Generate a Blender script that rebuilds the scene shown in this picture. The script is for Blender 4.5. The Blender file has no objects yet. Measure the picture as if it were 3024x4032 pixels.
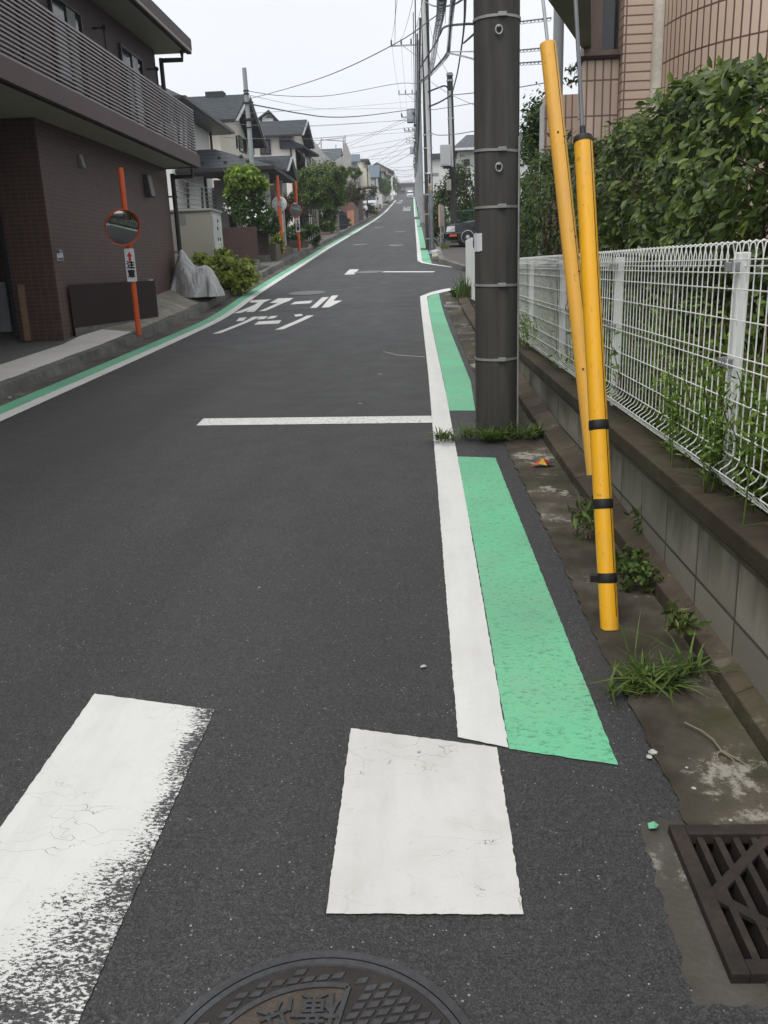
import bpy, bmesh, math, random
import numpy as np
from mathutils import Vector, Matrix
rng = random.Random(7); nr = np.random.default_rng(11)
S = bpy.context.scene
COL = S.collection
rad = math.radians

# ---------------------------------------------------------------- camera
CAMR = np.array([[0.99885, 0.0251, 0.0409], [0.0324, 0.2778, -0.9601], [-0.0355, 0.9603, 0.2767]])
F_, CX, CY, H = 3352., 1512., 2016., 1.45
def _basis():
    nd = np.array([1959.5-CX, -(13671-CY), -F_]); z = -nd/np.linalg.norm(nd)
    f = np.array([900*1.8228-CX, -(515*1.8228-CY), -F_]); f /= np.linalg.norm(f)
    y = f - z*(f@z); y /= np.linalg.norm(y)
    return np.array([np.cross(y, z), y, z])
CAMR = _basis()
C0 = np.array([0, 0, H])
cam = bpy.data.cameras.new("camera"); camo = bpy.data.objects.new("camera", cam); COL.objects.link(camo)
cam.sensor_fit = 'VERTICAL'; cam.sensor_height = 36; cam.lens = 36*F_/4032; cam.clip_end = 3000; cam.clip_start = .05
M4 = Matrix.Identity(4)
for i in range(3):
    for j in range(3): M4[i][j] = CAMR[i][j]
M4[2][3] = H
camo.matrix_world = M4
S.camera = camo
# ---------------------------------------------------------------- sky, sun, exposure
SUN_EL, SUN_AZ = rad(62), rad(-148)
W = bpy.data.worlds.new("World"); S.world = W; W.use_nodes = True
nt = W.node_tree; nt.nodes.clear()
sky = nt.nodes.new('ShaderNodeTexSky'); sky.sky_type = 'NISHITA'; sky.sun_disc = False
sky.sun_elevation = SUN_EL; sky.sun_rotation = SUN_AZ; sky.dust_density = 4; sky.air_density = 1.2
hs = nt.nodes.new('ShaderNodeHueSaturation'); hs.inputs['Saturation'].default_value = .12; hs.inputs['Value'].default_value = 1.0
nt.links.new(sky.outputs[0], hs.inputs['Color'])
b1 = nt.nodes.new('ShaderNodeBackground'); b1.inputs['Strength'].default_value = .05
nt.links.new(hs.outputs[0], b1.inputs['Color'])
tc = nt.nodes.new('ShaderNodeTexCoord'); nz = nt.nodes.new('ShaderNodeTexNoise'); nz.inputs['Scale'].default_value = 1.6; nz.inputs['Detail'].default_value = 5
nt.links.new(tc.outputs['Generated'], nz.inputs['Vector'])
cr = nt.nodes.new('ShaderNodeValToRGB'); cr.color_ramp.elements[0].position = .3; cr.color_ramp.elements[1].position = .72
cr.color_ramp.elements[0].color = (.645, .672, .73, 1); cr.color_ramp.elements[1].color = (.745, .768, .812, 1)
nt.links.new(nz.outputs['Fac'], cr.inputs['Fac'])
b2 = nt.nodes.new('ShaderNodeBackground'); b2.inputs['Strength'].default_value = .62
nt.links.new(cr.outputs[0], b2.inputs['Color'])
ad = nt.nodes.new('ShaderNodeAddShader'); wo = nt.nodes.new('ShaderNodeOutputWorld')
nt.links.new(b1.outputs[0], ad.inputs[0]); nt.links.new(b2.outputs[0], ad.inputs[1]); nt.links.new(ad.outputs[0], wo.inputs['Surface'])
sun = bpy.data.lights.new("sun", 'SUN'); suno = bpy.data.objects.new("sun", sun); COL.objects.link(suno)
sun.energy = 1.1; sun.angle = rad(25); sun.color = (1, .97, .93)
sd = Vector((math.sin(SUN_AZ)*math.cos(SUN_EL), math.cos(SUN_AZ)*math.cos(SUN_EL), math.sin(SUN_EL)))
suno.rotation_euler = (-sd).to_track_quat('-Z', 'Y').to_euler()
S.view_settings.view_transform = 'Standard'; S.view_settings.look = 'None'; S.view_settings.exposure = 0.70; S.view_settings.gamma = 1
S.view_settings.use_curve_mapping = False

# ---------------------------------------------------------------- measuring helpers (photo pixel -> place in the street)
PY = [-30, 0, 16.5, 19.6, 23.2, 27.6, 36.7, 56.9, 83, 110, 140, 185, 255, 300, 420]
PZ = [-1.1, 0, .63, .90, 1.19, 1.53, 2.25, 3.73, 5.7, 7.88, 10.6, 14.66, 20.9, 22.6, 25]
KN = [k*1. for k in range(-30, 60)] + [60+4*k for k in range(0, 60)]
def _z(y): return float(np.interp(y, PY, PZ))
def zr(y): return (_z(y-1.2)+_z(y-.6)+_z(y)+_z(y+.6)+_z(y+1.2))/5
def ray(u, v):
    r = CAMR @ np.array([u-CX, -(v-CY), -F_]); return r/np.linalg.norm(r)
def pX(u, v, x): r = ray(u, v); return Vector(C0+r*(x/r[0]))
def pY(u, v, y): r = ray(u, v); return Vector(C0+r*(y/r[1]))
def pD(u, v, d): return Vector(C0+CAMR@(np.array([u-CX, -(v-CY), -F_])*(d/F_)))
def G(u, v, dz=0):
    r = ray(u, v); t = .5
    while (C0+t*r)[2]-zr((C0+t*r)[1])-dz > 0 and t < 500: t += .3
    a, b = t-.3, t
    for _ in range(30):
        m = (a+b)/2; p = C0+m*r
        if p[2]-zr(p[1])-dz > 0: a = m
        else: b = m
    return Vector(C0+a*r)
def crop(ox, oy, s): return lambda x, y: (ox+x*s, oy+y*s)
cA = crop(1640, 850, .217); cB = crop(1400, 680, .24111); cD = crop(1550, 500, .3165); c3 = crop(600, 250, .42194)
c4 = crop(1000, 500, .42194); cT = crop(1180, 480, .24111); c5 = crop(1500, 0, .36166); c7 = crop(2000, 0, .6172)
c8 = crop(2000, 900, .6172); cL = crop(0, 900, .42194); cR = crop(1700, 1600, .79807); cU = crop(0, 0, .4822)
cS = crop(700, 1000, .4822); cG = crop(2200, 2800, .5571); cW = crop(0, 600, .6028); cH = crop(1100, 600, .24111); cV = crop(800, 650, .3014)
c6 = crop(600, 1000, .36166); cZ = crop(1500, 580, .1507)

# ---------------------------------------------------------------- objects
BASE = {}
def tag(o, label=None, cat=None, group=None, kind=None):
    if label: o['label'] = label
    if cat: o['category'] = cat
    if group: o['group'] = group
    if kind: o['kind'] = kind
    return o
def thing(name, base, label, cat, group=None):
    o = bpy.data.objects.new(name, None); o.empty_display_size = .2; COL.objects.link(o); o.location = base
    BASE[o.name] = Vector(base); return tag(o, label, cat, group)
def dup(o, loc, label=None, parent=None):
    c = o.copy(); COL.objects.link(c)
    if parent is None:
        c.location = loc
        if label: c['label'] = label
    else: c.parent = parent
    for ch in list(o.children): dup(ch, None, None, c)
    return c
class MB:
    def __init__(s): s.v = []; s.f = []; s.m = []; s.uv = None
    def add(s, vs, fs, mi=0):
        n = len(s.v); s.v += [tuple(p) for p in vs]; s.f += [tuple(i+n for i in f) for f in fs]; s.m += [mi]*len(fs)
        return s
    def hexa(s, p, mi=0):  # 8 pts: bottom 4 ccw, top 4 ccw
        return s.add(p, [(3, 2, 1, 0), (4, 5, 6, 7), (0, 1, 5, 4), (1, 2, 6, 5), (2, 3, 7, 6), (3, 0, 4, 7)], mi)
    def box(s, x0, x1, y0, y1, z0, z1, mi=0):
        return s.hexa([(x0, y0, z0), (x1, y0, z0), (x1, y1, z0), (x0, y1, z0), (x0, y0, z1), (x1, y0, z1), (x1, y1, z1), (x0, y1, z1)], mi)
    def bar(s, a, b, w, h, up=(0, 0, 1), mi=0):
        a = Vector(a); b = Vector(b); d = (b-a).normalized(); r = d.cross(Vector(up))
        if r.length < 1e-4: r = Vector((1, 0, 0))
        r.normalize(); u = r.cross(d); r = r*w/2; u = u*h/2
        return s.hexa([a-r-u, a+r-u, b+r-u, b-r-u, a-r+u, a+r+u, b+r+u, b-r+u], mi)
    def prism(s, poly, d, mi=0):  # poly pts, extruded along vector d
        n = len(poly); d = Vector(d); a = [Vector(p) for p in poly]; b = [p+d for p in a]
        return s.add(a+b, [tuple(range(n-1, -1, -1)), tuple(range(n, 2*n))]+[(i, (i+1) % n, n+(i+1) % n, n+i) for i in range(n)], mi)
    def tube(s, path, r, n=8, cap=True, mi=0):
        path = [Vector(p) for p in path]; k = len(path); rs = r if hasattr(r, '__len__') else [r]*k
        vs = []; t0 = (path[1]-path[0]).normalized()
        ref = Vector((0, 0, 1)) if abs(t0.z) < .9 else Vector((1, 0, 0))
        u = t0.cross(ref).normalized()
        for i, p in enumerate(path):
            t = (path[min(i+1, k-1)]-path[max(i-1, 0)]).normalized()
            u = (u-t*u.dot(t))
            u = u.normalized() if u.length > 1e-6 else t.orthogonal().normalized()
            w = t.cross(u)
            for j in range(n):
                a = 2*math.pi*j/n; vs.append(p+(u*math.cos(a)+w*math.sin(a))*rs[i])
        fs = [(i*n+j, i*n+(j+1) % n, (i+1)*n+(j+1) % n, (i+1)*n+j) for i in range(k-1) for j in range(n)]
        if cap: fs += [tuple(range(n-1, -1, -1)), tuple((k-1)*n+j for j in range(n))]
        return s.add(vs, fs, mi)
    def lathe(s, prof, c, axis=(0, 0, 1), n=24, mi=0):  # prof [(r,h)]
        ax = Vector(axis).normalized(); u = ax.orthogonal().normalized(); w = ax.cross(u); c = Vector(c); vs = []
        for r, h in prof:
            for j in range(n):
                a = 2*math.pi*j/n; vs.append(c+ax*h+(u*math.cos(a)+w*math.sin(a))*r)
        k = len(prof)
        fs = [(i*n+j, i*n+(j+1) % n, (i+1)*n+(j+1) % n, (i+1)*n+j) for i in range(k-1) for j in range(n)]
        fs += [tuple(range(n-1, -1, -1)), tuple((k-1)*n+j for j in range(n))]
        return s.add(vs, fs, mi)
    def build(s, name, mats, parent=None, smooth=False, bevel=0):
        me = bpy.data.meshes.new(name)
        root = parent
        while root is not None and root.parent is not None: root = root.parent
        off = BASE.get(root.name, Vector((0, 0, 0))) if root is not None else Vector((0, 0, 0))
        me.from_pydata([(p[0]-off[0], p[1]-off[1], p[2]-off[2]) for p in s.v], [], s.f)
        for m in (mats if isinstance(mats, (list, tuple)) else [mats]): me.materials.append(m)
        if any(s.m): me.polygons.foreach_set('material_index', s.m)
        bm = bmesh.new(); bm.from_mesh(me); bmesh.ops.recalc_face_normals(bm, faces=bm.faces)
        if bevel: bmesh.ops.bevel(bm, geom=[e for e in bm.edges if len(e.link_faces) == 2 and e.calc_face_angle(0) > .6], offset=bevel, segments=2, affect='EDGES', profile=.6)
        bm.to_mesh(me); bm.free()
        if smooth:
            me.polygons.foreach_set('use_smooth', [True]*len(me.polygons))
            try: me.set_sharp_from_angle(angle=rad(40))
            except Exception: pass
        o = bpy.data.objects.new(name, me); COL.objects.link(o)
        if parent is not None: o.parent = parent
        else: BASE[o.name] = Vector((0, 0, 0))
        return o

def origin_to(o, p):  # move a top-level mesh's origin to its base
    p = Vector(p); o.data.transform(Matrix.Translation(-p)); o.location = p; BASE[o.name] = p
    return o

# ---------------------------------------------------------------- materials
class NM:
    def __init__(s, name):
        s.mat = bpy.data.materials.new(name); s.mat.use_nodes = True; s.t = s.mat.node_tree
        s.b = s.t.nodes['Principled BSDF']; s.tc = s.t.nodes.new('ShaderNodeTexCoord')
        s.co = s.tc.outputs['Object']
    def n(s, typ, **kw):
        x = s.t.nodes.new('ShaderNode'+typ)
        for k, v in kw.items():
            if k in x.inputs: s.set(x.inputs[k], v)
            else: setattr(x, k, v)
        return x
    def set(s, inp, v):
        if isinstance(v, bpy.types.NodeSocket): s.t.links.new(v, inp)
        else: inp.default_value = v
    def noise(s, scale, detail=4, rough=.55, vec=None, dist=0):
        x = s.n('TexNoise'); x.inputs['Scale'].default_value = scale; x.inputs['Detail'].default_value = detail
        x.inputs['Roughness'].default_value = rough; x.inputs['Distortion'].default_value = dist
        s.t.links.new(vec or s.co, x.inputs['Vector']); return x.outputs['Fac']
    def mapping(s, scale=(1, 1, 1), rot=(0, 0, 0), loc=(0, 0, 0), vec=None):
        x = s.n('Mapping'); x.inputs['Scale'].default_value = scale; x.inputs['Rotation'].default_value = rot; x.inputs['Location'].default_value = loc
        s.t.links.new(vec or s.co, x.inputs['Vector']); return x.outputs[0]
    def ramp(s, fac, stops):
        x = s.n('ValToRGB'); s.t.links.new(fac, x.inputs['Fac']); e = x.color_ramp.elements
        while len(e) < len(stops): e.new(.5)
        for i, (p, c) in enumerate(stops):
            e[i].position = p; e[i].color = (c, c, c, 1) if not hasattr(c, '__len__') else tuple(c)+(1,)
        return x.outputs[0]
    def mix(s, fac, a, b, mode='MIX'):
        x = s.n('MixRGB', blend_type=mode)
        s.set(x.inputs[0], fac)
        for i, v in ((1, a), (2, b)):
            s.set(x.inputs[i], v if isinstance(v, bpy.types.NodeSocket) else (tuple(v)+(1,) if len(v) == 3 else v))
        return x.outputs[0]
    def math(s, op, a, b=0.):
        x = s.n('Math', operation=op); s.set(x.inputs[0], a); s.set(x.inputs[1], b); return x.outputs[0]
    def xyz(s, vec=None):
        x = s.n('SeparateXYZ'); s.t.links.new(vec or s.co, x.inputs[0]); return x.outputs
    def comb(s, x, y, z=0.):
        c = s.n('CombineXYZ'); s.set(c.inputs[0], x); s.set(c.inputs[1], y); s.set(c.inputs[2], z); return c.outputs[0]
    def bump(s, h, strength=.3, dist=.01):
        x = s.n('Bump'); x.inputs['Strength'].default_value = strength; x.inputs['Distance'].default_value = dist
        s.t.links.new(h, x.inputs['Height']); s.t.links.new(x.outputs[0], s.b.inputs['Normal'])
    def fin(s, col=None, rough=.7, metal=0, spec=.5):
        if col is not None: s.set(s.b.inputs['Base Color'], col if isinstance(col, bpy.types.NodeSocket) else tuple(col)+(1,))
        s.set(s.b.inputs['Roughness'], rough); s.b.inputs['Metallic'].default_value = metal
        s.b.inputs['Specular IOR Level'].default_value = spec
        return s.mat
def plain(name, col, rough=.6, metal=0, var=.25, scale=3., spec=.4, bump=0):
    m = NM(name); f = m.noise(scale, 5)
    g = m.noise(scale*9, 3)
    f = m.math('ADD', m.math('MULTIPLY', f, .7), m.math('MULTIPLY', g, .3))
    a = tuple(c*(1-var) for c in col); b = tuple(min(1, c*(1+var)) for c in col)
    c = m.ramp(f, [(.3, a), (.7, b)])
    if bump: m.bump(g, bump, .01)
    return m.fin(c, rough, metal, spec)

def asph_col(m, base):
    big = m.noise(.9, 4, .6, m.mapping((1.2, .16, 1))); mid = m.noise(3, 4); fine = m.noise(210, 2, .8); med = m.noise(75, 3, .8); lump = m.noise(24, 3, .7)
    col = m.mix(.5, m.ramp(big, [(.32, tuple(c*.72 for c in base)), (.68, tuple(c*1.34 for c in base))]), m.ramp(mid, [(.3, tuple(c*.93 for c in base)), (.75, tuple(c*1.07 for c in base))]))
    g = m.math('ADD', m.math('ADD', m.math('MULTIPLY', fine, .62), m.math('MULTIPLY', med, .33)), m.math('MULTIPLY', lump, .05))
    col = m.mix(1., col, m.ramp(g, [(.36, .38), (.5, .95), (.64, 2.1)]), 'MULTIPLY')
    vr = m.n('TexVoronoi'); vr.inputs['Scale'].default_value = 150; m.t.links.new(m.co, vr.inputs['Vector'])
    sep = m.n('SeparateColor'); m.t.links.new(vr.outputs['Color'], sep.inputs[0])
    dots = m.math('MULTIPLY', m.math('GREATER_THAN', sep.outputs[0], .93), m.math('LESS_THAN', vr.outputs['Distance'], m.math('MULTIPLY', sep.outputs[1], .42)))
    col = m.mix(m.math('MULTIPLY', dots, m.math('MULTIPLY', sep.outputs[2], 1.)), col, (.38, .37, .345))
    return col, g, mid
def asphalt(name, base=(.0480, .0475, .0472), warm=0):
    m = NM(name); col, g, mid = asph_col(m, base)
    m.bump(g, .8, .012)
    return m.fin(col, m.ramp(mid, [(.3, .60), (.7, .76)]), 0, .32)
M_ASPH = asphalt('asphalt')
M_ASPH_OLD = asphalt('old_asphalt', (.075, .07, .064))

def paint(name, col, wear=.0, dirt=.12, axis_wear=None, crack=.0, speck=0):
    """thermoplastic road paint: cracks, pin holes and worn edges that show the asphalt"""
    m = NM(name)
    d = m.noise(2.2, 5); d2 = m.noise(11, 4); ty = m.noise(2.4, 5, .65, m.mapping((3.2, .5, 1)))
    c0 = m.mix(m.ramp(ty, [(.45, 0.), (.72, .2)]), col, (.30, .29, .27))
    c = m.mix(m.ramp(d, [(.4, 0.), (.75, dirt)]), c0 if not speck else col, (.28, .26, .22)); c = m.mix(m.ramp(d2, [(.5, 0.), (.8, dirt)]), c, (.30, .28, .24))
    f = m.noise(150, 3, .7)
    msk = m.math('GREATER_THAN', m.math('ADD', f, 0.), .76 if not speck else .70); f3 = m.noise(34, 4, .8); c = m.mix(m.ramp(f3, [(.62, 0.), (.74, .45)]), c, tuple(x*.55 for x in col))
    if speck:
        gm = m.noise(38, 4, .85, m.mapping((1, 1.8, 1)))
        c = m.mix(m.ramp(gm, [(.52, 0.), (.64, speck)]), c, tuple(x*.42 for x in col))
        big = m.noise(.9, 3)
        c = m.mix(m.ramp(big, [(.42, 0.), (.7, .5)]), c, (.115, .24, .16))
    if crack:
        v = m.n('TexVoronoi', feature='DISTANCE_TO_EDGE'); v.inputs['Scale'].default_value = 5.5
        wob = m.n('MixRGB', blend_type='ADD'); wob.inputs[0].default_value = .35
        nz_ = m.n('TexNoise'); nz_.inputs['Scale'].default_value = 7; nz_.inputs['Detail'].default_value = 4
        m.t.links.new(m.co, nz_.inputs['Vector']); m.t.links.new(m.mapping((.8, 2.6, 1)), wob.inputs[1]); m.t.links.new(nz_.outputs['Color'], wob.inputs[2])
        m.t.links.new(wob.outputs[0], v.inputs['Vector'])
        th = m.math('MULTIPLY', m.ramp(m.noise(4.5, 3), [(.45, 0.), (.68, 1.)]), crack)
        ck = m.math('LESS_THAN', v.outputs['Distance'], m.math('MULTIPLY', th, .0065))
        c = m.mix(m.math('MULTIPLY', ck, .75), c, (.16, .155, .14))
    if axis_wear:
        # wear grows towards one side: ax*x+ay*y+c > 0
        o = m.xyz()
        for ax, ay, cc, w in axis_wear:
            lin = m.math('ADD', m.math('ADD', m.math('MULTIPLY', o[0], ax), m.math('MULTIPLY', o[1], ay)), cc)
            lin = m.math('MULTIPLY', m.math('MINIMUM', m.math('MAXIMUM', lin, -1.), .42), w)
            nn = m.noise(70, 4, .75, m.mapping((1, 2.0, 1), (0, 0, .35)))
            lo = m.noise(5, 3)
            msk = m.math('MAXIMUM', msk, m.math('GREATER_THAN', m.math('ADD', m.math('ADD', nn, lin), m.math('MULTIPLY', lo, .35)), .80))
    if wear:
        nn = m.noise(45, 4, .7); msk = m.math('MAXIMUM', msk, m.math('GREATER_THAN', nn, 1-wear))
    c = m.mix(msk, c, asph_col(m, (.049, .0485, .048))[0] if axis_wear else (.05, .049, .047))
    m.bump(m.math('ADD', m.noise(120, 3), m.math('MULTIPLY', msk, -1.)), .25, .003)
    return m.fin(c, .62, 0, .3)
WHITE = (.60, .60, .575)
M_WHITE = paint('white_road_paint', WHITE, dirt=.10, crack=.35)
M_WHITE_BLK = paint('worn_white_crossing_paint', (.56, .555, .53), dirt=.2, crack=1.0)
M_GREEN = paint('green_road_paint', (.14, .47, .265), dirt=.22, speck=.8, crack=.6)
M_GREEN_FAR = paint('far_green_road_paint', (.155, .47, .28), dirt=.22, speck=.3)
M_FADE = paint('faded_white_road_paint', (.26, .26, .25), wear=.45)

def concrete(name, base, dirt=(.03, .027, .02), amt=.6, moss=0, rough=.85, speck=0):
    m = NM(name)
    a = m.noise(1.3, 6, .6); b = m.noise(7, 5, .6); c_ = m.noise(90, 3)
    col = m.mix(m.ramp(c_, [(.35, 0.), (.7, .35)]), base, tuple(x*.55 for x in base))
    col = m.mix(m.ramp(a, [(.38, amt), (.62, 0.)]), col, dirt)
    col = m.mix(m.ramp(b, [(.42, amt*.7), (.6, 0.)]), col, tuple(x*1.3 for x in dirt))
    if moss:
        col = m.mix(m.ramp(m.noise(2.3, 5, .7), [(.5, 0.), (.65, moss)]), col, (.045, .05, .015))
    if speck:
        col = m.mix(m.ramp(m.math('ADD', m.math('MULTIPLY', m.noise(2.6, 4, .6), .62), m.math('MULTIPLY', m.noise(22, 6, .8), .38)), [(.565, 0.), (.61, speck)]), col, (.31, .295, .25))
    m.bump(m.math('ADD', c_, b), .4, .008)
    return m.fin(col, rough, 0, .3)
M_GUT = concrete('dirty_gutter_concrete', (.11, .095, .072), (.018, .0145, .009), .85, .6, speck=.8)
M_KERBR = concrete('mossy_kerb_concrete', (.10, .078, .056), (.024, .018, .011), .7, .4, speck=.2)
M_KERBL = concrete('grey_kerb_concrete', (.22, .215, .195), (.035, .033, .027), .55)
M_PAVE = concrete('pale_pavement_concrete', (.72, .70, .655), (.40, .375, .32), .3)
M_PAVE2 = concrete('stained_pavement_concrete', (.40, .375, .32), (.10, .09, .06), .6, speck=.2)
M_APRON = concrete('grey_forecourt_concrete', (.16, .155, .15), (.09, .087, .08), .5)
M_POLE = None
def pole_mat(name, base, streak):
    m = NM(name)
    v = m.mapping((6, 6, .35)); s1 = m.noise(3, 5, .6, v); s2 = m.noise(.7, 4); s3 = m.noise(120, 3)
    col = m.mix(m.ramp(s1, [(.35, 0.), (.7, .75)]), base, streak); col = m.mix(m.ramp(s2, [(.35, 0.), (.7, .4)]), col, tuple(x*.6 for x in base))
    col = m.mix(m.ramp(s3, [(.3, .25), (.45, 0.)]), col, (.02, .02, .018))
    m.bump(m.math('ADD', s3, s1), .25, .004)
    return m.fin(col, .8, 0, .3)
M_POLE = pole_mat('weathered_dark_concrete', (.047, .0445, .040), (.096, .092, .083))
M_POLE_D = pole_mat('dark_pole_concrete', (.04, .038, .034), (.07, .066, .06))
M_POLE_G = pole_mat('grey_pole_concrete', (.30, .32, .33), (.36, .38, .39))
M_GALV = plain('galvanised_steel', (.36, .37, .38), .45, .6, .2)
M_STEELBAND = plain('pale_steel_band', (.30, .30, .285), .5, .3, .35, 7)
M_FENCE = plain('white_fence_coating', (.78, .79, .77), .4, 0, .08, 5)
M_CABLE = plain('black_cable', (.018, .018, .02), .55, 0, .2)
M_WIRE = plain('grey_wire', (.13, .14, .15), .5, .2, .2)
M_BLACK = plain('black_rubber', (.012, .012, .012), .6)
M_ORANGE = plain('orange_enamel', (.62, .10, .018), .4, 0, .15, 4)
M_WHITEP = plain('white_enamel', (.70, .71, .70), .4, 0, .06, 4)
M_RED = plain('red_sign_film', (.50, .015, .03), .4, 0, .05)
M_INK = plain('black_sign_film', (.012, .014, .015), .45, 0, .05)
M_DARKBROWN = plain('dark_brown_render', (.027, .0145, .0135), .8, 0, .15, 2.5, .3, .2)
M_FASCIA = plain('brown_grey_fascia', (.115, .085, .084), .7, 0, .1, 2, .3)
M_SOFFIT = plain('olive_grey_soffit', (.33, .315, .26), .8, 0, .06, 2)
M_UPWALL = plain('brown_upper_wall', (.085, .064, .065), .75, 0, .08, 3)
M_RAIL = plain('bronze_railing_metal', (.20, .175, .17), .4, .4, .08)
M_DBRONZE = plain('dark_bronze_metal', (.03, .026, .025), .45, .2, .1)
M_GLASSD = plain('dark_window_glass', (.018, .02, .022), .08, 0, .3, 1, .6)
M_GLASSL = plain('reflecting_window_glass', (.22, .23, .235), .1, 0, .15, 1, .6)
M_ALU = plain('grey_aluminium_frame', (.30, .31, .31), .4, .4, .05)
M_CAB = plain('cream_grey_cabinet_paint', (.31, .31, .27), .5, 0, .05, 2)
M_BOXG = plain('pale_grey_box_paint', (.52, .53, .53), .5, 0, .05, 2)
M_GWALL = plain('garden_wall_brown', (.055, .034, .032), .8, 0, .12, 2.5, .3, .2)
M_WALLW = plain('white_stucco', (.72, .72, .70), .9, 0, .06, 8, .2, .1)
M_WALLC = plain('cream_stucco', (.70, .665, .56), .9, 0, .06, 6, .2, .1)
M_WALLP = plain('pinkish_stucco', (.46, .38, .33), .9, 0, .06, 6, .2)
M_WALLG = plain('grey_stucco', (.35, .345, .33), .9, 0, .08, 6, .2)
M_YELW = plain('pale_yellow_stucco', (.60, .54, .36), .9, 0, .06, 6, .2)
M_BARK = plain('bark', (.07, .05, .035), .9, 0, .35, 12, .2, .4)
M_SOIL = plain('dark_soil', (.035, .03, .018), .95, 0, .4, 4, .1, .5)
M_RUST = None

def roof_mat(name, base, rowh=.25, axis='z'):
    m = NM(name); o = m.xyz()
    hz = m.math('FRACT', m.math('MULTIPLY', o[2], 1/rowh*1.9))
    ln = m.math('LESS_THAN', hz, .14)
    nn = m.noise(5, 5); n2 = m.noise(40, 3)
    c = m.ramp(nn, [(.3, tuple(x*.7 for x in base)), (.7, tuple(x*1.3 for x in base))])
    c = m.mix(m.math('MULTIPLY', ln, .6), c, tuple(x*.35 for x in base)); c = m.mix(m.ramp(n2, [(.4, 0.), (.7, .35)]), c, tuple(x*1.6 for x in base))
    m.bump(m.math('SUBTRACT', m.math('MULTIPLY', hz, .6), ln), .4, .02)
    return m.fin(c, .9, 0, .12)
M_ROOFD = roof_mat('dark_slate_roof', (.05, .056, .062))
M_ROOFG = roof_mat('grey_slate_roof', (.095, .105, .115))
M_ROOFB = roof_mat('blue_grey_slate_roof', (.12, .155, .18))
M_ROOFW = None
def tile_roof():
    m = NM('glazed_dark_tile_roof'); o = m.xyz()
    fx = m.math('FRACT', m.math('MULTIPLY', o[2], 6.5)); ln = m.math('LESS_THAN', fx, .2)
    c = m.mix(m.math('MULTIPLY', ln, .8), m.ramp(m.noise(6, 4), [(.3, (.035, .04, .045)), (.7, (.06, .068, .075))]), (.01, .01, .012))
    m.bump(fx, .8, .04)
    return m.fin(c, .5, 0, .3)
M_ROOFW = tile_roof()

def tile_wall(name, base, mortar, bw, bh, mw, offset=.0, axis='auto', var=.18, bias=0, dirt=None):
    """small glazed tiles / blocks laid on upright faces, any facing"""
    m = NM(name); o = m.xyz()
    g = m.n('NewGeometry'); ns = m.xyz(g.outputs['True Normal'])
    useX = m.math('GREATER_THAN', m.math('ABSOLUTE', ns[1]), m.math('ABSOLUTE', ns[0]))
    uu = m.math('ADD', m.math('MULTIPLY', o[0], useX), m.math('MULTIPLY', o[1], m.math('SUBTRACT', 1., useX)))
    br = m.n('TexBrick', offset=offset, squash=1.0)
    m.t.links.new(m.comb(uu, o[2]), br.inputs['Vector'])
    for k, v in (('Scale', 1.), ('Mortar Size', mw), ('Brick Width', bw), ('Row Height', bh), ('Bias', bias), ('Mortar Smooth', .1)): br.inputs[k].default_value = v
    br.inputs['Color1'].default_value = tuple(x*(1-var) for x in base)+(1,); br.inputs['Color2'].default_value = tuple(x*(1+var) for x in base)+(1,)
    br.inputs['Mortar'].default_value = tuple(mortar)+(1,)
    c = br.outputs['Color']
    c = m.mix(m.ramp(m.noise(.8, 4), [(.35, 0.), (.7, .3)]), c, tuple(x*.65 for x in base))
    if dirt:
        dv = m.mapping((2.2, 2.2, .5)); dd = m.noise(1.5, 5, .65, dv)
        up = m.ramp(m.math('ADD', m.math('MULTIPLY', o[2], dirt[1]), m.math('MULTIPLY', dd, dirt[2])), [(.45, 0.), (.60, 1.)])
        c = m.mix(m.math('MULTIPLY', up, .85), c, dirt[0])
    fi = m.noise(120, 3); c = m.mix(m.ramp(fi, [(.35, .2), (.6, 0.)]), c, tuple(x*.4 for x in base))
    m.bump(m.math('SUBTRACT', m.math('MULTIPLY', fi, .25), br.outputs['Fac']), .5, .004)
    return m.fin(c, .6, 0, .4)
M_BRTILE = tile_wall('brown_mosaic_tile', (.086, .046, .039), (.125, .092, .082), .11, .058, .006)
M_BLOCK = tile_wall('grey_concrete_block', (.28, .26, .22), (.06, .052, .04), .40, .205, .007, 0., dirt=((.045, .036, .022), .85, .50))
M_BEIGE = tile_wall('beige_upright_tile', (.60, .46, .365), (.15, .08, .065), .082, .335, .009, var=.06)
M_BEIGEH = tile_wall('beige_flat_tile', (.60, .46, .365), (.15, .08, .065), .62, .085, .008, var=.06)
M_BRICK = tile_wall('red_brick', (.20, .085, .055), (.25, .22, .19), .21, .07, .012, .5)
M_STONE = tile_wall('stacked_stone', (.24, .21, .165), (.04, .035, .03), .22, .09, .014, .5, var=.4)

def beige_drum():
    m = NM('beige_curved_tile'); u = m.n('UVMap').outputs[0]
    br = m.n('TexBrick', offset=0., squash=1.0); m.t.links.new(u, br.inputs['Vector'])
    for k, v in (('Scale', 1.), ('Mortar Size', .009), ('Brick Width', .082), ('Row Height', .335), ('Mortar Smooth', .1)): br.inputs[k].default_value = v
    br.inputs['Color1'].default_value = (.585, .45, .355, 1); br.inputs['Color2'].default_value = (.625, .48, .38, 1); br.inputs['Mortar'].default_value = (.14, .075, .06, 1)
    m.bump(m.math('SUBTRACT', 1., br.outputs['Fac']), .4, .004)
    return m.fin(br.outputs['Color'], .5, 0, .4)
M_DRUM = beige_drum()

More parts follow.
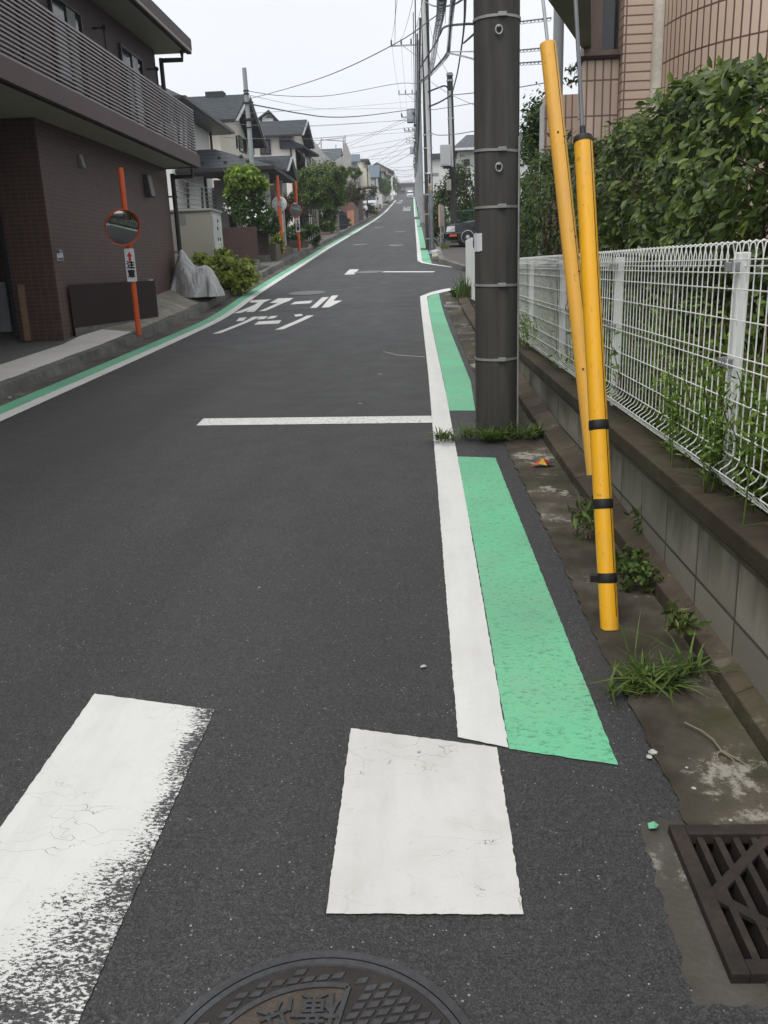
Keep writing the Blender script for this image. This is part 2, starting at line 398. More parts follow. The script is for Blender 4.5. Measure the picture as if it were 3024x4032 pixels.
def rust():
    m = NM('rusty_iron'); a = m.noise(6, 6, .65); b = m.noise(60, 4)
    c = m.ramp(m.math('ADD', m.math('MULTIPLY', a, .7), m.math('MULTIPLY', b, .3)), [(.32, (.012, .0105, .0095)), (.52, (.030, .0235, .020)), (.7, (.058, .040, .030))])
    m.bump(b, .4, .004); return m.fin(c, .75, .2, .4)
M_RUST = rust()
def iron():
    m = NM('worn_cast_iron'); a = m.noise(2.5, 5, .6); b = m.noise(90, 3)
    c = m.ramp(a, [(.35, (.055, .055, .056)), (.65, (.088, .089, .093))]); c = m.mix(m.ramp(b, [(.35, .4), (.6, 0.)]), c, (.03, .028, .026))
    m.bump(b, .25, .003); return m.fin(c, .5, .55, .5)
M_IRON = iron()
M_IRONB = plain('brown_cast_iron', (.075, .058, .046), .6, .3, .3, 12, .4, .3)
def yellow(name, base, seam=False):
    m = NM(name); a = m.noise(2, 4); b = m.noise(22, 5, .7)
    c = m.ramp(a, [(.3, tuple(x*.93 for x in base)), (.7, base)])
    c = m.mix(m.ramp(b, [(.63, 0.), (.70, .8)]), c, (.16, .10, .04)); c = m.mix(m.ramp(m.noise(4, 5, .7, m.mapping((1, 1, .4))), [(.46, 0.), (.70, .6)]), c, tuple(x*.62+.06 for x in base)); c = m.mix(m.ramp(m.noise(55, 4, .8, m.mapping((1, 1, .25))), [(.60, 0.), (.72, .5)]), c, (.25, .15, .04))
    return m.fin(c, .38, 0, .45)
M_YEL = yellow('yellow_guard_plastic', (.80, .40, .015)); M_YEL2 = yellow('faded_yellow_guard_plastic', (.76, .40, .06))

def leaf_mat(name, dark, light, rough=.55, trans=.3):
    m = NM(name); g = m.n('NewGeometry'); r = g.outputs['Random Per Island']
    c = m.ramp(r, [(0., tuple(x*.7 for x in dark)), (.6, tuple(a*.72+b*.28 for a, b in zip(dark, light))), (1., tuple(x*1.12 for x in light))])
    nn = m.noise(1.6, 3); c = m.mix(m.ramp(nn, [(.42, 0.), (.75, .3)]), c, tuple(x*1.35 for x in light))
    m.fin(c, rough, 0, .22 if rough > .45 else .38)
    tr = m.n('BsdfTranslucent'); m.t.links.new(c, tr.inputs['Color']); mx = m.n('MixShader'); mx.inputs[0].default_value = trans
    out = m.t.nodes['Material Output']; m.t.links.new(m.b.outputs[0], mx.inputs[1]); m.t.links.new(tr.outputs[0], mx.inputs[2]); m.t.links.new(mx.outputs[0], out.inputs['Surface'])
    return m.mat
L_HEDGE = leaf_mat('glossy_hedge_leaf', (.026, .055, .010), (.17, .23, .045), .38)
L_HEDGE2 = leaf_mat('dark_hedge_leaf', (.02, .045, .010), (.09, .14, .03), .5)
L_LIME = leaf_mat('lime_leaf', (.13, .22, .025), (.27, .38, .06), .5, .4)
L_YELG = leaf_mat('yellow_green_leaf', (.11, .17, .022), (.34, .38, .07), .5, .3)
L_MID = leaf_mat('mid_green_leaf', (.035, .075, .018), (.09, .16, .04), .5)
L_TREE = leaf_mat('tree_leaf', (.04, .075, .014), (.16, .23, .045), .5)
L_REDG = leaf_mat('reddish_leaf', (.05, .05, .022), (.12, .11, .045), .5)
L_GRASS = leaf_mat('grass_blade', (.05, .09, .018), (.14, .20, .05), .5, .3)
L_WEED = leaf_mat('weed_leaf', (.10, .18, .025), (.25, .36, .08), .5, .4)
L_DRY = leaf_mat('dry_stem', (.16, .12, .06), (.26, .20, .10), .7, .2)
L_FLOW = plain('white_petal', (.75, .76, .72), .6, 0, .03)

# ---------------------------------------------------------------- ground sheets
def sheet_bm(poly, dz, holes=(), step=None, zf=None):
    bm = bmesh.new(); vs = [bm.verts.new((p[0], p[1], 0)) for p in poly]; bm.faces.new(vs)
    y0 = min(p[1] for p in poly); y1 = max(p[1] for p in poly)
    def cut(co, no): bmesh.ops.bisect_plane(bm, geom=bm.verts[:]+bm.edges[:]+bm.faces[:], plane_co=co, plane_no=no, dist=1e-5)
    for k in KN:
        if y0+.02 < k < y1-.02: cut((0, k, 0), (0, 1, 0))
    if step:
        x0 = min(p[0] for p in poly); x1 = max(p[0] for p in poly); k = x0+step
        while k < x1-.02: cut((k, 0, 0), (1, 0, 0)); k += step
    for h in holes:
        n = len(h); c = sum((Vector((p[0], p[1], 0)) for p in h), Vector())/n
        for i in range(n):
            a = Vector((h[i][0], h[i][1], 0)); b = Vector((h[(i+1) % n][0], h[(i+1) % n][1], 0)); d = b-a
            cut(a, (d.y, -d.x, 0))
        def inside(q):
            for i in range(n):
                a = Vector((h[i][0], h[i][1], 0)); b = Vector((h[(i+1) % n][0], h[(i+1) % n][1], 0))
                if ((b-a).cross(q-a)).z*((b-a).cross(c-a)).z < 0: return False
            return True
        bmesh.ops.delete(bm, geom=[f for f in bm.faces if inside(f.calc_center_median())], context='FACES')
    for v in bm.verts: v.co.z = (zf(v.co.x, v.co.y) if zf else zr(v.co.y))+dz
    bmesh.ops.recalc_face_normals(bm, faces=bm.faces)
    if sum(f.normal.z for f in bm.faces) < 0: bmesh.ops.reverse_faces(bm, faces=bm.faces)
    return bm
def sheet(name, poly, dz, mat, parent=None, kind=None, **kw):
    bm = sheet_bm(poly, dz, **kw); me = bpy.data.meshes.new(name); bm.to_mesh(me); bm.free(); me.materials.append(mat)
    o = bpy.data.objects.new(name, me); COL.objects.link(o)
    if parent: o.parent = parent
    if kind: o['kind'] = kind
    return o
def jag(poly, step=.03, amp=.004, only=None):
    out = []; n = len(poly)
    for i in range(n):
        a = Vector(poly[i][:2]); b = Vector(poly[(i+1) % n][:2]); L = (b-a).length
        out.append(a.copy())
        if only is not None and i not in only: continue
        k = int(min(L/step, 260)); d = (b-a); nn = Vector((-d.y, d.x)).normalized() if L > 0 else Vector((0, 0))
        for j in range(1, k): out.append(a+d*(j/k)+nn*rng.uniform(-amp, amp))
    return out

# drain grate outline (a real pit is left open under it)
gTL = G(*cG(770, 865)); gBL = G(*cG(1215, 1935)); ge2 = (gBL-gTL); GL = ge2.length; ge2.normalize(); ge1 = Vector((-ge2.y, ge2.x, 0)).normalized()
if ge1.x < 0: ge1 = -ge1
GW = GL*1.02
HOLE = [(gTL+ge1*.03-ge2*-.03)[:2], (gTL+ge1*(GW-.03)+ge2*.03)[:2], (gTL+ge1*(GW-.03)+ge2*(GL-.03))[:2], (gTL+ge1*.03+ge2*(GL-.03))[:2]]
HOLE = [(float(a), float(b)) for a, b in HOLE]

far = 420
def xasph(y): return float(np.interp(y, [-6, 2.2, 3, 4.2, 5.6, 12, 20], [.72, .64, .62, .61, .58, .55, .55]))
def xcrack(y): return float(np.interp(y, [-6, 3.2, 4.7, 7, 12, 19], [.95, .92, .86, .83, .80, .78]))
def xbase(y): return float(np.interp(y, [-6, 2.4, 4.1, 6, 12, 17], [1.03, 1.02, .985, .96, .96, .96]))
road = sheet('road', [(-4.32, -30), (1.6, -30), (1.6, 0), (.70, 0.), (.70, 3), (.66, 19.6), (1.3, 20.3), (30, 21.5), (30, 25.2), (1.6, 25.2), (.8, 27.2), (.62, 29), (.55, 70), (.2, 110), (-.2, 200), (-.4, 300), (-4.2, 300), (-4.4, 110), (-4.4, 60)], 0, M_ASPH, kind='structure', holes=[HOLE])
ground = sheet('ground', [(-300, -60), (300, -60), (300, 420), (-300, 420)], -.05, M_SOIL, kind='structure', holes=[HOLE])
far_land = sheet('terrain', [(-1500, 419), (1500, 419), (1500, 2000), (-1500, 2000)], -.3, M_SOIL, kind='structure', zf=lambda x, y: 25.)

def mark(name, poly, mat, dz=.004, label=None, j=(.02, .0016), only=None):
    o = sheet(name, jag(poly, j[0], j[1], only) if j else poly, dz, mat, road)
    if label: o['label'] = label
    return o
def px(f, pts): return [G(*f(*p)) for p in pts]
dpx = crop(0, 0, 1.8228)
# --- right edge line and green strip
rl = [(.086, 2.262), (.086, 3.5), (.088, 5), (.085, 7.3), (.086, 11), (.06, 15), (.045, 18.3)]
near_o = G(*dpx(989, 1595)); near_i = G(*dpx(1098, 1618))
c1o = px(cA, [(65, 1480), (75, 1460), (150, 1430), (270, 1385), (500, 1330), (780, 1295)])
c1i = px(cA, [(790, 1320), (410, 1405), (260, 1440), (190, 1470)])
xr_in = lambda y: float(np.interp(y, [2, 8, 13.2, 18.4], [.237, .235, .205, .19]))
mark('white_edge_line', [near_o[:2], (.087, 5), (.087, 9), (.07, 13)]+[p[:2] for p in c1o]+[p[:2] for p in c1i]+[(xr_in(13), 13), (xr_in(8), 8), (xr_in(4.5), 4.5), near_i[:2]], M_WHITE, .005, 'white edge line on the right of the road, bending into the side street')
g0 = G(*dpx(1100, 1620)); g1 = G(*dpx(1335, 1655)); g2 = G(*dpx(1070, 990)); g3 = G(*dpx(982, 987))
mark('green_strip', [g0[:2], g1[:2], g2[:2], g3[:2], (xr_in(4)+.004, 4)], M_GREEN, .004, 'near green strip between the white line and the gutter')
h0 = G(*dpx(1027, 888)); h1_ = G(*dpx(962, 888)); gg = px(cA, [(405, 1410)])[0]
mark('green_strip', [h1_[:2], h0[:2], (.50, 8.5), (.465, 13.1), gg[:2], (.27, 18.8), (.195, 18.4), (xr_in(13)+.004, 13), (xr_in(8)+.004, 8)], M_GREEN, .004, 'green strip beyond the utility pole, up to the side street')
# --- far right edge line, after the side street
c2o = px(cB, [(965, 760), (990, 1090), (1010, 1420), (1020, 1445), (1080, 1475), (1250, 1505), (1580, 1550)]); c2i = px(cB, [(1580, 1540), (1240, 1488), (1110, 1460), (1085, 1440), (1035, 1090), (990, 760)])
mark('white_edge_line', [p[:2] for p in c2o+c2i], M_WHITE, .005, 'white edge line beyond the side street', None)
mark('green_strip', [p[:2] for p in px(cB, [(1062, 1265), (1180, 1265), (1245, 1487), (1115, 1462), (1086, 1438)])], M_GREEN_FAR, .004, 'bright green patch at the far corner of the side street', None)
mark('green_strip', [p[:2] for p in px(cB, [(1008, 885), (1080, 885), (1150, 1232), (1056, 1232)])], M_GREEN_FAR, .004, 'worn green strip beside the dark pole', None)
mark('green_strip', [p[:2] for p in px(cB, [(993, 765), (1050, 765), (1052, 872), (1006, 872)])], M_GREEN_FAR, .004, None, None)
f_o = px(cB, [(945, 400), (947, 500), (960, 720)]); f_i = px(cB, [(985, 720), (965, 500), (957, 400)])
mark('white_edge_line', [p[:2] for p in f_o+f_i], M_WHITE, .005, 'white edge line farthest up the road on the right', None)
f_g = px(cB, [(1022, 715), (985, 500), (970, 400)])
mark('green_strip', [p[:2] for p in f_i[::-1]]+[p[:2] for p in f_g[::-1]][::-1] if False else [f_i[0][:2], f_i[1][:2], f_i[2][:2], f_g[2][:2], f_g[1][:2], f_g[0][:2]], M_GREEN_FAR, .004, 'green strip farthest up the road on the right', None)
# --- left edge line and green strip
XL = lambda y: float(np.interp(y, [5, 7.2, 11.6, 16, 20, 40, 90, 200], [-3.68, -3.67, -3.63, -3.63, -3.68, -3.65, -3.65, -3.75]))
ysL = [1, 3, 5, 7, 9, 11, 13, 15, 17, 19, 21, 24, 28, 33, 40, 50, 60, 75, 90, 110, 130, 150, 175]
mark('white_edge_line', [(XL(y), y) for y in ysL]+[(XL(y)-.15-.0004*y, y) for y in ysL[::-1]], M_WHITE, .005, 'white edge line along the left side of the road', (.05, .003))
mark('green_strip', [(XL(y)-.155-.0004*y, y) for y in ysL]+[(XL(y)-(.36 if y < 75 else .30), y) for y in ysL[::-1]], M_GREEN_FAR, .004, 'green strip along the left side of the road', (.05, .003))
# --- crossing
cw1 = [dpx(205, 1500), dpx(463, 1535)]
a = G(*dpx(205, 1500)); b = G(*dpx(463, 1535)); w1 = (b-a); c_ = G(*dpx(170, 2212)); dirv = (c_-b).normalized()
def wline(p, q, gain, off, w):
    """wear grows to the right of the line p->q"""
    d = (q-p).normalized(); n = Vector((d.y, -d.x)); return (n.x*gain, n.y*gain, -(n.x*p.x+n.y*p.y)*gain+off, w)
lw0 = G(*dpx(-60, 2120)); lw1 = G(*dpx(330, 1800))
M_CW1 = paint('worn_white_crossing_bar_paint', (.60, .60, .575), dirt=.12, crack=1.3, axis_wear=[wline(c_, b, 6.5, .55, .40), wline(lw0, lw1, 3.5, .10, .42)])
mark('crosswalk_stripe', [a[:2], b[:2], (b+dirv*2.4)[:2], (a+dirv*2.4)[:2]], M_CW1, .0035, 'long white crossing bar with a badly worn right edge', (.014, .0018))
q = [G(*dpx(*p)) for p in [(758, 1577), (1073, 1618), (1131, 1980), (705, 1978)]]
mark('crosswalk_stripe', [p[:2] for p in q], M_WHITE_BLK, .0065, 'short white crossing bar touching the end of the edge line', (.012, .0018))
# --- stop lines
mark('stop_line', [G(*dpx(*p))[:2] for p in [(440, 905), (932, 899), (934, 914), (424, 920)]], paint('scuffed_white_line_paint', (.60, .60, .57), wear=.40, dirt=.2), .004, 'white line across the near lane', (.02, .002))
mark('stop_line', [p[:2] for p in px(cB, [(410, 1628), (480, 1612), (1305, 1612), (1260, 1628)])], M_WHITE, .004, 'white line across the road at the side street', None)
# --- faint cross bars
for pts in ([(540, 1192), (560, 1178), (770, 1178), (780, 1188), (640, 1196)], [(-60, 1180), (0, 1172), (188, 1163), (186, 1172), (0, 1186)], [(650, 962), (812, 956), (814, 964), (655, 970)], [(305, 895), (450, 884), (448, 892), (320, 902)], [(280, 800), (415, 790), (415, 797), (290, 806)]):
    mark('faded_cross_bar', [p[:2] for p in px(cB, pts)], M_FADE, .004, None, None)
for pts in ([(660, 497), (670, 490), (752, 488), (745, 498)], [(705, 465), (715, 459), (775, 457), (770, 466)]):
    mark('cross_bar', [p[:2] for p in px(cB, pts)], M_WHITE, .004, None, None)
# --- school zone lettering, painted on the road
LET = [  # su
 [[(590, 384), (610, 372), (765, 371), (745, 386), (690, 398), (640, 398)][:0] or [(600, 380), (765, 371), (700, 398), (585, 398)], [(700, 396), (640, 436), (515, 484), (450, 487), (625, 418), (655, 398)], [(585, 437), (690, 398), (662, 420), (625, 474), (560, 476)][:0] or [(660, 405), (705, 396), (625, 474), (558, 477), (605, 438)]],
 # ku
 [[(820, 364), (945, 361), (905, 388), (790, 402), (750, 402), (790, 380)], [(905, 386), (860, 404), (715, 467), (660, 470), (790, 414), (850, 385)]],
 # long mark
 [[(955, 392), (1103, 382), (1080, 404), (920, 414)]],
 # ru
 [[(1180, 356), (1235, 353), (1135, 440), (1080, 443)], [(1258, 342), (1312, 340), (1270, 384), (1345, 382), (1235, 437), (1173, 440)]],
 # zo
 [[(500, 524), (565, 519), (535, 547), (476, 552)], [(560, 545), (610, 516), (680, 512), (605, 545), (350, 650), (280, 655), (395, 612)], [(675, 514), (738, 511), (705, 534), (645, 538)], [(760, 510), (820, 506), (785, 528), (722, 533)]],
 # long mark
 [[(660, 553), (847, 543), (825, 570), (620, 580)]],
 # n
 [[(950, 498), (1010, 491), (1022, 505), (962, 514)], [(1055, 505), (1113, 503), (862, 617), (792, 622), (900, 575)]]]
for k, st in enumerate(LET):
    for q_ in st:
        mark('lettering_stroke', [p[:2] for p in px(cS, q_)], M_WHITE, .005+.0006*st.index(q_), None, (.04, .0015))
# far lettering block and white square
for r_ in range(4):
    for c__ in range(4):
        x0 = 775+c__*30+r_*3; y0 = 612-r_*18
        if (r_, c__) in ((3, 1),): continue
        mark('far_lettering', [p[:2] for p in px(cB, [(x0, y0+8), (x0+5, y0), (x0+26, y0), (x0+22, y0+8)])], M_WHITE, .005, None, None)
sq = px(cH, [(0, 0)])
cQ = crop(1100, 850, .24111)
so = px(cQ, [(1060, 962), (1225, 957), (1298, 872), (1145, 877)])
mark('white_square', [p[:2] for p in so], paint('smudged_white_paint', (.58, .58, .56), wear=.38, dirt=.35), .004, 'white square painted beside the small round cover', None)
# crack along the carriageway and joint
for pts, w in (([(50, 1505), (160, 1365), (300, 1180), (440, 1010), (540, 890)], .016), ([(-300, 1520), (0, 1506), (300, 1500), (620, 1500)], .012)):
    p = px(cB, pts); mb = []
    L_ = [(q.x-w, q.y) for q in p]; R_ = [(q.x+w, q.y+.02) for q in p[::-1]]
    mark('road_crack', L_+R_, M_BLACK, .003, None, (.15, .008))

# --- left gutter, kerb and pavement
YK = [-6, 2, 5, 8, 10, 12, 14, 15.5, 17, 19, 21, 23, 26, 30, 35, 40, 50, 60, 75, 95, 120, 160, 200, 260]
XK = lambda y: float(np.interp(y, [-6, 8.4, 11.7, 13.7, 15.6, 20, 28, 44, 66, 130, 260], [-4.2, -4.22, -4.24, -4.28, -4.33, -4.3, -4.28, -4.22, -4.4, -4.4, -4.5]))
sheet('left_gutter', [(XL(y)-.37, y) for y in YK]+[(XK(y)-.02, y) for y in YK[::-1]], .004, concrete('left_gutter_concrete', (.15, .14, .125), (.035, .03, .024), .7, speck=.3), kind='structure')
def kh(y): return float(np.interp(y, [5, 9, 12, 14, 16, 200], [.10, .11, .115, .13, .15, .14]))
def sp(y): return float(np.interp(y, [5, 12.2, 15, 17.2, 21, 25, 27], [.0, .0, .20, .30, .25, .10, .0]))
def zpav(x, y):
    return zr(y)+kh(y)+sp(y)*min(1.2, max(0, (XK(y)-.18-x))/.67)
kb = MB()
KY = [y/2. for y in range(-12, 2*70)]+[70+2*k for k in range(90)]
for y0, y1 in zip(KY[:-1], KY[1:]):
    if 13.75 < y0+.25 < 14.0: continue
    xa, xb = XK(y0), XK(y1); g_ = .004 if int(y0*2) % 2 == 0 else 0
    j = rng.uniform(-.006, .006)
    kb.hexa([(xa-.17, y0+g_, zr(y0)-.1), (xa, y0+g_, zr(y0)-.1), (xb, y1, zr(y1)-.1), (xb-.17, y1, zr(y1)-.1), (xa-.17, y0+g_, zr(y0)+kh(y0)+j), (xa-.025, y0+g_, zr(y0)+kh(y0)+j), (xb-.025, y1, zr(y1)+kh(y1)+j), (xb-.17, y1, zr(y1)+kh(y1)+j)])
tag(kb.build('left_kerb', M_KERBL), kind='structure')
def pav(name, y0, y1, xw, dz, mat, xs=None):
    ys = [y0]+[y for y in [k*.5 for k in range(-12, 140)]+[70+2*k for k in range(90)] if y0 < y < y1]+[y1]
    return sheet(name, [((xs(y) if xs else XK(y)-.168), y) for y in ys]+[(xw, y1), (xw, y0)], dz, mat, kind='structure', step=.35 if y1 < 40 else 4, zf=zpav)
pav('driveway', -6, 13.3, -5.02, .0, M_PAVE)
pav('forecourt', -6, 13.3, -14, .0, M_APRON, xs=lambda y: -5.02)
pav('pavement', 13.3, 25, -6.5, .0, M_PAVE2)
pav('front_garden_ground', 25, 250, -40, -.02, M_APRON)

# --- right gutter slab, kerb, soil
YR = [-6, 0, 1, 2.2, 3, 4.2, 5.6, 7, 9, 11, 13, 15, 17, 19.2]
sheet('right_gutter', jag([(xasph(y), y) for y in YR], .04, .009, range(len(YR)-1))+[Vector((xcrack(y)+.012, y)) for y in YR[::-1]], .008, M_GUT, kind='structure', holes=[HOLE])
kr = MB(); y = -6.
while y < 19:
    y1 = y+.6 if y > 4 else y+.6
    for s0, s1 in ((y+.003, y1-.003),):
        kr.hexa([(xcrack(s0)+.012, s0, zr(s0)-.1), (xbase(s0)+.02, s0, zr(s0)-.1), (xbase(s1)+.02, s1, zr(s1)-.1), (xcrack(s1)+.012, s1, zr(s1)-.1),
                 (xcrack(s0)+.02, s0, zr(s0)+.06), (xbase(s0)+.02, s0, zr(s0)+.10), (xbase(s1)+.02, s1, zr(s1)+.10), (xcrack(s1)+.02, s1, zr(s1)+.06)])
    y = y1
tag(kr.build('right_kerb', M_KERBR, bevel=.006), kind='structure')
WTOP = .60
soil = MB(); soil.box(1.135, 16, -6, 17.4, -1, .53); tag(soil.build('garden_soil', M_SOIL), kind='structure')

# ================================================================ foliage tools
def leaves(name, pts, size, mat, parent=None, out=None, asp=.42, droop=.15, six=False, var=.4, up=.25):
    """many small leaves: pts (N,3); out (N,3) preferred facing"""
    pts = np.asarray(pts, float); N = len(pts)
    n = nr.normal(size=(N, 3)); n[:, 2] += up*2
    if out is not None: n = n*.75+out*1.3
    n /= np.linalg.norm(n, axis=1, keepdims=True)
    d = nr.normal(size=(N, 3)); d[:, 2] -= droop*2; d -= n*(d*n).sum(1, keepdims=True); d /= np.linalg.norm(d, axis=1, keepdims=True)
    w = np.cross(n, d); L = size*(1+nr.uniform(-var, var, N))[:, None]; wd = L*asp
    if six:
        P = [pts, pts+d*L*.35+w*wd*.5+n*L*.08, pts+d*L*.72+w*wd*.42+n*L*.05, pts+d*L-n*L*.10, pts+d*L*.72-w*wd*.42+n*L*.05, pts+d*L*.35-w*wd*.5+n*L*.08, pts+d*L*.38, pts+d*L*.74]
        k = 8; fc = [(0, 1, 6), (0, 6, 5), (1, 2, 7, 6), (6, 7, 4, 5), (2, 3, 7), (7, 3, 4)]
    else:
        P = [pts, pts+d*L*.5+w*wd*.5+n*L*.07, pts+d*L, pts+d*L*.5-w*wd*.5+n*L*.07]; k = 4; fc = [(0, 1, 2), (0, 2, 3)]
    V = np.stack(P, 1).reshape(-1, 3)
    root = parent
    while root is not None and root.parent is not None: root = root.parent
    if root is not None and root.name in BASE: V = V-np.array(BASE[root.name])
    me = bpy.data.meshes.new(name)
    ls = []; lt = []
    fa = [np.array(f) for f in fc]; base = (np.arange(N)*k)
    loops = np.concatenate([(base[:, None]+np.concatenate(fa)[None, :])], 0).reshape(-1)
    tot = np.tile([len(f) for f in fc], N); st = np.concatenate([[0], np.cumsum(tot)[:-1]])
    me.vertices.add(len(V)); me.vertices.foreach_set('co', V.reshape(-1)); me.loops.add(len(loops)); me.loops.foreach_set('vertex_index', loops.astype(np.int32))
    me.polygons.add(len(tot)); me.polygons.foreach_set('loop_start', st.astype(np.int32)); me.polygons.foreach_set('loop_total', tot.astype(np.int32))
    me.update(calc_edges=True); me.materials.append(mat)
    o = bpy.data.objects.new(name, me); COL.objects.link(o)
    if parent is not None: o.parent = parent
    return o
def blob(c, r, n, clumps=40, spread=.28, shell=.6):
    """points gathered in clumps within an ellipsoid; returns points and outward direction"""
    c = np.array(c, float); r = np.array(r, float)
    d = nr.normal(size=(clumps, 3)); d /= np.linalg.norm(d, axis=1, keepdims=True)
    rad_ = (shell+(1-shell)*nr.random((clumps, 1)))**.8*nr.uniform(.82, 1.08, (clumps, 1))
    cc = d*rad_; k = nr.integers(0, clumps, n)
    p = cc[k]+nr.normal(size=(n, 3))*spread*nr.uniform(.4, 1., (clumps, 1))[k]*.7
    return c+p*r, p/np.maximum(.2, np.linalg.norm(p, axis=1, keepdims=True))
def boxcloud(x0, x1, y0, y1, z0, zt, n, amp=.25, sc=1.3, slope=0):
    """points in the outer skin of a clipped, slightly domed hedge with a rolling, gappy surface"""
    ph = nr.uniform(0, 6, 12); ym = (y0+y1)/2; hf = (y1-y0)/2
    def bumpf(a, b): return amp*(np.sin(a*sc*2.1+ph[0])*np.cos(b*sc*1.7+ph[1])+.6*np.sin(a*sc*4.3+ph[2]+b*sc*3)+.5*np.sin(b*sc*5.1+ph[3]))
    def top(y): return zt+slope*(y-ym)-.40*np.abs((y-ym)/hf)**5
    n2 = int(n*1.35); m = int(n2*.62); t = n2-m
    y = nr.uniform(y0, y1, m); z = z0+(top(y)-z0)*nr.random(m)
    dep = np.abs(nr.normal(0, .15, m)); x = x0+bumpf(y, z)*.8+dep+.30*np.maximum(0, (z-top(y)+.45))+.5*np.abs((y-ym)/hf)**6
    f = np.stack([x, y, z], 1); of = np.tile([-1., -.45, .45], (m, 1))
    yt = nr.uniform(y0, y1, t); xt = nr.uniform(x0+.1, x1, t); zt_ = top(yt)+bumpf(yt, xt)*.55-np.abs(nr.normal(0, .10, t))
    g = np.stack([xt, yt, zt_], 1); og = np.tile([-.3, -.4, 1.], (t, 1))
    P = np.concatenate([f, g]); O = np.concatenate([of, og])
    gap = np.sin(P[:, 1]*9+ph[4])*np.sin(P[:, 2]*11+ph[5]+P[:, 0]*5)+.8*np.sin(P[:, 1]*17+ph[6]+P[:, 2]*7)*np.sin(P[:, 2]*19+ph[7])
    keep = gap+nr.normal(0, .35, len(P)) > -.55
    return P[keep], O[keep]
def grass(mb, c, n, h, r, lean=.5, w=.006):
    for _ in range(n):
        a = rng.uniform(0, 6.28); q = Vector(c)+Vector((math.cos(a), math.sin(a), 0))*rng.uniform(0, r)
        b = a+rng.uniform(-.8, .8); L = h*rng.uniform(.45, 1.1); ln = lean*rng.uniform(.3, 1.4); dx = Vector((math.cos(b), math.sin(b), 0)); s = Vector((-dx.y, dx.x, 0))*w*rng.uniform(.6, 1.3)
        pts = [q+dx*(L*ln*t*t)+Vector((0, 0, L*(t-.45*ln*t*t))) for t in (0, .35, .7, 1)]
        vs = []
        for k, p in enumerate(pts): f = (1, .9, .6, .05)[k]; vs += [p-s*f, p+s*f]
        mb.add(vs, [(0, 1, 3, 2), (2, 3, 5, 4), (4, 5, 7, 6)])
    return mb
def sprig(mb, lf, c, h, n, ls=.05):  # weed stem with leaf points
    c = Vector(c); a = rng.uniform(0, 6.28); l = rng.uniform(.1, .4)*h
    p = [c, c+Vector((math.cos(a)*l*.4, math.sin(a)*l*.4, h*.55)), c+Vector((math.cos(a)*l, math.sin(a)*l, h))]
    mb.tube(p, [.004, .003, .0015], 4)
    for k in range(n):
        t = rng.uniform(.15, 1); q = p[0].lerp(p[1], t*2) if t < .5 else p[1].lerp(p[2], t*2-1)
        lf.append(q+Vector((rng.uniform(-1, 1), rng.uniform(-1, 1), rng.uniform(-.3, .5)))*ls*.6)

# ================================================================ RIGHT SIDE, near
bw = MB(); bw.box(1.0, 1.15, -6, 17.3, -.4, WTOP-.075); bw2 = MB(); bw2.box(.992, 1.158, -6, 17.302, WTOP-.073, WTOP)
t = thing('block_wall', (1.07, 3, .1), 'low stained concrete block wall carrying the white mesh fence', 'wall')
bw.build('block_course', M_BLOCK, t); bw2.build('cap', concrete('stained_wall_cap', (.085, .066, .045), (.022, .017, .010), .7, .4), t, bevel=.008)

# ---- white mesh fence on the wall
FX = 1.12; FT = 1.475; FB = WTOP+.045
fence = thing('mesh_fence', (FX, 3.2, WTOP), 'white wire mesh fence with rounded top loops on the low block wall', 'fence')
posts = [1.28, 3.22, 5.15, 7.1, 9.06, 11.0, 12.95, 14.9, 16.8]
for yp in posts:
    p = MB(); p.box(FX+.02, FX+.064, yp-.022, yp+.022, WTOP-.0, FT-.02)
    po = p.build('post', M_FENCE, fence, bevel=.006)
    for z in (FT-.07, FB+.42):
        for s in (-1, 1): MB().box(FX-.008, FX+.026, yp+s*.034-.009, yp+s*.034+.009, z-.018, z+.018).build('clamp', M_GALV, po, bevel=.004)
def panel(y0, y1):
    m = MB(); r = .0024; n = 30
    for k in range(n):
        y = y0+(k+.5)*(y1-y0)/n; j = rng.uniform(-.0015, .0015)
        pr = [(.046, FT-.075), (.05, FT-.03), (.042, FT+.008), (.022, FT+.018), (.005, FT+.006), (0, FT-.03), (0, FB+.10), (-.012, FB+.075), (-.042, FB+.055), (-.045, FB+.04), (-.012, FB+.005), (0, FB-.01)]
        m.tube([(FX+a, y+j, z) for a, z in pr], r, 5, False)
    for a, z in ((.046, FT-.068), (.024, FT+.013), (-.006, FT-.045), (-.006, FT-.09), (-.006, FB+.705-.02), (-.006, FB+.58), (-.006, FB+.455), (-.006, FB+.42), (-.006, FB+.30), (-.006, FB+.19), (-.006, FB+.105), (-.047, FB+.047), (-.006, FB-.004)):
        m.tube([(FX+a, y0, z), (FX+a, y1, z)], .0025, 5)
    return m
ends = [-.7]+posts
for a, b in zip(ends[:-1], ends[1:]): panel(a+.01, b-.01).build('mesh_panel', M_FENCE, fence, smooth=True)

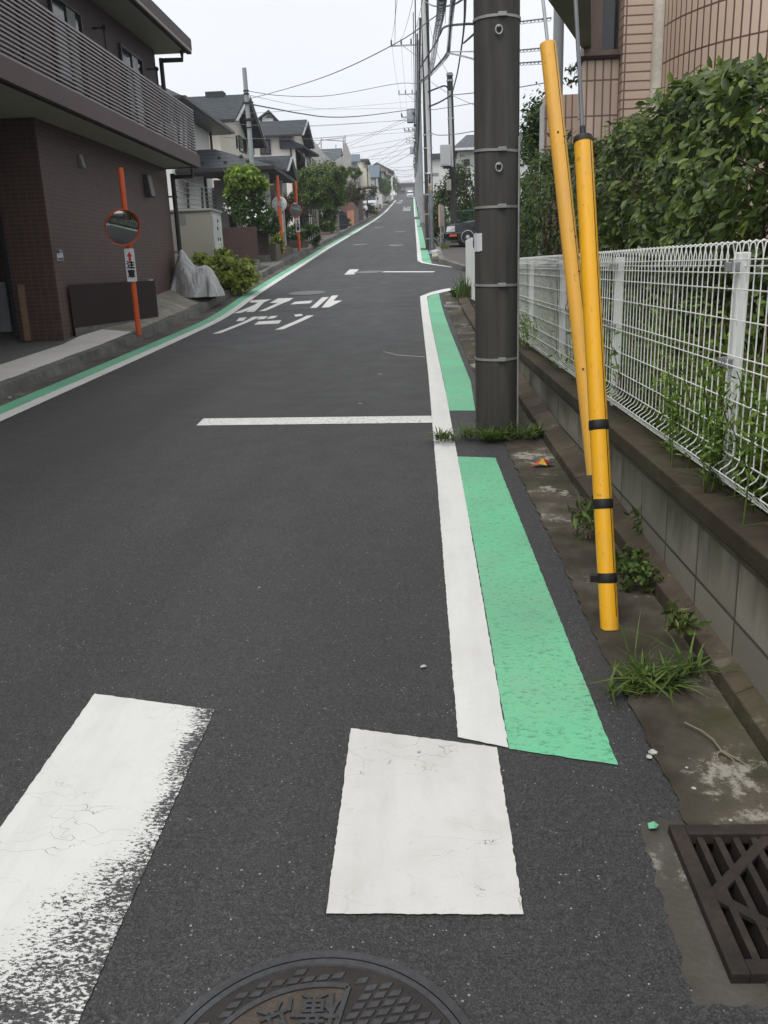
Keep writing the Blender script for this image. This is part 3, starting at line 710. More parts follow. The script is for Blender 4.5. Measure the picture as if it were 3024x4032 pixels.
# ---- utility pole at the kerb
PP = Vector((.555, 6.23, zr(6.23)))
pole = thing('utility_pole', PP, 'thick dark concrete utility pole with steel bands, nearest, at the gutter', 'utility pole')
m = MB(); m.lathe([(.158, -.3), (.155, 0), (.150, 3), (.140, 10.5)], PP, n=40); m.build('shaft', M_POLE, pole, smooth=True)
def bandz(v): return pY(1959, v, PP.y-.14).z
for v, thin in ((58, 0), (588, 0), (812, 0), (1122, 0), (1415, 0)):
    z = bandz(v); b = MB(); rr = .157-.0012*z
    b.lathe([(rr+.001, -.008), (rr+.003, -.008), (rr+.003, .008), (rr+.001, .008)], (PP.x, PP.y, z), (rng.uniform(-.03, .05), -.02, 1), n=40)
    bo = b.build('steel_band', M_STEELBAND, pole, smooth=True)
    k = MB(); k.box(PP.x-.005, PP.x+.05, PP.y-rr-.014, PP.y-rr+.004, z-.013, z+.013); k.build('buckle', M_STEELBAND, bo, bevel=.003)
for v in (120, 660):
    z = bandz(v); b = MB(); c = Vector((PP.x-.0, PP.y-.152, z))
    ring = [c+Vector((math.sin(a)*.021, -.012, math.cos(a)*.026)) for a in [i*.45 for i in range(15)]]
    b.tube(ring, .005, 6); b.bar(c+Vector((0, .02, .02)), c+Vector((0, -.02, .02)), .012, .012); b.build('ring_bolt', M_STEELBAND, pole, smooth=True)
b = MB(); xs = pY(2039, 1400, PP.y-.07).x
b.tube([(xs, PP.y-.085, zr(6.2)-.05), (xs-.002, PP.y-.084, 2.25)], .007, 8); b.build('earth_wire', M_STEELBAND, pole, smooth=True)
b = MB(); z0 = pY(1890, 1255, PP.y-.1).z; z1 = pY(1890, 1105+150*.45, PP.y-.1).z
vs = []; 
z1 = pY(1890, 917+0, PP.y-.1).z; z0 = pY(1890, 990, PP.y-.1).z
for i in range(7):
    a = rad(184+i*7.0); rr = .1575
    for z in (z0, z1): vs.append((PP.x+math.cos(a)*rr, PP.y+math.sin(a)*rr, z+rng.uniform(-.004, .004)))
b.add(vs, [(2*i, 2*i+2, 2*i+3, 2*i+1) for i in range(6)]); b.build('paper_notice', plain('white_paper', (.62, .63, .64), .8, 0, .05), pole)
g = MB(); c = Vector((PP.x-.05, PP.y-.2, PP.z+.02))
for _ in range(30): grass(g, c+Vector((rng.uniform(-.36, .34), rng.uniform(-.13, .12), 0)), 22, .11, .05, 1.3, .005)
for _ in range(10): grass(g, c+Vector((rng.uniform(-.36, .3), rng.uniform(-.1, .1), 0)), 3, .26, .05, .9, .003)
tag(origin_to(g.build('grass_tuft', L_GRASS), c), 'low tuft of green grass round the foot of the thick utility pole', 'grass')

# ---- yellow guy guards, tied at the kerb
def stay(name, bot, top, r, mat, label, depth, topcap, wire_top):
    B = Vector(bot); T = Vector(top); d = (T-B).normalized()
    th = thing(name, B, label, 'guy guard', 'yellow guy wire guards beside the block wall')
    m = MB(); n = 14; pts = [B.lerp(T, i/n) for i in range(n+1)]
    m.tube(pts, r, 24); m.build('guard_tube', mat, th, smooth=True)
    side = Vector((1, -.3, 0)).cross(d).normalized()
    sm = MB(); e = (Vector((0, -1, 0))+Vector((.75, 0, 0))).normalized(); e = (e-d*e.dot(d)).normalized()
    sm.tube([B+d*.05+e*(r+.0002), T-d*.01+e*(r+.0002)], .0016, 4); sm.build('seam', M_INK, th)
    w = MB(); w.tube([T-d*.03, T+d*wire_top], .008, 8); w.build('guy_wire', M_WIRE if topcap else M_GALV, th, smooth=True)
    for k, ss in ((.24, .8), (.245, -.2), (.47, .75), (.55, .8), (.78, .8), (.79, -.1)):
        q = B.lerp(T, k); ee = (Vector((0, -1, 0))+Vector((ss, 0, 0))).normalized(); ee = (ee-d*ee.dot(d)).normalized()
        
        if not topcap: MB().lathe([(.005, -.002), (.005, .002)], q+ee*(r+.0005), ee, 8).build('rivet', M_INK, th)
    return th, B, T, d
gb = G(2401, 2478, .0); gt = pD(2296, 549, 3.22)
th, B_, T_, d_ = stay('guy_wire_guard', gb, gt, .0345, M_YEL, 'bright yellow guard tube with three black tape bands, reaching down to the gutter', 3.2, True, 6.5)
for u, v in ((2360, 1672), (2378, 1985), (2387, 2275)):
    q = min((B_.lerp(T_, k/400) for k in range(401)), key=lambda p: abs((CAMR.T @ (np.array(p)-C0))[1]/(CAMR.T @ (np.array(p)-C0))[2]*F_+CY-v))
    b = MB(); b.lathe([(.0352, -.019), (.0372, -.016), (.0376, 0), (.0368, .012), (.0354, .018)], q, d_+Vector((rng.uniform(-.05, .05), 0, 0)), 24)
    if v == 2275: b.box(q.x-.062, q.x-.03, q.y-.012, q.y+.012, q.z-.014, q.z+.012)
    b.build('tape_band', M_BLACK, th, smooth=True)
b = MB(); b.lathe([(.037, -.012), (.0375, .0), (.034, .01), (.012, .018), (.010, .05)], T_, d_, 24); b.build('top_cap', M_BLACK, th, smooth=True)
gb2 = pD(2342, 1868, 4.0); gt2 = pD(2157, 173, 3.95)
stay('guy_wire_guard', gb2, gt2, .0375, M_YEL2, 'longer faded yellow guard tube with open split top, leaning behind the taped one', 4.0, False, 6.)

# ---- drain grate
dg = thing('drain_grate', gTL, 'rusty square iron drain grate with diagonal braces over a dark pit', 'drain grate')
def gp(a, b, z=0): q = gTL+ge1*a+ge2*b; return Vector((q.x, q.y, gTL.z+(ge2.z)*b*1.0+z+.012))
fr = MB(); fw = .038
for a0, b0, a1, b1 in ((fw/2, 0, fw/2, GL), (GW-fw/2, 0, GW-fw/2, GL), (fw, fw/2, GW-fw, fw/2), (fw, GL-fw/2, GW-fw, GL-fw/2)): fr.bar(gp(a0, b0), gp(a1, b1), fw, .03)
fr.build('frame', M_RUST, dg, bevel=.003)
bs = MB(); nb = 9
for k in range(nb):
    a0 = fw+(k+.65)*(GW-2*fw)/nb; bs.bar(gp(a0, fw, -.018), gp(a0, GL-fw, -.018), .016, .05)
bs.build('bars', M_RUST, dg)
br = MB(); mid = GW*.5
for p0, p1 in (((mid, fw), (fw, GL*.5)), ((fw, GL*.5), (mid, GL-fw)), ((mid, GL-fw), (GW-fw, GL*.5)), ((GW-fw, GL*.5), (mid, fw)), ((mid, fw), (mid, GL-fw))): br.bar(gp(*p0, .001), gp(*p1, .001), .026, .014)
br.build('brace', M_RUST, dg, bevel=.003)
pit = MB(); x = [gp(.012, .012, -.02), gp(GW-.012, .012, -.02), gp(GW-.012, GL-.012, -.02), gp(.012, GL-.012, -.02)]; lo = [q-Vector((0, 0, .45)) for q in x]
pit.add(x+lo, [(0, 1, 5, 4), (1, 2, 6, 5), (2, 3, 7, 6), (3, 0, 4, 7), (4, 5, 6, 7)]); pit.build('pit', concrete('wet_pit_concrete', (.03, .028, .024)), dg)
rim = MB()
for s0, s1, w in ((-.075, 0, 0),): 
    oc = [(-.07, -.06), (GW+.05, -.06), (GW+.05, GL+.06), (-.10, GL+.06)]; ic = [(0, 0), (GW, 0), (GW, GL), (0, GL)]; o_, i_ = [], []; K = 24
    for k in range(4):
        for q in range(K):
            f = q/K; a, b = oc[k], oc[(k+1) % 4]; c_2, d_2 = ic[k], ic[(k+1) % 4]
            o_.append(gp(a[0]+(b[0]-a[0])*f+rng.uniform(-.009, .009), a[1]+(b[1]-a[1])*f+rng.uniform(-.009, .009), -.0125)); i_.append(gp(c_2[0]+(d_2[0]-c_2[0])*f, c_2[1]+(d_2[1]-c_2[1])*f, -.009))
    n4 = 4*K; rim.add(o_+i_, [(k, (k+1) % n4, n4+(k+1) % n4, n4+k) for k in range(n4)])
rim.build('concrete_collar', concrete('rough_collar_concrete', (.09, .084, .072), (.03, .027, .02), .6, speck=.5), dg)

# ---- round covers
FONT_M = {}
def text_mesh(txt, size, depth=.004):
    cu = bpy.data.curves.new('t', 'FONT'); cu.body = txt; cu.size = size; cu.extrude = depth/2; cu.align_x = 'CENTER'; cu.align_y = 'CENTER'
    o = bpy.data.objects.new('t', cu); COL.objects.link(o); dgp = bpy.context.evaluated_depsgraph_get()
    me = bpy.data.meshes.new_from_object(o.evaluated_get(dgp)); bpy.data.objects.remove(o); bpy.data.curves.remove(cu)
    return me
def text_into(mb, txt, size, org, ex, ey, depth=.004, mi=0, bold=0):
    me = text_mesh(txt, size, depth); org = Vector(org); ex = Vector(ex).normalized(); ey = Vector(ey).normalized(); ez = ex.cross(ey)
    for dx, dy in ([(0, 0)] if not bold else [(-bold, 0), (bold, 0), (0, bold), (0, -bold)]):
        mb.add([org+ex*(v.co.x+dx)+ey*(v.co.y+dy)+ez*(v.co.z+dx*.01) for v in me.vertices], [tuple(p.vertices) for p in me.polygons], mi)
    bpy.data.meshes.remove(me)
mtop = G(*dpx(720, 2058)); mR = G(*dpx(985, 2175)); 
# circle through three rim points
q3 = [G(*dpx(500, 2115)), mtop, G(*dpx(985, 2170))]
(ax_, ay_), (bx_, by_), (cx_, cy_) = [(q.x, q.y) for q in q3]
dd = 2*(ax_*(by_-cy_)+bx_*(cy_-ay_)+cx_*(ay_-by_))
ux = ((ax_**2+ay_**2)*(by_-cy_)+(bx_**2+by_**2)*(cy_-ay_)+(cx_**2+cy_**2)*(ay_-by_))/dd
uy = ((ax_**2+ay_**2)*(cx_-bx_)+(bx_**2+by_**2)*(ax_-cx_)+(cx_**2+cy_**2)*(bx_-ax_))/dd
MR = math.hypot(ax_-ux, ay_-uy); print('manhole', ux, uy, MR)
MR = min(max(MR, .3), .42)
if abs(MR-math.hypot(ax_-ux, ay_-uy)) > 1e-6: uy = mtop.y-MR; ux = mtop.x+.01
mc = Vector((ux, uy, zr(uy)+.003))
sl = zr(uy+.5)-zr(uy-.5); nrm = Vector((0, -sl, 1)).normalized()
mh = thing('manhole_cover', mc, 'big round iron manhole cover with raised diamond pattern and two characters', 'manhole cover')
def disc_pt(r, a, h=0): return mc+Vector((r*math.cos(a), r*math.sin(a), r*math.sin(a)*sl))+nrm*h
f = MB(); f.lathe([(MR-.022, 0), (MR-.022, .008), (MR-.004, .008), (MR, .002)], mc, nrm, 96); f.build('frame_ring', M_IRON, mh)
f = MB(); f.lathe([(MR-.0245, 0), (MR-.025, .0075), (MR-.026-.012, .0075), (MR-.040, .0035), (.001, .0035)], mc, nrm, 96); cv = f.build('cover', M_IRON, mh)
pl = MB()
pat_r = MR-.045
wedge = (rad(79), rad(160))
def in_wedge(x, y):
    r = math.hypot(x, y); a = math.atan2(y, x); return wedge[0]-.03 < a < wedge[1] and .03 < r < MR-.085
e1 = Vector((.030, .0045, 0)); e2 = Vector((.011, .0215, 0))
for i in range(-30, 31):
    for j in range(-30, 31):
        cc_ = e1*i+e2*j
        cs_ = [cc_+e1*a+e2*b for a, b in ((-.40, -.36), (.40, -.36), (.40, .36), (-.40, .36))]
        if max(p.length for p in cs_) > pat_r or any(in_wedge(p.x, p.y) for p in cs_) or cc_.y < -.12: continue
        lo_ = [mc+Vector((p.x, p.y, p.y*sl))+nrm*.0035 for p in cs_]; q_ = [mc+Vector((p.x, p.y, p.y*sl))+nrm*.0072 for p in [cc_+(p-cc_)*.86 for p in cs_]]
        pl.hexa(lo_+q_)
for r_ in (MR-.09,):
    st = [disc_pt(r_, wedge[0]+(wedge[1]-wedge[0])*k/24, .006) for k in range(25)]
    for a, b in zip(st[:-1], st[1:]): pl.bar(a, b, .012, .005, nrm)
pl.bar(disc_pt(.05, wedge[0], .006), disc_pt(MR-.09, wedge[0], .006), .010, .005, nrm)
pl.build('raised_pattern', M_IRON, cv)
rc = MB(); rc.add([disc_pt(MR-.041, 2*math.pi*k/64, .0038) for k in range(64)], [tuple(range(64))]); rc.build('recess', plain('dark_brown_cast_iron', (.035, .031, .028), .65, .3, .3, 14, .3), cv)
wp = MB(); st = [disc_pt(.03, wedge[0], .0044)]+[disc_pt(MR-.096, wedge[0]+(wedge[1]-wedge[0])*k/24, .0044) for k in range(25)]
wp.add(st, [tuple(range(len(st)))]); wp.build('brown_panel', M_IRONB, cv)
tx = MB()
for ch, a_, r_, sz in (('横', rad(92), MR-.142, .080), ('浜', rad(117), MR-.142, .080)):
    o_ = disc_pt(r_, a_, .007); ey = -(disc_pt(1, a_)-disc_pt(0, a_)); ey.normalize(); ex = ey.cross(nrm).normalized()
    text_into(tx, ch, sz, o_, ex, ey, .006, 0, .0012)
tx.build('raised_characters', M_IRON, cv)
def small_cover(name, c, r, label):
    c = Vector(c); c.z += .003; n_ = Vector((0, -(zr(c.y+.5)-zr(c.y-.5)), 1)).normalized()
    tt = thing(name, c, label, 'manhole cover')
    f = MB(); f.lathe([(r, 0), (r, .006), (r*.9, .006), (r*.89, .003), (.01, .003)], c, n_, 40); ff = f.build('cover', plain('worn_pale_iron', (.13, .13, .13), .5, .4, .3, 30), tt)
    g = MB()
    for i in range(-7, 8):
        for j in range(-7, 8):
            x, y = i*r*.115, j*r*.115
            if math.hypot(x, y) < r*.82 and (i+j) % 2: g.lathe([(r*.05, .002), (r*.045, .007)], c+Vector((x, y, -n_.y*y/n_.z*1.0)), n_, 6)
    g.build('studs', plain('pale_studs', (.22, .22, .21), .5, .3, .3), ff)
p0 = G(*cS(1055, 320)); small_cover('manhole_cover', p0, .42, 'round studded cover just above the large white road lettering')
p0 = G(*cQ(1460, 920)); small_cover('manhole_cover', p0, .42, 'pale round cover at the left end of the side street line')

# ---- litter, twig, stones, weeds in the gutter
def wrapper():
    c = G(2137, 1836, .012); m = MB()
    vs = [c+Vector((x*.075, y*.05, max(0, z)*.05)) for x, y, z in ((-1, -.2, .1), (-.4, -.6, .5), (.3, -.5, .2), (1, -.3, .6), (.8, .5, .3), (.1, .7, .9), (-.5, .5, .3), (0, 0, 1.1), (.4, .1, .5), (-.4, 0, .7))]
    m.add(vs, [(0, 1, 9), (1, 2, 7), (1, 7, 9), (2, 8, 7), (2, 3, 8), (3, 4, 8), (4, 5, 8), (5, 7, 8), (5, 6, 9), (5, 9, 7), (6, 0, 9)])
    m.m = [0, 1, 0, 0, 2, 2, 0, 1, 0, 1, 0]
    o = m.build('candy_wrapper', [plain('red_foil', (.50, .03, .02), .3, .1), plain('yellow_foil', (.62, .42, .06), .3, .1), M_BLACK])
    origin_to(o, c); tag(o, 'crumpled red and yellow wrapper lying in the gutter', 'litter')
wrapper()
m = MB(); pp = [G(*cG(*q), .025) for q in ((890, 80), (1010, 140), (1090, 200), (1150, 280))]
m.tube(pp, [.0025, .003, .003, .0025], 6); m.tube([pp[3], G(*cG(1230, 340), .012), G(*cG(1275, 430), .012)], [.0035, .003, .002], 5); m.tube([pp[3], G(*cG(1250, 330), .02), G(*cG(1350, 395), .015)], [.003, .002, .001], 5); m.tube([pp[3], G(*cG(1118, 300), .02), G(*cG(1130, 355), .015)], [.003, .002, .001], 5)
tag(origin_to(m.build('dry_twig', plain('bleached_twig', (.20, .165, .12), .8), smooth=True), pp[3]), 'bleached forked twig lying in the gutter above the drain', 'twig')
m = MB(); cc = G(*cG(670, 810), .012); m.add([cc+Vector((x*.014, y*.014, z*.003)) for x, y, z in ((-1, -.8, 0), (.2, -1, 1), (1, .2, 0), (.3, 1, 1), (-.9, .6, .5))], [(0, 1, 2, 3, 4)])
tag(origin_to(m.build('paint_chip', M_GREEN), cc), 'tiny loose flake of green paint beside the drain', 'paint flake')
def stone(c, r, label, mat):
    bm = bmesh.new(); bmesh.ops.create_icosphere(bm, subdivisions=2, radius=r)
    for v in bm.verts: v.co *= rng.uniform(.8, 1.15); v.co.z *= .5
    me = bpy.data.meshes.new('pebble'); bm.to_mesh(me); bm.free(); me.materials.append(mat); o = bpy.data.objects.new('pebble', me); COL.objects.link(o); o.location = c
    tag(o, label, 'stone', 'loose pebbles along the gutter edge')
M_PEB = plain('pale_pebble', (.40, .39, .36), .8, 0, .2, 20)
for (x, y), r in (((667, 290), .013), ((640, 322), .009), ((955, 545), .007), ((905, 398), .004), ((1215, 772), .005)):
    stone(G(*cG(x, y), .008), r, 'small pale pebble beside the broken asphalt edge', M_PEB)
for (x, y), r in (((92, 1577), .02), ):
    o = stone(G(*cL(x, y), .01), r, 'small white scrap in the left gutter', M_PEB)
for u, v, r in ((915, 1440, .011), (822, 808, .02), (778, 872, .018), (826, 768, .012), (560, 1270, .006), (905, 1625, .006)):
    c = G(*dpx(u, v), .006); m = MB(); m.add([c+Vector((x*r, y*r, z*.004)) for x, y, z in ((-1, -.6, 0), (.1, -1, 1), (1.1, .1, 0), (.2, .9, 1), (-.9, .5, .4))], [(0, 1, 2, 3, 4)])
    tag(origin_to(m.build('paper_scrap', M_PEB), c), 'tiny pale scrap lying on the open road surface', 'litter', 'pale scraps on the road surface')
mark('scratch', [p[:2] for p in [G(*dpx(*q)) for q in ((828, 759), (858, 766.5), (918, 770.5), (918, 772), (857, 768.2), (828, 760.2))]], M_FADE, .003, None, None)
# patched seams and faint stains of the carriageway
M_PATCH = asphalt('darker_patch_asphalt', (.040, .0395, .039))
mark('patched_strip', [(-3.2, 16.9), (-.3, 17.1), (.0, 18.0), (-3.2, 17.9)], M_PATCH, .0015, None, (.1, .03))
mark('patched_strip', [(.25, .3), (.62, .3), (.62, 1.15), (.35, 1.3)], M_PATCH, .0015, None, (.05, .02))

g = MB(); c = G(*cR(1040, 1370), .02)
for k in range(14): grass(g, G(*cR(rng.uniform(880, 1260), rng.uniform(1330, 1440)), .01), 11, .12, .025, 1.3, .005)
grass(g, G(*cR(1000, 1300), .01), 8, .24, .03, .5, .003)
for k in range(4): grass(g, G(*cR(rng.uniform(1200, 1330), rng.uniform(1280, 1400)), .01), 7, .20, .03, 1.2, .005)
tag(origin_to(g.build('grass_clump', L_GRASS), c), 'sprawling green grass clump in the gutter below the yellow guards', 'grass')
def herb(c, r, n, name, label, mat=L_GRASS, ls=.022):
    c = Vector(c); pts, out = blob(c+Vector((0, 0, r*.6)), (r, r, r*.75), n, 25, .3)
    o = leaves(name, pts, ls, mat, None, out, .8); o.data.transform(Matrix.Translation(-c)); o.location = c; tag(o, label, 'weed')
herb(G(*cR(975, 800), .02), .075, 260, 'leafy_weed', 'small round leafy weed beside the taped yellow guard, upper of two')
herb(G(*cR(1030, 900), .02), .085, 300, 'leafy_weed', 'small round leafy weed at the kerb foot, lower of two')
def weed(c, h, n, name, label, ng=6):
    c = Vector(c); st = MB(); lf = []
    for k in range(ng): sprig(st, lf, c+Vector((rng.uniform(-.05, .05), rng.uniform(-.05, .05), 0)), h*rng.uniform(.6, 1), n)
    tt = thing(name, c, label, 'weed'); st.build('stems', L_DRY, tt); leaves('leaf_sprays', lf, .06, L_GRASS, tt, None, .3)
weed(G(*cR(760, 640), .02), .22, 14, 'tall_weed', 'thin seeded weed in the gutter left of the taped yellow guard')
weed(G(*cR(1040, 640), .06), .18, 10, 'tall_weed', 'thin weed on the kerb right of the taped yellow guard')
weed(G(*cR(1195, 1130), .06), .10, 8, 'tall_weed', 'short sprout in the kerb joint below the yellow guards')

# ---- weeds behind and through the fence
st = MB(); lf = []; gr = MB()
for k in range(1000):
    y = rng.uniform(1.2, 12)**1.0; dens = rng.random()
    hh = rng.uniform(.15, .5) if y > 6 else rng.uniform(.25, .72)
    sprig(st, lf, (rng.uniform(1.17, 1.6), y, .53), hh*rng.uniform(.6, 1.2), 24, .075)
for k in range(420): grass(gr, (rng.uniform(1.17, 1.6), rng.uniform(1.5, 12), .52), 7, rng.uniform(.25, .6), .05, .8, .006)
weeds = tag(gr.build('weed_cover', L_GRASS), 'green weeds and grass growing behind the white fence', 'weeds', None, 'stuff')
leaves('weed_leaves', lf, .048, L_WEED, weeds, None, .36); st.build('weed_stems', L_DRY, weeds)
def mugwort(y, z, h, n, label):
    c = Vector((1.1, y, z)); s_ = MB(); l_ = []
    for k in range(n): sprig(s_, l_, c+Vector((rng.uniform(-.06, .12), rng.uniform(-.22, .22), 0)), h*rng.uniform(.5, 1), 48, .055)
    tt = thing('feathery_weed', c, label, 'weed'); s_.build('stems', L_GRASS, tt); leaves('leaf_sprays', l_, .032, L_WEED, tt, None, .3)
mugwort(3.0, .60, .48, 16, 'feathery weed pushing through the fence beside the nearest post')
mugwort(3.7, .60, .40, 12, 'feathery weed pushing through the fence midway along the nearest panel')
mugwort(2.5, .60, .46, 12, 'feathery weed through the fence at the right picture edge')
mugwort(8.8, .60, .4, 9, 'yellowish weed at the fence just right of the thick utility pole')
# big flat stone behind the fence
m = MB(); c = Vector((1.75, 6.6, .5)); prof = [(-.42, 0), (-.5, .35), (-.36, .62), (-.1, .86), (.12, .80), (.34, .55), (.46, .3), (.40, 0)]
m.prism([c+Vector((a*.55, a*.75, b)) for a, b in prof], Vector((.2, -.14, .02))); o = m.build('garden_stone', concrete('pale_garden_stone', (.30, .29, .28), (.12, .11, .10), .4), None, bevel=.05)
tag(origin_to(o, c), 'pale upright garden stone standing behind the white mesh fence', 'stone')

# ---- hedge shrubs behind the fence
def hedge(y0, y1, x0, zt, n, name, label, mat, ls, six, amp=.22, slope=0):
    c = Vector((x0+.6, (y0+y1)/2, .53)); tt = thing(name, c, label, 'hedge shrub', 'evergreen shrubs behind the white fence')
    pts, out = boxcloud(x0, x0+1.3, y0, y1, .62, zt, n, amp, 1.3, slope)
    ni = int(n*.45); yi = nr.uniform(y0, y1, ni); zi = nr.uniform(.6, zt-.25, ni)+slope*(yi-(y0+y1)/2); xi = nr.uniform(x0+.25, x0+1.0, ni); pts = np.concatenate([pts, np.stack([xi, yi, zi], 1)]); out = np.concatenate([out, np.tile([-1., -.3, .2], (ni, 1))])
    leaves('foliage', pts, ls, mat, tt, out, .42, .2, six, .55)
    b = MB()
    for k in range(int(9*(y1-y0))):
        y = rng.uniform(y0+.1, y1-.1); x = x0+rng.uniform(.25, .8); p = [Vector((x, y, .5))]
        for j in range(4): p.append(p[-1]+Vector((rng.uniform(-.14, .10), rng.uniform(-.16, .16), (zt-.75)/4)))
        b.tube(p, [.014, .012, .009, .007, .004], 5)
        for j in range(3):
            q = p[rng.choice([1, 2, 3])]; b.tube([q, q+Vector((rng.uniform(-.3, .05), rng.uniform(-.25, .25), rng.uniform(.1, .35)))], [.006, .003], 4)
    b.build('branches', M_BARK, tt, smooth=True)
    return tt
def hedge_top(u, v, X): return pX(u, v, X).z
XH = 1.55
yA = pX(2790, 265, XH).y; yB = pX(2480, 400, XH).y; yC = pX(2440, 520, XH).y; yD = pX(2310, 520, XH).y
zA = hedge_top(2790, 265, XH+.2); zC = hedge_top(2440, 520, XH+.2); zD = hedge_top(2310, 525, XH+.2)
print('hedge', yA, yB, yC, yD, zA, zC, zD)
hedge(1.4, 4.0, 1.48, 2.12, 4800, 'hedge_shrub', 'evergreen hedge shrub at the right picture edge behind the fence', L_HEDGE, .070, True, .06, .10)
hedge(3.95, 6.55, 1.42, 2.42, 10500, 'hedge_shrub', 'tallest glossy evergreen shrub in front of the beige curved tile wall', L_HEDGE, .068, True, .08, .13)
hedge(6.7, 9.5, 1.50, 2.50, 9500, 'hedge_shrub', 'clipped evergreen shrub behind the two yellow guards', L_HEDGE, .066, True, .09)
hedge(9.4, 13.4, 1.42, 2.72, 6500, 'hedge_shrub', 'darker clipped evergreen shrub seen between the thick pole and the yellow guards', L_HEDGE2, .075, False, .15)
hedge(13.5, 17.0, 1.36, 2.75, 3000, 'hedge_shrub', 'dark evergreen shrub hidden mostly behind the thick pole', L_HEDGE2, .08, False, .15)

def tree(base, label, trunk_h, crown_c, crown_r, n, ls, mat, name='tree', group=None, clumps=50, extra=None, flowers=0, lean=(0, 0), tr=.06, spread=.3):
    b = Vector(base); tt = thing(name, b, label, 'tree' if 'tree' in name else 'shrub', group)
    cc = Vector(crown_c); t = MB()
    p1 = b.lerp(cc, .45)+Vector((lean[0], lean[1], 0)); t.tube([b-Vector((0, 0, .15)), b.lerp(p1, .5), p1, b.lerp(cc, .95)], [tr, tr*.8, tr*.6, tr*.25], 8)
    for k in range(10):
        f = rng.uniform(.3, .9); q = b.lerp(cc, f); e = cc+Vector((rng.uniform(-1, 1)*crown_r[0]*.8, rng.uniform(-1, 1)*crown_r[1]*.8, rng.uniform(-.5, .9)*crown_r[2]*.8))
        t.tube([q, q.lerp(e, .5)+Vector((0, 0, .1)), e], [tr*.45, tr*.3, tr*.1], 5)
    t.build('trunk', M_BARK, tt, smooth=True)
    pts, out = blob(cc, crown_r, n, clumps, spread)
    if extra:
        for c2, r2, n2 in extra:
            p2, o2 = blob(c2, r2, n2, max(8, clumps//3), spread); pts = np.concatenate([pts, p2]); out = np.concatenate([out, o2])
    cr = leaves('crown', pts, ls, mat, tt, out, .5, .2)
    if flowers:
        p2, o2 = blob(cc, [r*1.06 for r in crown_r], flowers, 40, .12, .95); leaves('flowers', p2, .075, L_FLOW, tt, o2, .9, 0)['kind'] = 'stuff'
    return tt
tree((1.9, 22.5, 1.2), 'evergreen tree behind the hedge, seen between the thick pole and the beige building', 2.5, (2.55, 15.5, 3.1) , (.75, 1.4, .85), 3200, .09, L_HEDGE2, 'evergreen_tree', None, 40) if False else tree((2.6, 15.6, .53), 'evergreen tree behind the hedge, between the thick pole and the beige building', 2.5, (2.18, 15.6, 3.35), (.42, .8, .72), 2600, .09, L_HEDGE2, 'evergreen_tree', None, 36, [((2.95, 15.8, 4.45), (.42, .4, .16), 260), ((2.05, 15.4, 2.9), (.5, .6, .8), 1200)])

# ---- beige tiled apartment building
bb = thing('apartment_building', (4, 10, .53), 'beige tiled apartment building with curved corner, dark window and balcony slab behind the hedge', 'building')
YW = 9.7
def at(u, v): return pY(u, v, YW)
w0 = at(2296, 238); w1 = at(2446, 222); zs = w0.z
# low wall under the window, far wall beyond, pilaster and curved drum
MB().box(w0.x, w1.x+.02, YW, YW+.25, .4, zs-.002).build('wall', M_BEIGE, bb)
MB().box(w0.x-.03, w1.x, YW-.03, YW+.3, zs, zs+.035).build('window_sill', M_DARKBROWN, bb)
fwl = pY(2145, 400, 12.0); fz = pY(2230, 372, 12.0).z
fw_ = MB(); fw_.box(fwl.x, w0.x+1.2, 12.0, 12.2, .4, fz); fw_.build('far_wall', M_BEIGE, bb)
fe = MB(); fe.box(fwl.x-.035, fwl.x-.003, 11.98, 12.2, .4, fz-.1); fe.build('wall_end', plain('pale_grey_trim', (.50, .50, .48)), bb)
pil0, pil1 = at(2446, 100).x, at(2566, 100).x
MB().box(pil0, pil1, YW-.12, YW+.4, .4, 9).build('pilaster', M_BEIGEH, bb)
col = at(2578, 100).x
MB().tube([(col+.02, YW-.14, .4), (col+.02, YW-.14, 9)], .075, 16).build('corner_trim', plain('cream_trim', (.60, .55, .47)), bb, smooth=True)
dc = Vector((col+1.75, YW-.05, 0)); R_ = 1.72; dm = MB(); nseg = 48; ang = [rad(178+k*(184/nseg)) for k in range(nseg+1)]
vs = []; 
for a in ang:
    for z in (.4, 9.): vs.append((dc.x+R_*math.cos(a), dc.y+R_*math.sin(a), z))
dm.add(vs, [(2*i, 2*i+2, 2*i+3, 2*i+1) for i in range(nseg)]); do = dm.build('curved_wall', M_DRUM, bb, smooth=True)
uv = do.data.uv_layers.new(name='UVMap')
for lp in do.data.loops:
    co = do.data.vertices[lp.vertex_index].co+BASE[bb.name]; a = math.atan2(co.y-dc.y, co.x-dc.x) % (2*math.pi); uv.data[lp.index].uv = (a*R_, co.z+.06)
# window: frame posts and dark pane
xa, xb = at(2330, 100).x, at(2446, 100).x
wf = MB(); wf.box(w0.x+.01, xa+.11, YW+.02, YW+.22, zs+.037, 6.5); wf.box(xb-.012, xb+.0, YW+.05, YW+.2, zs+.036, 6.5); wf.box(xa+.11, xb, YW+.06, YW+.2, zs+.037, zs+.10); wo_ = wf.build('window', plain('brown_window_frame', (.17, .12, .10), .5, .2), bb)
MB().box(xa+.115, xb-.015, YW+.1, YW+.12, zs+.10, 6.5).build('pane', M_GLASSD, wo_)
MB().box(w0.x+.02, 7, YW+.42, YW+3, 6, 9).build('upper_wall', M_BEIGEH, bb)
MB().box(col+.2, 7, YW+1.7, YW+3, .4, 9).build('rear_wall', M_BEIGE, bb)
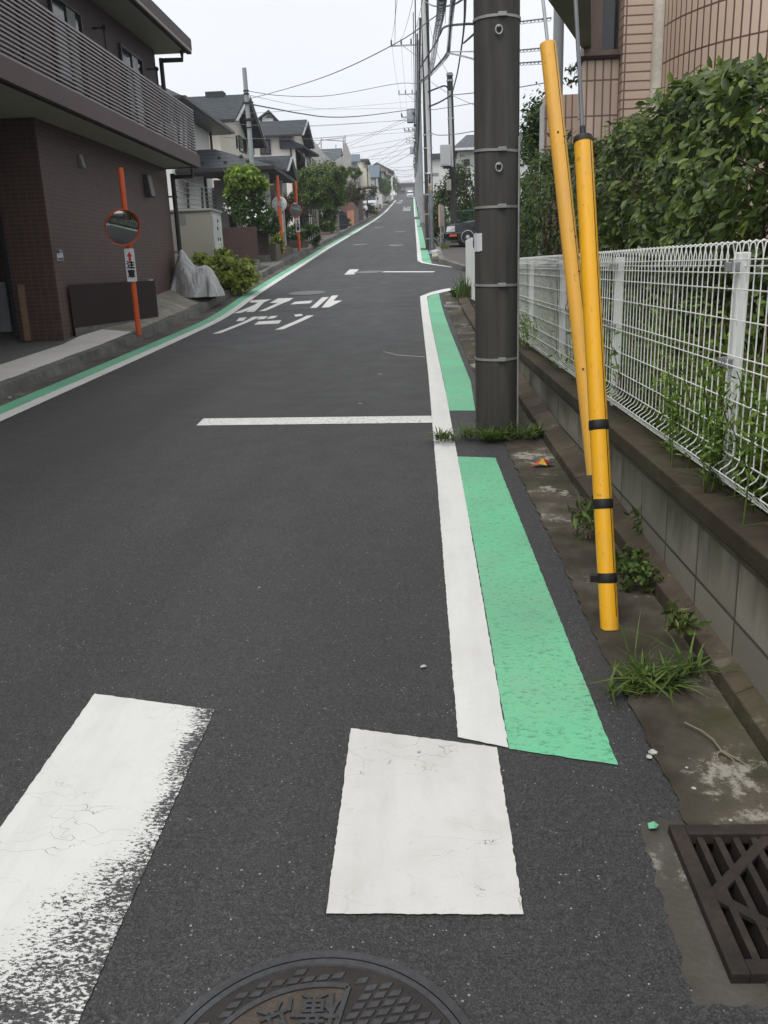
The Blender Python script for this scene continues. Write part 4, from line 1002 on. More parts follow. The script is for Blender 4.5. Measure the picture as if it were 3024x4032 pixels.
# balcony slab with rounded corner
ZS = zs+.02
def onz(u, v, z): r = ray(u, v); t = (z-H)/r[2]; return Vector(C0+r*t)
e = [onz(*c7(*p), ZS+.1) for p in ((255, 0), (330, 105), (440, 265), (470, 305), (500, 320), (530, 325))]
rt_ = onz(*c7(530, 0), ZS+.1); d0 = (e[0]-e[1]).normalized()*.5; d1 = (rt_-e[5]).normalized()*.5
poly = [(q.x, q.y, ZS+.1) for q in [e[0]+d0]+e+[rt_+d1]]
MB().prism(poly, (0, 0, .9)).build('balcony_slab', plain('dark_grey_soffit', (.20, .185, .155), .8, 0, .1), bb)

# ---- slender grey mast seen behind the longer yellow guard
m = MB(); q = pY(2193, 60, 13.5); q2 = pY(2195, 380, 13.5)
m.tube([(q2.x, 13.5, .5), (q2.x, 13.5, 8.5)], .075, 12); tag(origin_to(m.build('steel_mast', M_POLE_G, smooth=True), (q2.x, 13.5, .5)), 'slender grey steel mast rising behind the longer yellow guard', 'mast')

# ================================================================ RIGHT SIDE, side street and beyond
# white boards closing the end of the block wall
def board(xa, ya, u0, v0, u1, v1, th_, label, slope=0):
    a = pY(*cA(u0, v0), ya); b = pY(*cA(u1, v1), ya); t = thing('white_board', (a.x, ya, b.z), label, 'board', 'white boards at the end of the fence')
    m = MB(); x0, x1, z1, z0 = a.x, b.x, a.z, b.z
    m.prism([(x0, ya, z0), (x1, ya, z0), (x1, ya, z1+slope), (x0+(x1-x0)*.8, ya, z1+slope*1.05), (x0, ya, z1)], (0, .035, 0)); m.build('panel', M_WHITEP, t, bevel=.006)
    s = MB(); s.box(x1-.06, x1-.02, ya+.037, ya+.075, z0-.25, z1-.03); s.build('stake', plain('grey_stake', (.40, .40, .38), .8), t)
    f = MB(); f.bar((x0-.0, ya-.012, z0+.02), (x1, ya-.012, z0-.05), .025, .06); f.build('bottom_rail', M_WHITEP, t)
    for k in range(5): MB().box(x1-.025, x1-.008, ya-.006, ya-.001, z0+.1+k*(z1-z0-.2)/5, z0+.13+k*(z1-z0-.2)/5).build('scratch', plain('rust_scratch', (.10, .07, .05)), t)
    return t
board(0, 18.0, 890, 445, 1030, 1225, .03, 'white upright board with sloping top at the side street corner, farther of two', .05)
board(0, 16.6, 995, 580, 1130, 1490, .03, 'white upright board with square top beside the thick pole, nearer of two', 0)
g = MB(); c = G(*cA(860, 1480), .05)
for k in range(10): grass(g, c+Vector((rng.uniform(-.12, .12), rng.uniform(-.4, .2), 0)), 9, .55, .06, .45, .008)
tag(origin_to(g.build('grass_tuft', L_GRASS), c), 'tall tuft of grass at the foot of the white boards by the side street', 'grass')
herb(G(*cA(735, 1450), .03), .16, 160, 'leafy_weed', 'dark leafy weed left of the tall grass tuft by the white boards', L_MID, .06)
# small gutter grating near the corner
gq = px(cA, [(510, 1640), (835, 1655), (840, 1690), (525, 1675)]); t = thing('gutter_grating', gq[0], 'small steel gutter grating between concrete slabs near the side street', 'drain grate')
m = MB(); up = Vector((0, 0, .02))
for a, b in ((0, 1), (2, 3), (0, 3), (1, 2)): m.bar(gq[a]+up, gq[b]+up, .02, .02)
for k in range(1, 9): m.bar(gq[0].lerp(gq[1], k/9)+up, gq[3].lerp(gq[2], k/9)+up, .015, .02)
m.build('bars', plain('pale_worn_steel', (.25, .25, .23), .5, .3), t)
m = MB(); m.add([q+Vector((0, 0, .012)) for q in gq], [(0, 1, 2, 3)]); m.build('shadow_gap', M_BLACK, t)

# kerb and lot beyond the side street
lotz = 1.93
kc = [G(*cD(*p), .12) for p in [(555, 1500), (600, 1650), (890, 1735)]]
m = MB()
kp = [Vector((kc[0].x+.0, 33.4, 0)), Vector((kc[1].x, kc[1].y+.2, 0)), Vector((kc[1].x+.12, kc[1].y-.15, 0)), Vector((kc[2].x, kc[2].y, 0)), Vector((4.5, 24.0, 0)), Vector((12, 23.6, 0))]
for a, b in zip(kp[:-1], kp[1:]):
    a = Vector((a.x, a.y, zr(a.y)+.05)); b = Vector((b.x, b.y, zr(b.y)+.05)); m.bar(a, b, .16, .17)
tag(m.build('corner_kerb', M_KERBL), kind='structure')
lot = sheet('parking_lot', [(kp[0].x+.05, 40), (kp[0].x+.05, 33.4), (kp[1].x+.05, kp[1].y+.2), (kp[2].x+.04, kp[2].y), (kp[3].x, kp[3].y+.05), (4.5, 24.1), (12, 23.7), (30, 24), (30, 40)], .09, M_ASPH_OLD, kind='structure')
sheet('right_verge', [(.66, 29.2), (kp[0].x, 29.2), (kp[0].x, 40), (2.5, 40), (2.5, 110), (.4, 110), (.6, 60)], .03, plain('dry_earth_verge', (.12, .095, .06), .95, 0, .3, 5), kind='structure')
# block, white bag
p = [G(*cD(*q)) for q in ((475, 1600), (570, 1597), (585, 1655), (478, 1660))]
m = MB(); m.hexa([q+Vector((0, 0, .01)) for q in (p[3], p[2], p[1], p[0])]+[q+Vector((0, 0, .12)) for q in (p[3], p[2], p[1], p[0])]); tag(origin_to(m.build('concrete_slab', M_PAVE2, bevel=.01), p[3]), 'stained concrete slab on the ground in front of the white bag', 'slab')
c = G(*cD(517, 1580), .02); bm = bmesh.new(); bmesh.ops.create_icosphere(bm, subdivisions=3, radius=1)
for v in bm.verts:
    k = 1+.12*math.sin(v.co.x*7+v.co.y*5)*math.cos(v.co.z*6); v.co = Vector((v.co.x*.22*k, v.co.y*.26*k, max(-.05, v.co.z*.10*k+.05)))
me = bpy.data.meshes.new('sand_bag'); bm.to_mesh(me); bm.free(); me.materials.append(plain('pale_plastic_sack', (.36, .37, .40), .6, 0, .1)); me.polygons.foreach_set('use_smooth', [True]*len(me.polygons))
o = bpy.data.objects.new('sand_bag', me); COL.objects.link(o); o.location = c; tag(o, 'pale lumpy sack lying at the foot of the dark utility pole', 'sack')
# notice board on edge
a = pY(*cD(553, 970), 33.6); b = pY(*cD(553, 1250), 33.6); t = thing('notice_board', (a.x+.1, 33.7, zr(33.7)), 'pinkish wooden notice board on posts, seen nearly edge on beside the dark pole', 'sign')
MB().hexa([(a.x, 33.4, b.z), (a.x+.05, 33.38, b.z), (a.x+.22, 34.5, b.z+.08), (a.x+.17, 34.5, b.z+.08), (a.x, 33.4, a.z), (a.x+.05, 33.38, a.z), (a.x+.22, 34.5, a.z+.05), (a.x+.17, 34.5, a.z+.05)]).build('panel', plain('pinkish_plywood', (.42, .30, .23), .7), t)
for yy in (33.5, 34.4): MB().box(a.x+.05+(yy-33.5)*.17, a.x+.10+(yy-33.5)*.17, yy, yy+.05, zr(33)-.1, a.z).build('post', M_GALV, t)

# chain link fence
a = pY(*cD(615, 1050), 36.4); b = pY(*cD(955, 1050), 36.4); zt = a.z; zb = zr(36.4)+.1
t = thing('chain_link_fence', (a.x, 36.4, zb), 'green chain link fence behind the parked dark car', 'fence')
MG = plain('green_fence_coating', (.045, .13, .085), .5)
m = MB(); L = 4.2; n = 26; hh = zt-zb
for k in range(-14, n+1):
    x0 = a.x+k*.15
    for sg in (1, -1):
        s0 = x0 if sg == 1 else x0+hh; e0 = x0+hh if sg == 1 else x0
        P0 = Vector((s0, 36.4, zb)); P1 = Vector((e0, 36.4, zt)); 
        lo, hi = a.x, a.x+L; d = P1-P0; t0, t1 = sorted(((lo-P0.x)/d.x, (hi-P0.x)/d.x)); t0 = max(0, t0); t1 = min(1, t1)
        if t0 < t1: m.tube([P0+d*t0, P0+d*t1], .005, 4, False)
m.build('mesh', MG, t)
for x in (a.x, a.x+2, a.x+4): MB().tube([(x, 36.43, zb-.2), (x, 36.43, zt+.03)], .024, 8).build('post', MG, t, smooth=True)
MB().tube([(a.x, 36.43, zt), (a.x+L, 36.43, zt)], .02, 8).build('top_rail', MG, t, smooth=True)

# parked dark car facing the road
def car():
    yl, yr = 32.9, 34.55; x0 = 1.05; gz = zr(33.6)+.09
    t = thing('parked_car', (x0+2.3, (yl+yr)/2, gz), 'dark blue saloon car parked nose towards the road beyond the side street', 'car')
    MP = plain('dark_blue_car_paint', (.007, .010, .014), .18, .3, .1, 1, .6)
    # stations along x: (x, z_bottom, z_belt/top hood, half width factor, top width factor)
    st = [(0, .32, .60, .80, .74), (.05, .26, .70, .88, .80), (.25, .22, .78, .96, .84), (.9, .20, .87, 1, .88), (1.35, .20, .93, 1, .9), (2.2, .2, .95, 1, .92), (3.6, .2, .97, 1, .92), (4.4, .24, .95, .97, .88), (4.6, .34, .80, .9, .82)]
    m = MB(); yc = (yl+yr)/2; hw = (yr-yl)/2; vs = []; n = 12
    for x, zb, zt, w, tw in st:
        zm = zb+(zt-zb)*.55
        ring = [(-w*.92, zb), (-w, zb+.1), (-w, zm), (-(w+tw)/2*.985, zt-.05), (-tw*.9, zt), (-tw*.4, zt+.02), (tw*.4, zt+.02), (tw*.9, zt), ((w+tw)/2*.985, zt-.05), (w, zm), (w, zb+.1), (w*.92, zb)]
        vs += [(x0+x, yc+a*hw, gz+z) for a, z in ring]
    k = len(st); fs = [(i*n+j, i*n+(j+1) % n, (i+1)*n+(j+1) % n, (i+1)*n+j) for i in range(k-1) for j in range(n)]+[tuple(range(n)), tuple((k-1)*n+j for j in range(n))]
    m.add(vs, fs); bo = m.build('body', MP, t, smooth=True)
    c = MB(); cs = [(1.30, .92, .94, .86), (1.95, .94, 1.36, .70), (3.0, .95, 1.40, .70), (3.9, .95, .98, .84)]; vs = []
    for x, zb, zt, w in cs: vs += [(x0+x, yc-hw*.9, gz+zb), (x0+x, yc-hw*w, gz+zt), (x0+x, yc+hw*w, gz+zt), (x0+x, yc+hw*.9, gz+zb)]
    c.add(vs, [(i*4+j, i*4+(j+1) % 4, i*4+4+(j+1) % 4, i*4+4+j) for i in range(3) for j in range(4)]+[(0, 1, 2, 3), (12, 13, 14, 15)]); c.build('cabin', M_GLASSD, t)
    for wx in (.82, 3.55):
        for s, yy in ((-1, yl+.0), (1, yr-.0)):
            w = MB(); cn = Vector((x0+wx, yy-s*.0, gz+.31)); ax = (0, s, 0)
            w.lathe([(.20, -.10), (.30, -.16), (.315, -.12), (.315, .005), (.295, .02), (.235, .022)], cn, ax, 32); wo2 = w.build('wheel', M_BLACK, t, smooth=True)
            r = MB(); r.lathe([(.235, .0), (.235, .022), (.222, .026), (.215, .014), (.19, .010), (.07, .022), (.02, .03)], cn, ax, 32); ro = r.build('rim', plain('silver_wheel_trim', (.55, .56, .57), .35, .6, .05), wo2, smooth=True)
            h = MB()
            for q in range(9):
                a = q*2*math.pi/9; h.lathe([(.026, .0), (.026, .016)], cn+Vector((math.cos(a)*.185, 0, math.sin(a)*.185)), ax, 10)
            h.build('hole', M_BLACK, ro)
    a = MB(); a.lathe([(.345, -.2), (.345, .004), (.315, .006)], (x0+.82, yl+.003, gz+.33), (0, -1, 0), 32); a.build('wheel_arch', M_BLACK, t)
    CH = plain('chrome', (.6, .6, .6), .15, .9, .05)
    for s, yy in ((-1, yl), (1, yr)):
        hl = MB(); hl.hexa([(x0-.01, yy-s*.52, gz+.50), (x0+.04, yy-s*.07, gz+.50), (x0+.36, yy+s*.012, gz+.51), (x0+.3, yy-s*.5, gz+.51), (x0+.03, yy-s*.52, gz+.68), (x0+.08, yy-s*.09, gz+.70), (x0+.36, yy+s*.006, gz+.71), (x0+.3, yy-s*.5, gz+.70)]); hl.build('headlight', plain('clear_lamp_glass', (.50, .52, .53), .2, .2, .2, 20, .5), t)
        si = MB(); si.box(x0+.16, x0+.42, yy+(-.012 if s < 0 else -.01), yy+(.01 if s < 0 else .012), gz+.345, gz+.41); si.build('side_lamp', plain('orange_lamp', (.62, .10, .03), .3), t)
    MB().box(x0-.02, x0+.005, yl+.35, yr-.35, gz+.50, gz+.68).build('grille', CH, t)
    bpm = MB(); bpm.box(x0-.05, x0+.2, yl+.1, yr-.1, gz+.26, gz+.47); bpm.build('bumper', MP, t, bevel=.03)
    MB().bar((x0-.055, yl+.08, gz+.46), (x0-.055, yr-.08, gz+.46), .02, .03).build('bumper_trim', CH, t)
    MB().box(x0+.02, x0+.6, yl-.014, yl+.01, gz+.445, gz+.475).build('bumper_trim', CH, t)
car()
# dark hedge at the lot, shrubs behind
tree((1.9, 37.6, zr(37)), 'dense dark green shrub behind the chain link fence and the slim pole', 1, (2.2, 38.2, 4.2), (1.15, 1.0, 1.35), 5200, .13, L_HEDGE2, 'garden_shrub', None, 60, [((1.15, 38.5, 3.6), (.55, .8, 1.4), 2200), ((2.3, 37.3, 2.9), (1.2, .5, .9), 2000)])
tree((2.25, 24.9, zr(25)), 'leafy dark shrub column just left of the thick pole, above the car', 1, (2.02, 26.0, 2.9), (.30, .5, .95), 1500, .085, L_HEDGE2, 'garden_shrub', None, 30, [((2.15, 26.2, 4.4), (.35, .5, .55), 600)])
g = MB(); c = Vector((.95, 32.6, zr(32.6)+.05))
for k in range(8): grass(g, c+Vector((rng.uniform(-.15, .2), rng.uniform(-.4, .6), 0)), 8, .35, .1, .5, .015)
tag(origin_to(g.build('grass_tuft', L_GRASS), c), 'light green weeds between the dark pole and the parked car', 'grass')
# ---- house behind the slim pole (right)
def win(parent, corners, out, depth=.06, fr=.05, pane=None, mull=1, frame=None, name='window'):
    """window on an upright plane: corners (a,b) opposite points; out: outward unit vector"""
    a, b = Vector(corners[0]), Vector(corners[1]); o = Vector(out); t = Vector((0, 0, 1)).cross(o).normalized()
    z0, z1 = sorted((a.z, b.z)); s0, s1 = sorted(((a-a).dot(t), (b-a).dot(t))); pl_ = a-o*0
    def P(s, z, d): return Vector((a.x, a.y, 0))+t*s+o*d+Vector((0, 0, z))
    def bx(m, s_0, s_1, z_0, z_1, d0, d1): m.hexa([P(s_0, z_0, d0), P(s_1, z_0, d0), P(s_1, z_0, d1), P(s_0, z_0, d1), P(s_0, z_1, d0), P(s_1, z_1, d0), P(s_1, z_1, d1), P(s_0, z_1, d1)])
    m = MB(); f = fr
    bx(m, s0, s0+f, z0, z1, -.02, depth); bx(m, s1-f, s1, z0, z1, -.02, depth); bx(m, s0+f, s1-f, z0, z0+f, -.02, depth-.002); bx(m, s0+f, s1-f, z1-f, z1, -.02, depth-.002)
    for k in range(mull): s = s0+(s1-s0)*(k+1)/(mull+1); bx(m, s-f/2, s+f/2, z0+f, z1-f, -.02, depth-.01)
    w = m.build(name, frame or M_DBRONZE, parent); g = MB(); bx(g, s0+f*.5, s1-f*.5, z0+f*.5, z1-f*.5, -.01, depth*.45); g.build('pane', pane or M_GLASSD, w)
    return w
y = 52.; q0 = pY(*cD(745, 272), y); q1 = pY(*cD(1060, 262), y); rd = pY(*cD(905, 100), y+3.5)
t = thing('house', (q1.x, y+3, zr(y)), 'white house with grey hipped roof behind the slim pole on the right', 'house')
MB().box(q0.x+.25, q1.x+4, y+.3, y+7, zr(y)-.3, q0.z-.02).build('wall', M_WALLW, t)
m = MB(); e0 = Vector((q0.x-.1, y-.2, q0.z)); e1 = Vector((q1.x+4.3, y-.2, q0.z)); e2 = Vector((q1.x+4.3, y+7.3, q0.z)); e3 = Vector((q0.x-.1, y+7.3, q0.z)); r0 = Vector((rd.x, y+3.5, rd.z)); r1 = Vector((rd.x+3.5, y+3.5, rd.z))
m.add([e0, e1, e2, e3, r0, r1]+[p-Vector((0, 0, .12)) for p in (e0, e1, e2, e3)], [(0, 1, 5, 4), (1, 2, 5), (2, 3, 4, 5), (3, 0, 4), (6, 7, 1, 0), (7, 8, 2, 1), (8, 9, 3, 2), (9, 6, 0, 3), (6, 7, 8, 9)])
m.build('roof', M_ROOFG, t)
MB().bar(e0-Vector((0, .06, .06)), e1-Vector((0, .06, .06)), .1, .12).build('gutter', M_WHITEP, t)
win(t, (pY(*cD(870, 405), y+.3), pY(*cD(945, 480), y+.3)), (0, -1, 0), .08, .08, M_GLASSL)
a = pY(*cD(545, 285), 47); b = pY(*cD(525, 385), 47)
y = 70; t = thing('house', (1.5, y, zr(y)), 'pale far house glimpsed between the dark pole and the grey cabinet', 'house')
a = pY(*cD(460, 400), y); b = pY(*cD(560, 540), y)
MB().box(a.x, b.x+1.2, y, y+6, zr(y), a.z-.0).build('wall', M_WALLW, t); MB().box(a.x-.2, b.x+1.4, y-.3, y+6.2, a.z, a.z+.35).build('roof', M_ROOFG, t); MB().box(a.x, b.x, y-.03, y-.0, a.z-1.2, a.z-1.0).build('balcony_rail', M_ALU, t)

# ---- slim pole with cabinet
y = 36.; a = pY(*c5(748, 795), y); b = pY(*cD(752, 1060), y)
t = thing('slim_pole', (b.x, y, zr(y)), 'slim dark pole carrying a pale grey cabinet and a small box', 'utility pole')
m = MB(); m.tube([(b.x, y, zr(y)), (a.x, y, a.z)], [.14, .11], 16); m.build('shaft', M_POLE_D, t, smooth=True)
for v in (815, 880, 1290): 
    z = pY(*c5(750, v), y).z; MB().lathe([(.12, -.03), (.135, -.03), (.135, .03), (.12, .03)], (a.x+(b.x-a.x)*(a.z-z)/(a.z-zr(y)), y, z), n=16).build('band', M_GALV, t)
c0_ = pY(*c5(747, 990), y-.15); c1_ = pY(*cD(727, 495), y-.15); MB().tube([c0_, c1_], .055, 10).build('cable_cover', M_BOXG, t, smooth=True)
c0_ = pY(*cD(577, 232), y-.2); c1_ = pY(*cD(708, 490), y-.2); bx = MB(); bx.box(c0_.x, c1_.x, y-.45, y-.14, c1_.z, c0_.z); bo = bx.build('cabinet', M_BOXG, t, bevel=.02)
MB().box(c0_.x+.03, c1_.x-.1, y-.465, y-.448, c1_.z+.06, c0_.z-.05).build('door', M_BOXG, bo, bevel=.005)
MB().box(c0_.x+.1, c1_.x, y-.4, y-.2, c1_.z-.08, c1_.z).build('cable_gland', M_BLACK, bo)
for s in (0, .08, .16):
    p = [Vector((c0_.x+.25+s, y-.3, c1_.z-.05))]; 
    for k in range(1, 9): f = k/8; p.append(Vector((c0_.x+.25+s+(.95-s)*f, y-.3+.1*f, c1_.z-.05-math.sin(f*math.pi*.75)*(.75-s))))
    MB().tube(p, .018, 6).build('hanging_cable', M_CABLE, t, smooth=True)
c0_ = pY(*cD(655, 657), y-.2); c1_ = pY(*cD(716, 790), y-.2); bx = MB(); bx.box(c0_.x, c1_.x, y-.38, y-.13, c1_.z, c0_.z); bx.build('small_box', M_CAB, t, bevel=.015)

# ================================================================ POLE LINE AND WIRES
def xpole(y): return float(np.interp(y, [6, 34, 67, 100, 200], [.55, .50, .44, .38, .05]))
def crossarm(par, x, y, z, L, nins=3):
    m = MB(); m.bar((x+.25, y, z), (x-L, y, z), .09, .09); m.bar((x-.05, y, z-.75), (x-L*.55, y, z-.03), .04, .04); ca = m.build('crossarm', M_GALV, par)
    xs = []
    for k in range(nins):
        xx = x-L+.06+k*(L*.72)/max(1, nins-1); MB().lathe([(.035, .04), (.07, .1), (.04, .14), (.075, .2), (.045, .26), (.06, .34), (.02, .42)], (xx, y, z), n=10).build('insulator', M_CABLE, ca, smooth=True); xs.append((xx, y, z+.40))
    return xs
# dark pole with conduit
y = 34.2; x = xpole(y); g = zr(y); DP = thing('utility_pole', (x, y, g), 'dark concrete utility pole beyond the side street with a pale cable riser', 'utility pole', 'utility poles along the right side of the road')
MB().lathe([(.165, -.2), (.160, 0), (.125, 13.5)], (x, y, g), n=28).build('shaft', M_POLE_D, DP, smooth=True)
a = pY(*cD(484, 1520), y-.12); b = pY(*cD(428, 0), y-.12); b2 = pY(*cD(452, 735), y-.12); top = b+(b-a).normalized()*5
MB().tube([a, a.lerp(b2, 1)], .085, 12).build('riser_pipe', plain('blue_grey_pipe', (.16, .18, .20), .5), DP, smooth=True)
rp = MB().tube([b2, b, top], .075, 12).build('riser_cover', M_BOXG, DP, smooth=True)
MB().lathe([(.078, -.06), (.08, -.05), (.08, .05), (.078, .06)], pY(*cD(455, 765), y-.125), (0, 0, 1), 14).build('yellow_band', plain('yellow_tape', (.55, .38, .08)), DP)
for k, v in enumerate((590, 632, 660, 685)):
    q = pY(*cD(447, v), y-.205); MB().box(q.x-.035, q.x+.035, q.y-.01, q.y, q.z-.05, q.z+(.05 if k else .02)).build('riser_mark', M_CABLE, rp)
for v in (95, 260, 575, 840, 1085, 1390, 1560):
    q = pY(*cD(410, v), y-.15); MB().lathe([(.15, -.03), (.172, -.025), (.172, .025), (.15, .03)], (x, y, q.z), n=20).build('steel_band', M_GALV, DP)
for k in range(14): 
    z = g+2.5+k*.8; s = 1 if k % 2 else -1; MB().tube([(x, y-.1, z), (x+s*.05, y-.26, z)], .012, 5).build('step_bolt', M_GALV, DP)
MB().tube([pY(*cD(432, 950), y-.2), pY(*cD(450, 1530), y-.2)], .012, 6).build('earth_wire', M_GALV, DP)
MB().box(x-.04, x+.05, y-.24, y-.14, pY(*cD(403, 595), y).z, pY(*cD(403, 573), y).z).build('bell_fitting', M_WHITEP, DP)
DARM = []
# grey poles
GP = []
def grey_pole(y, ht, arms, label, lamp=False, trans=False, xo=0):
    x = xpole(y)+xo; g = zr(y); t = thing('utility_pole', (x, y, g), label, 'utility pole', 'utility poles along the right side of the road')
    MB().lathe([(.175, -.2), (.17, 0), (.115, ht)], (x, y, g), n=20).build('shaft', M_POLE_G, t, smooth=True)
    ins = []
    for z, L in arms: ins.append(crossarm(t, x, y, g+z, L))
    for k in range(5): MB().lathe([(.15, -.03), (.175, -.03), (.175, .03), (.15, .03)], (x, y, g+1.5+k*1.7), n=16).build('band', M_GALV, t)
    if trans:
        m = MB(); m.lathe([(.28, -.45), (.32, -.42), (.32, .42), (.28, .47), (.1, .5)], (x-.62, y, g+7.4), n=20); m.box(x-.62, x, y-.06, y+.06, g+7.0, g+7.08); m.build('transformer', plain('grey_transformer_paint', (.25, .27, .28), .5), t, smooth=True)
    if lamp:
        m = MB(); m.tube([(x, y, g+5.6), (x-.5, y-.1, g+5.75)], .025, 8); lo = m.build('lamp_arm', M_GALV, t); MB().hexa([(x-.9, y-.22, g+5.75), (x-.35, y-.22, g+5.68), (x-.35, y+.02, g+5.68), (x-.9, y+.02, g+5.75), (x-.85, y-.18, g+5.87), (x-.4, y-.18, g+5.80), (x-.4, y-.02, g+5.80), (x-.85, y-.02, g+5.87)]).build('lamp_head', M_WHITEP, lo, bevel=.02)
    GP.append((x, y, g, ht, ins)); return t
z67 = pY(1641, 159, 67.4).z-zr(67.4); za = pY(*c5(300, 492), 67.4).z-zr(67.4); za2 = pY(*c5(280, 900), 67.4).z-zr(67.4)
grey_pole(67.4, z67, [(za, 1.95)], 'pale grey utility pole with street lamp and transformer, first beyond the dark pole', True, True)
grey_pole(97, z67*.98, [(za*.98, 1.9), (za*.8, 1.7)], 'pale grey utility pole with street lamp, second beyond the dark pole', True)
grey_pole(128, z67*.97, [(za*.97, 1.9), (za*.82, 1.6)], 'pale grey utility pole, third beyond the dark pole', False, True)
grey_pole(160, z67*.97, [(za*.97, 1.9), (za*.8, 1.6)], 'pale grey utility pole, fourth beyond the dark pole', True)
grey_pole(195, z67*.97, [(za*.97, 1.8)], 'pale grey utility pole, farthest of the row beyond the dark pole')
WG = 'overhead wires and cables above the road'
def cable(pts, r, name, label, mat=M_CABLE, sag=0, group=WG, helix=0, n=12):
    P = []
    if len(pts) == 2:
        a, b = Vector(pts[0]), Vector(pts[1]); P = [a.lerp(b, k/n)-Vector((0, 0, sag*4*(k/n)*(1-k/n))) for k in range(n+1)]
    else:
        pts = [Vector(p) for p in pts]; e = [pts[0]*2-pts[1]]+pts+[pts[-1]*2-pts[-2]]
        for i in range(1, len(e)-2):
            for k in range(6):
                t = k/6; p0, p1, p2, p3 = e[i-1:i+3]
                P.append(.5*((2*p1)+(p2-p0)*t+(2*p0-5*p1+4*p2-p3)*t*t+(3*p1-p0-3*p2+p3)*t**3))
        P.append(pts[-1])
    if mat is M_WIRE: r = r*.68
    m = MB(); m.tube(P, r, 5, False)
    o = m.build(name, mat, None, smooth=True); origin_to(o, P[0]); tag(o, label, 'cable' if 'cable' in name else 'wire', group)
    if helix:
        h = MB(); H_ = []; tot = 0; L = sum((P[i+1]-P[i]).length for i in range(len(P)-1)); k = int(L/.16)*8
        for i in range(k+1):
            f = i/k*(len(P)-1); j = min(int(f), len(P)-2); q = P[j].lerp(P[j+1], f-j); d = (P[j+1]-P[j]).normalized(); u = d.cross(Vector((0, 1, .3))).normalized(); w = d.cross(u); an = i/8*2*math.pi
            H_.append(q+(u*math.cos(an)+w*math.sin(an))*helix-Vector((0, 0, helix*.6)))
        h.tube(H_, .0042, 3, False); ho = h.build('spiral_hanger', M_WIRE, o)
    return o
Q = lambda x, y, Y: pY(*c5(x, y), Y)
# heavy cables gathering at the dark pole
cable([Q(905, -120, 12), Q(915, 0, 14), Q(905, 270, 20), Q(880, 490, 26), Q(830, 800, 32), Q(770, 1035, 35.8)], .024, 'thick_cable', 'thick black cable dropping from the top edge to the slim pole')
cable([Q(790, -120, 14), Q(782, 0, 16), Q(762, 200, 19), Q(740, 480, 23), Q(733, 560, 24.5)], .026, 'thick_cable', 'thick black cable with spiral hanger falling steeply to the wire junction', M_CABLE, 0, WG, .045)
cable([Q(733, 560, 24.5), Q(690, 625, 26.5), Q(600, 730, 29), Q(500, 830, 32), Q(430, 880, 34)], .032, 'thick_cable', 'thick black cable with spiral hanger from the wire junction to the dark pole', M_CABLE, 0, WG, .055)
cable([Q(1030, 262, 19), Q(920, 262, 20), Q(700, 290, 22.5), Q(645, 370, 25), Q(590, 480, 28), Q(500, 620, 31), Q(420, 750, 34)], .026, 'thick_cable', 'black cable bending from behind the thick pole down to the dark pole')
cable([Q(665, -150, 12), Q(660, 0, 14.5), Q(640, 180, 18), Q(600, 380, 23), Q(565, 640, 29), Q(530, 800, 33)], .010, 'spiral_cable', 'thin cable wound in wide spiral hanger above the dark pole', M_CABLE, 0, WG, .075)
cable([Q(490, 20, 34), Q(560, 60, 28), Q(680, 70, 22), Q(800, 45, 18), Q(905, -20, 14)], .03, 'grey_cable', 'grey cable looping along the top edge beside the dark pole', M_WIRE)
cable([Q(1030, 560, 18), Q(735, 565, 24.5)], .014, 'support_wire', 'upper pale wire from the junction to the thick pole', M_GALV)
cable([Q(1030, 650, 18), Q(880, 610, 21), Q(720, 575, 24.5)], .02, 'support_wire', 'lower pale wire from the junction to the thick pole', M_GALV)
cable([Q(900, 470, 26), Q(1030, 355, 19)], .025, 'cable_branch', 'short cable branch from the thick dropping cable to the thick pole')
cable([Q(710, -50, 16), Q(700, 255, 22)], .008, 'thin_wire', 'thin wire hanging from the top edge to the bent black cable', M_WIRE)
cable([Q(525, 1160, 34), Q(640, 1110, 34.6), Q(770, 1035, 35.8)], .03, 'thick_cable', 'black cable from the dark pole up to the slim pole')
cable([Q(510, 1000, 34), Q(600, 965, 34.6), Q(690, 935, 35.2), Q(735, 960, 35.8)], .03, 'thick_cable', 'black cable arching onto the slim pole head')
cable([Q(775, 1035, 35.8), Q(1030, 1010, 30)], .022, 'grey_cable', 'cable from the slim pole to behind the thick pole, upper one', M_WIRE)
cable([Q(520, 1180, 34), Q(600, 1190, 33), Q(1030, 1120, 28)], .015, 'grey_cable', 'cable from the dark pole past the slim pole, middle one', M_WIRE)
cable([Q(520, 1420, 34), Q(600, 1468, 33), Q(780, 1465, 31), Q(1030, 1425, 28)], .02, 'grey_cable', 'sagging cable above the right-hand house roof', M_WIRE)
cable([Q(525, 880, 34), Q(740, 1020, 30), Q(1030, 1150, 26)], .012, 'thin_wire', 'thin wire slanting down from the dark pole to the thick pole', M_WIRE)
cable([Q(490, 90, 34), Q(600, 540, 34.5), Q(740, 820, 36)], .010, 'thin_wire', 'thin guy wire from the dark pole head down to the slim pole head', M_WIRE)
# wires seen right of the thick pole
for k, (v0, v1, lb) in enumerate(((240, 215, 'top'), (548, 535, 'middle'), (688, 683, 'bottom'))):
    cable([pY(*c5(1480, v0), 14), pY(*c5(1850, v1-20), 12.6)], .014, 'span_wire', lb+' of three looped wires between the thick pole and the yellow guards', M_WIRE, .0, WG, .022)
cable([pY(*c5(1480, 955), 16), pY(*c5(1800, 900), 15)], .012, 'grey_cable', 'cable right of the thick pole above the evergreen tree', M_WIRE)
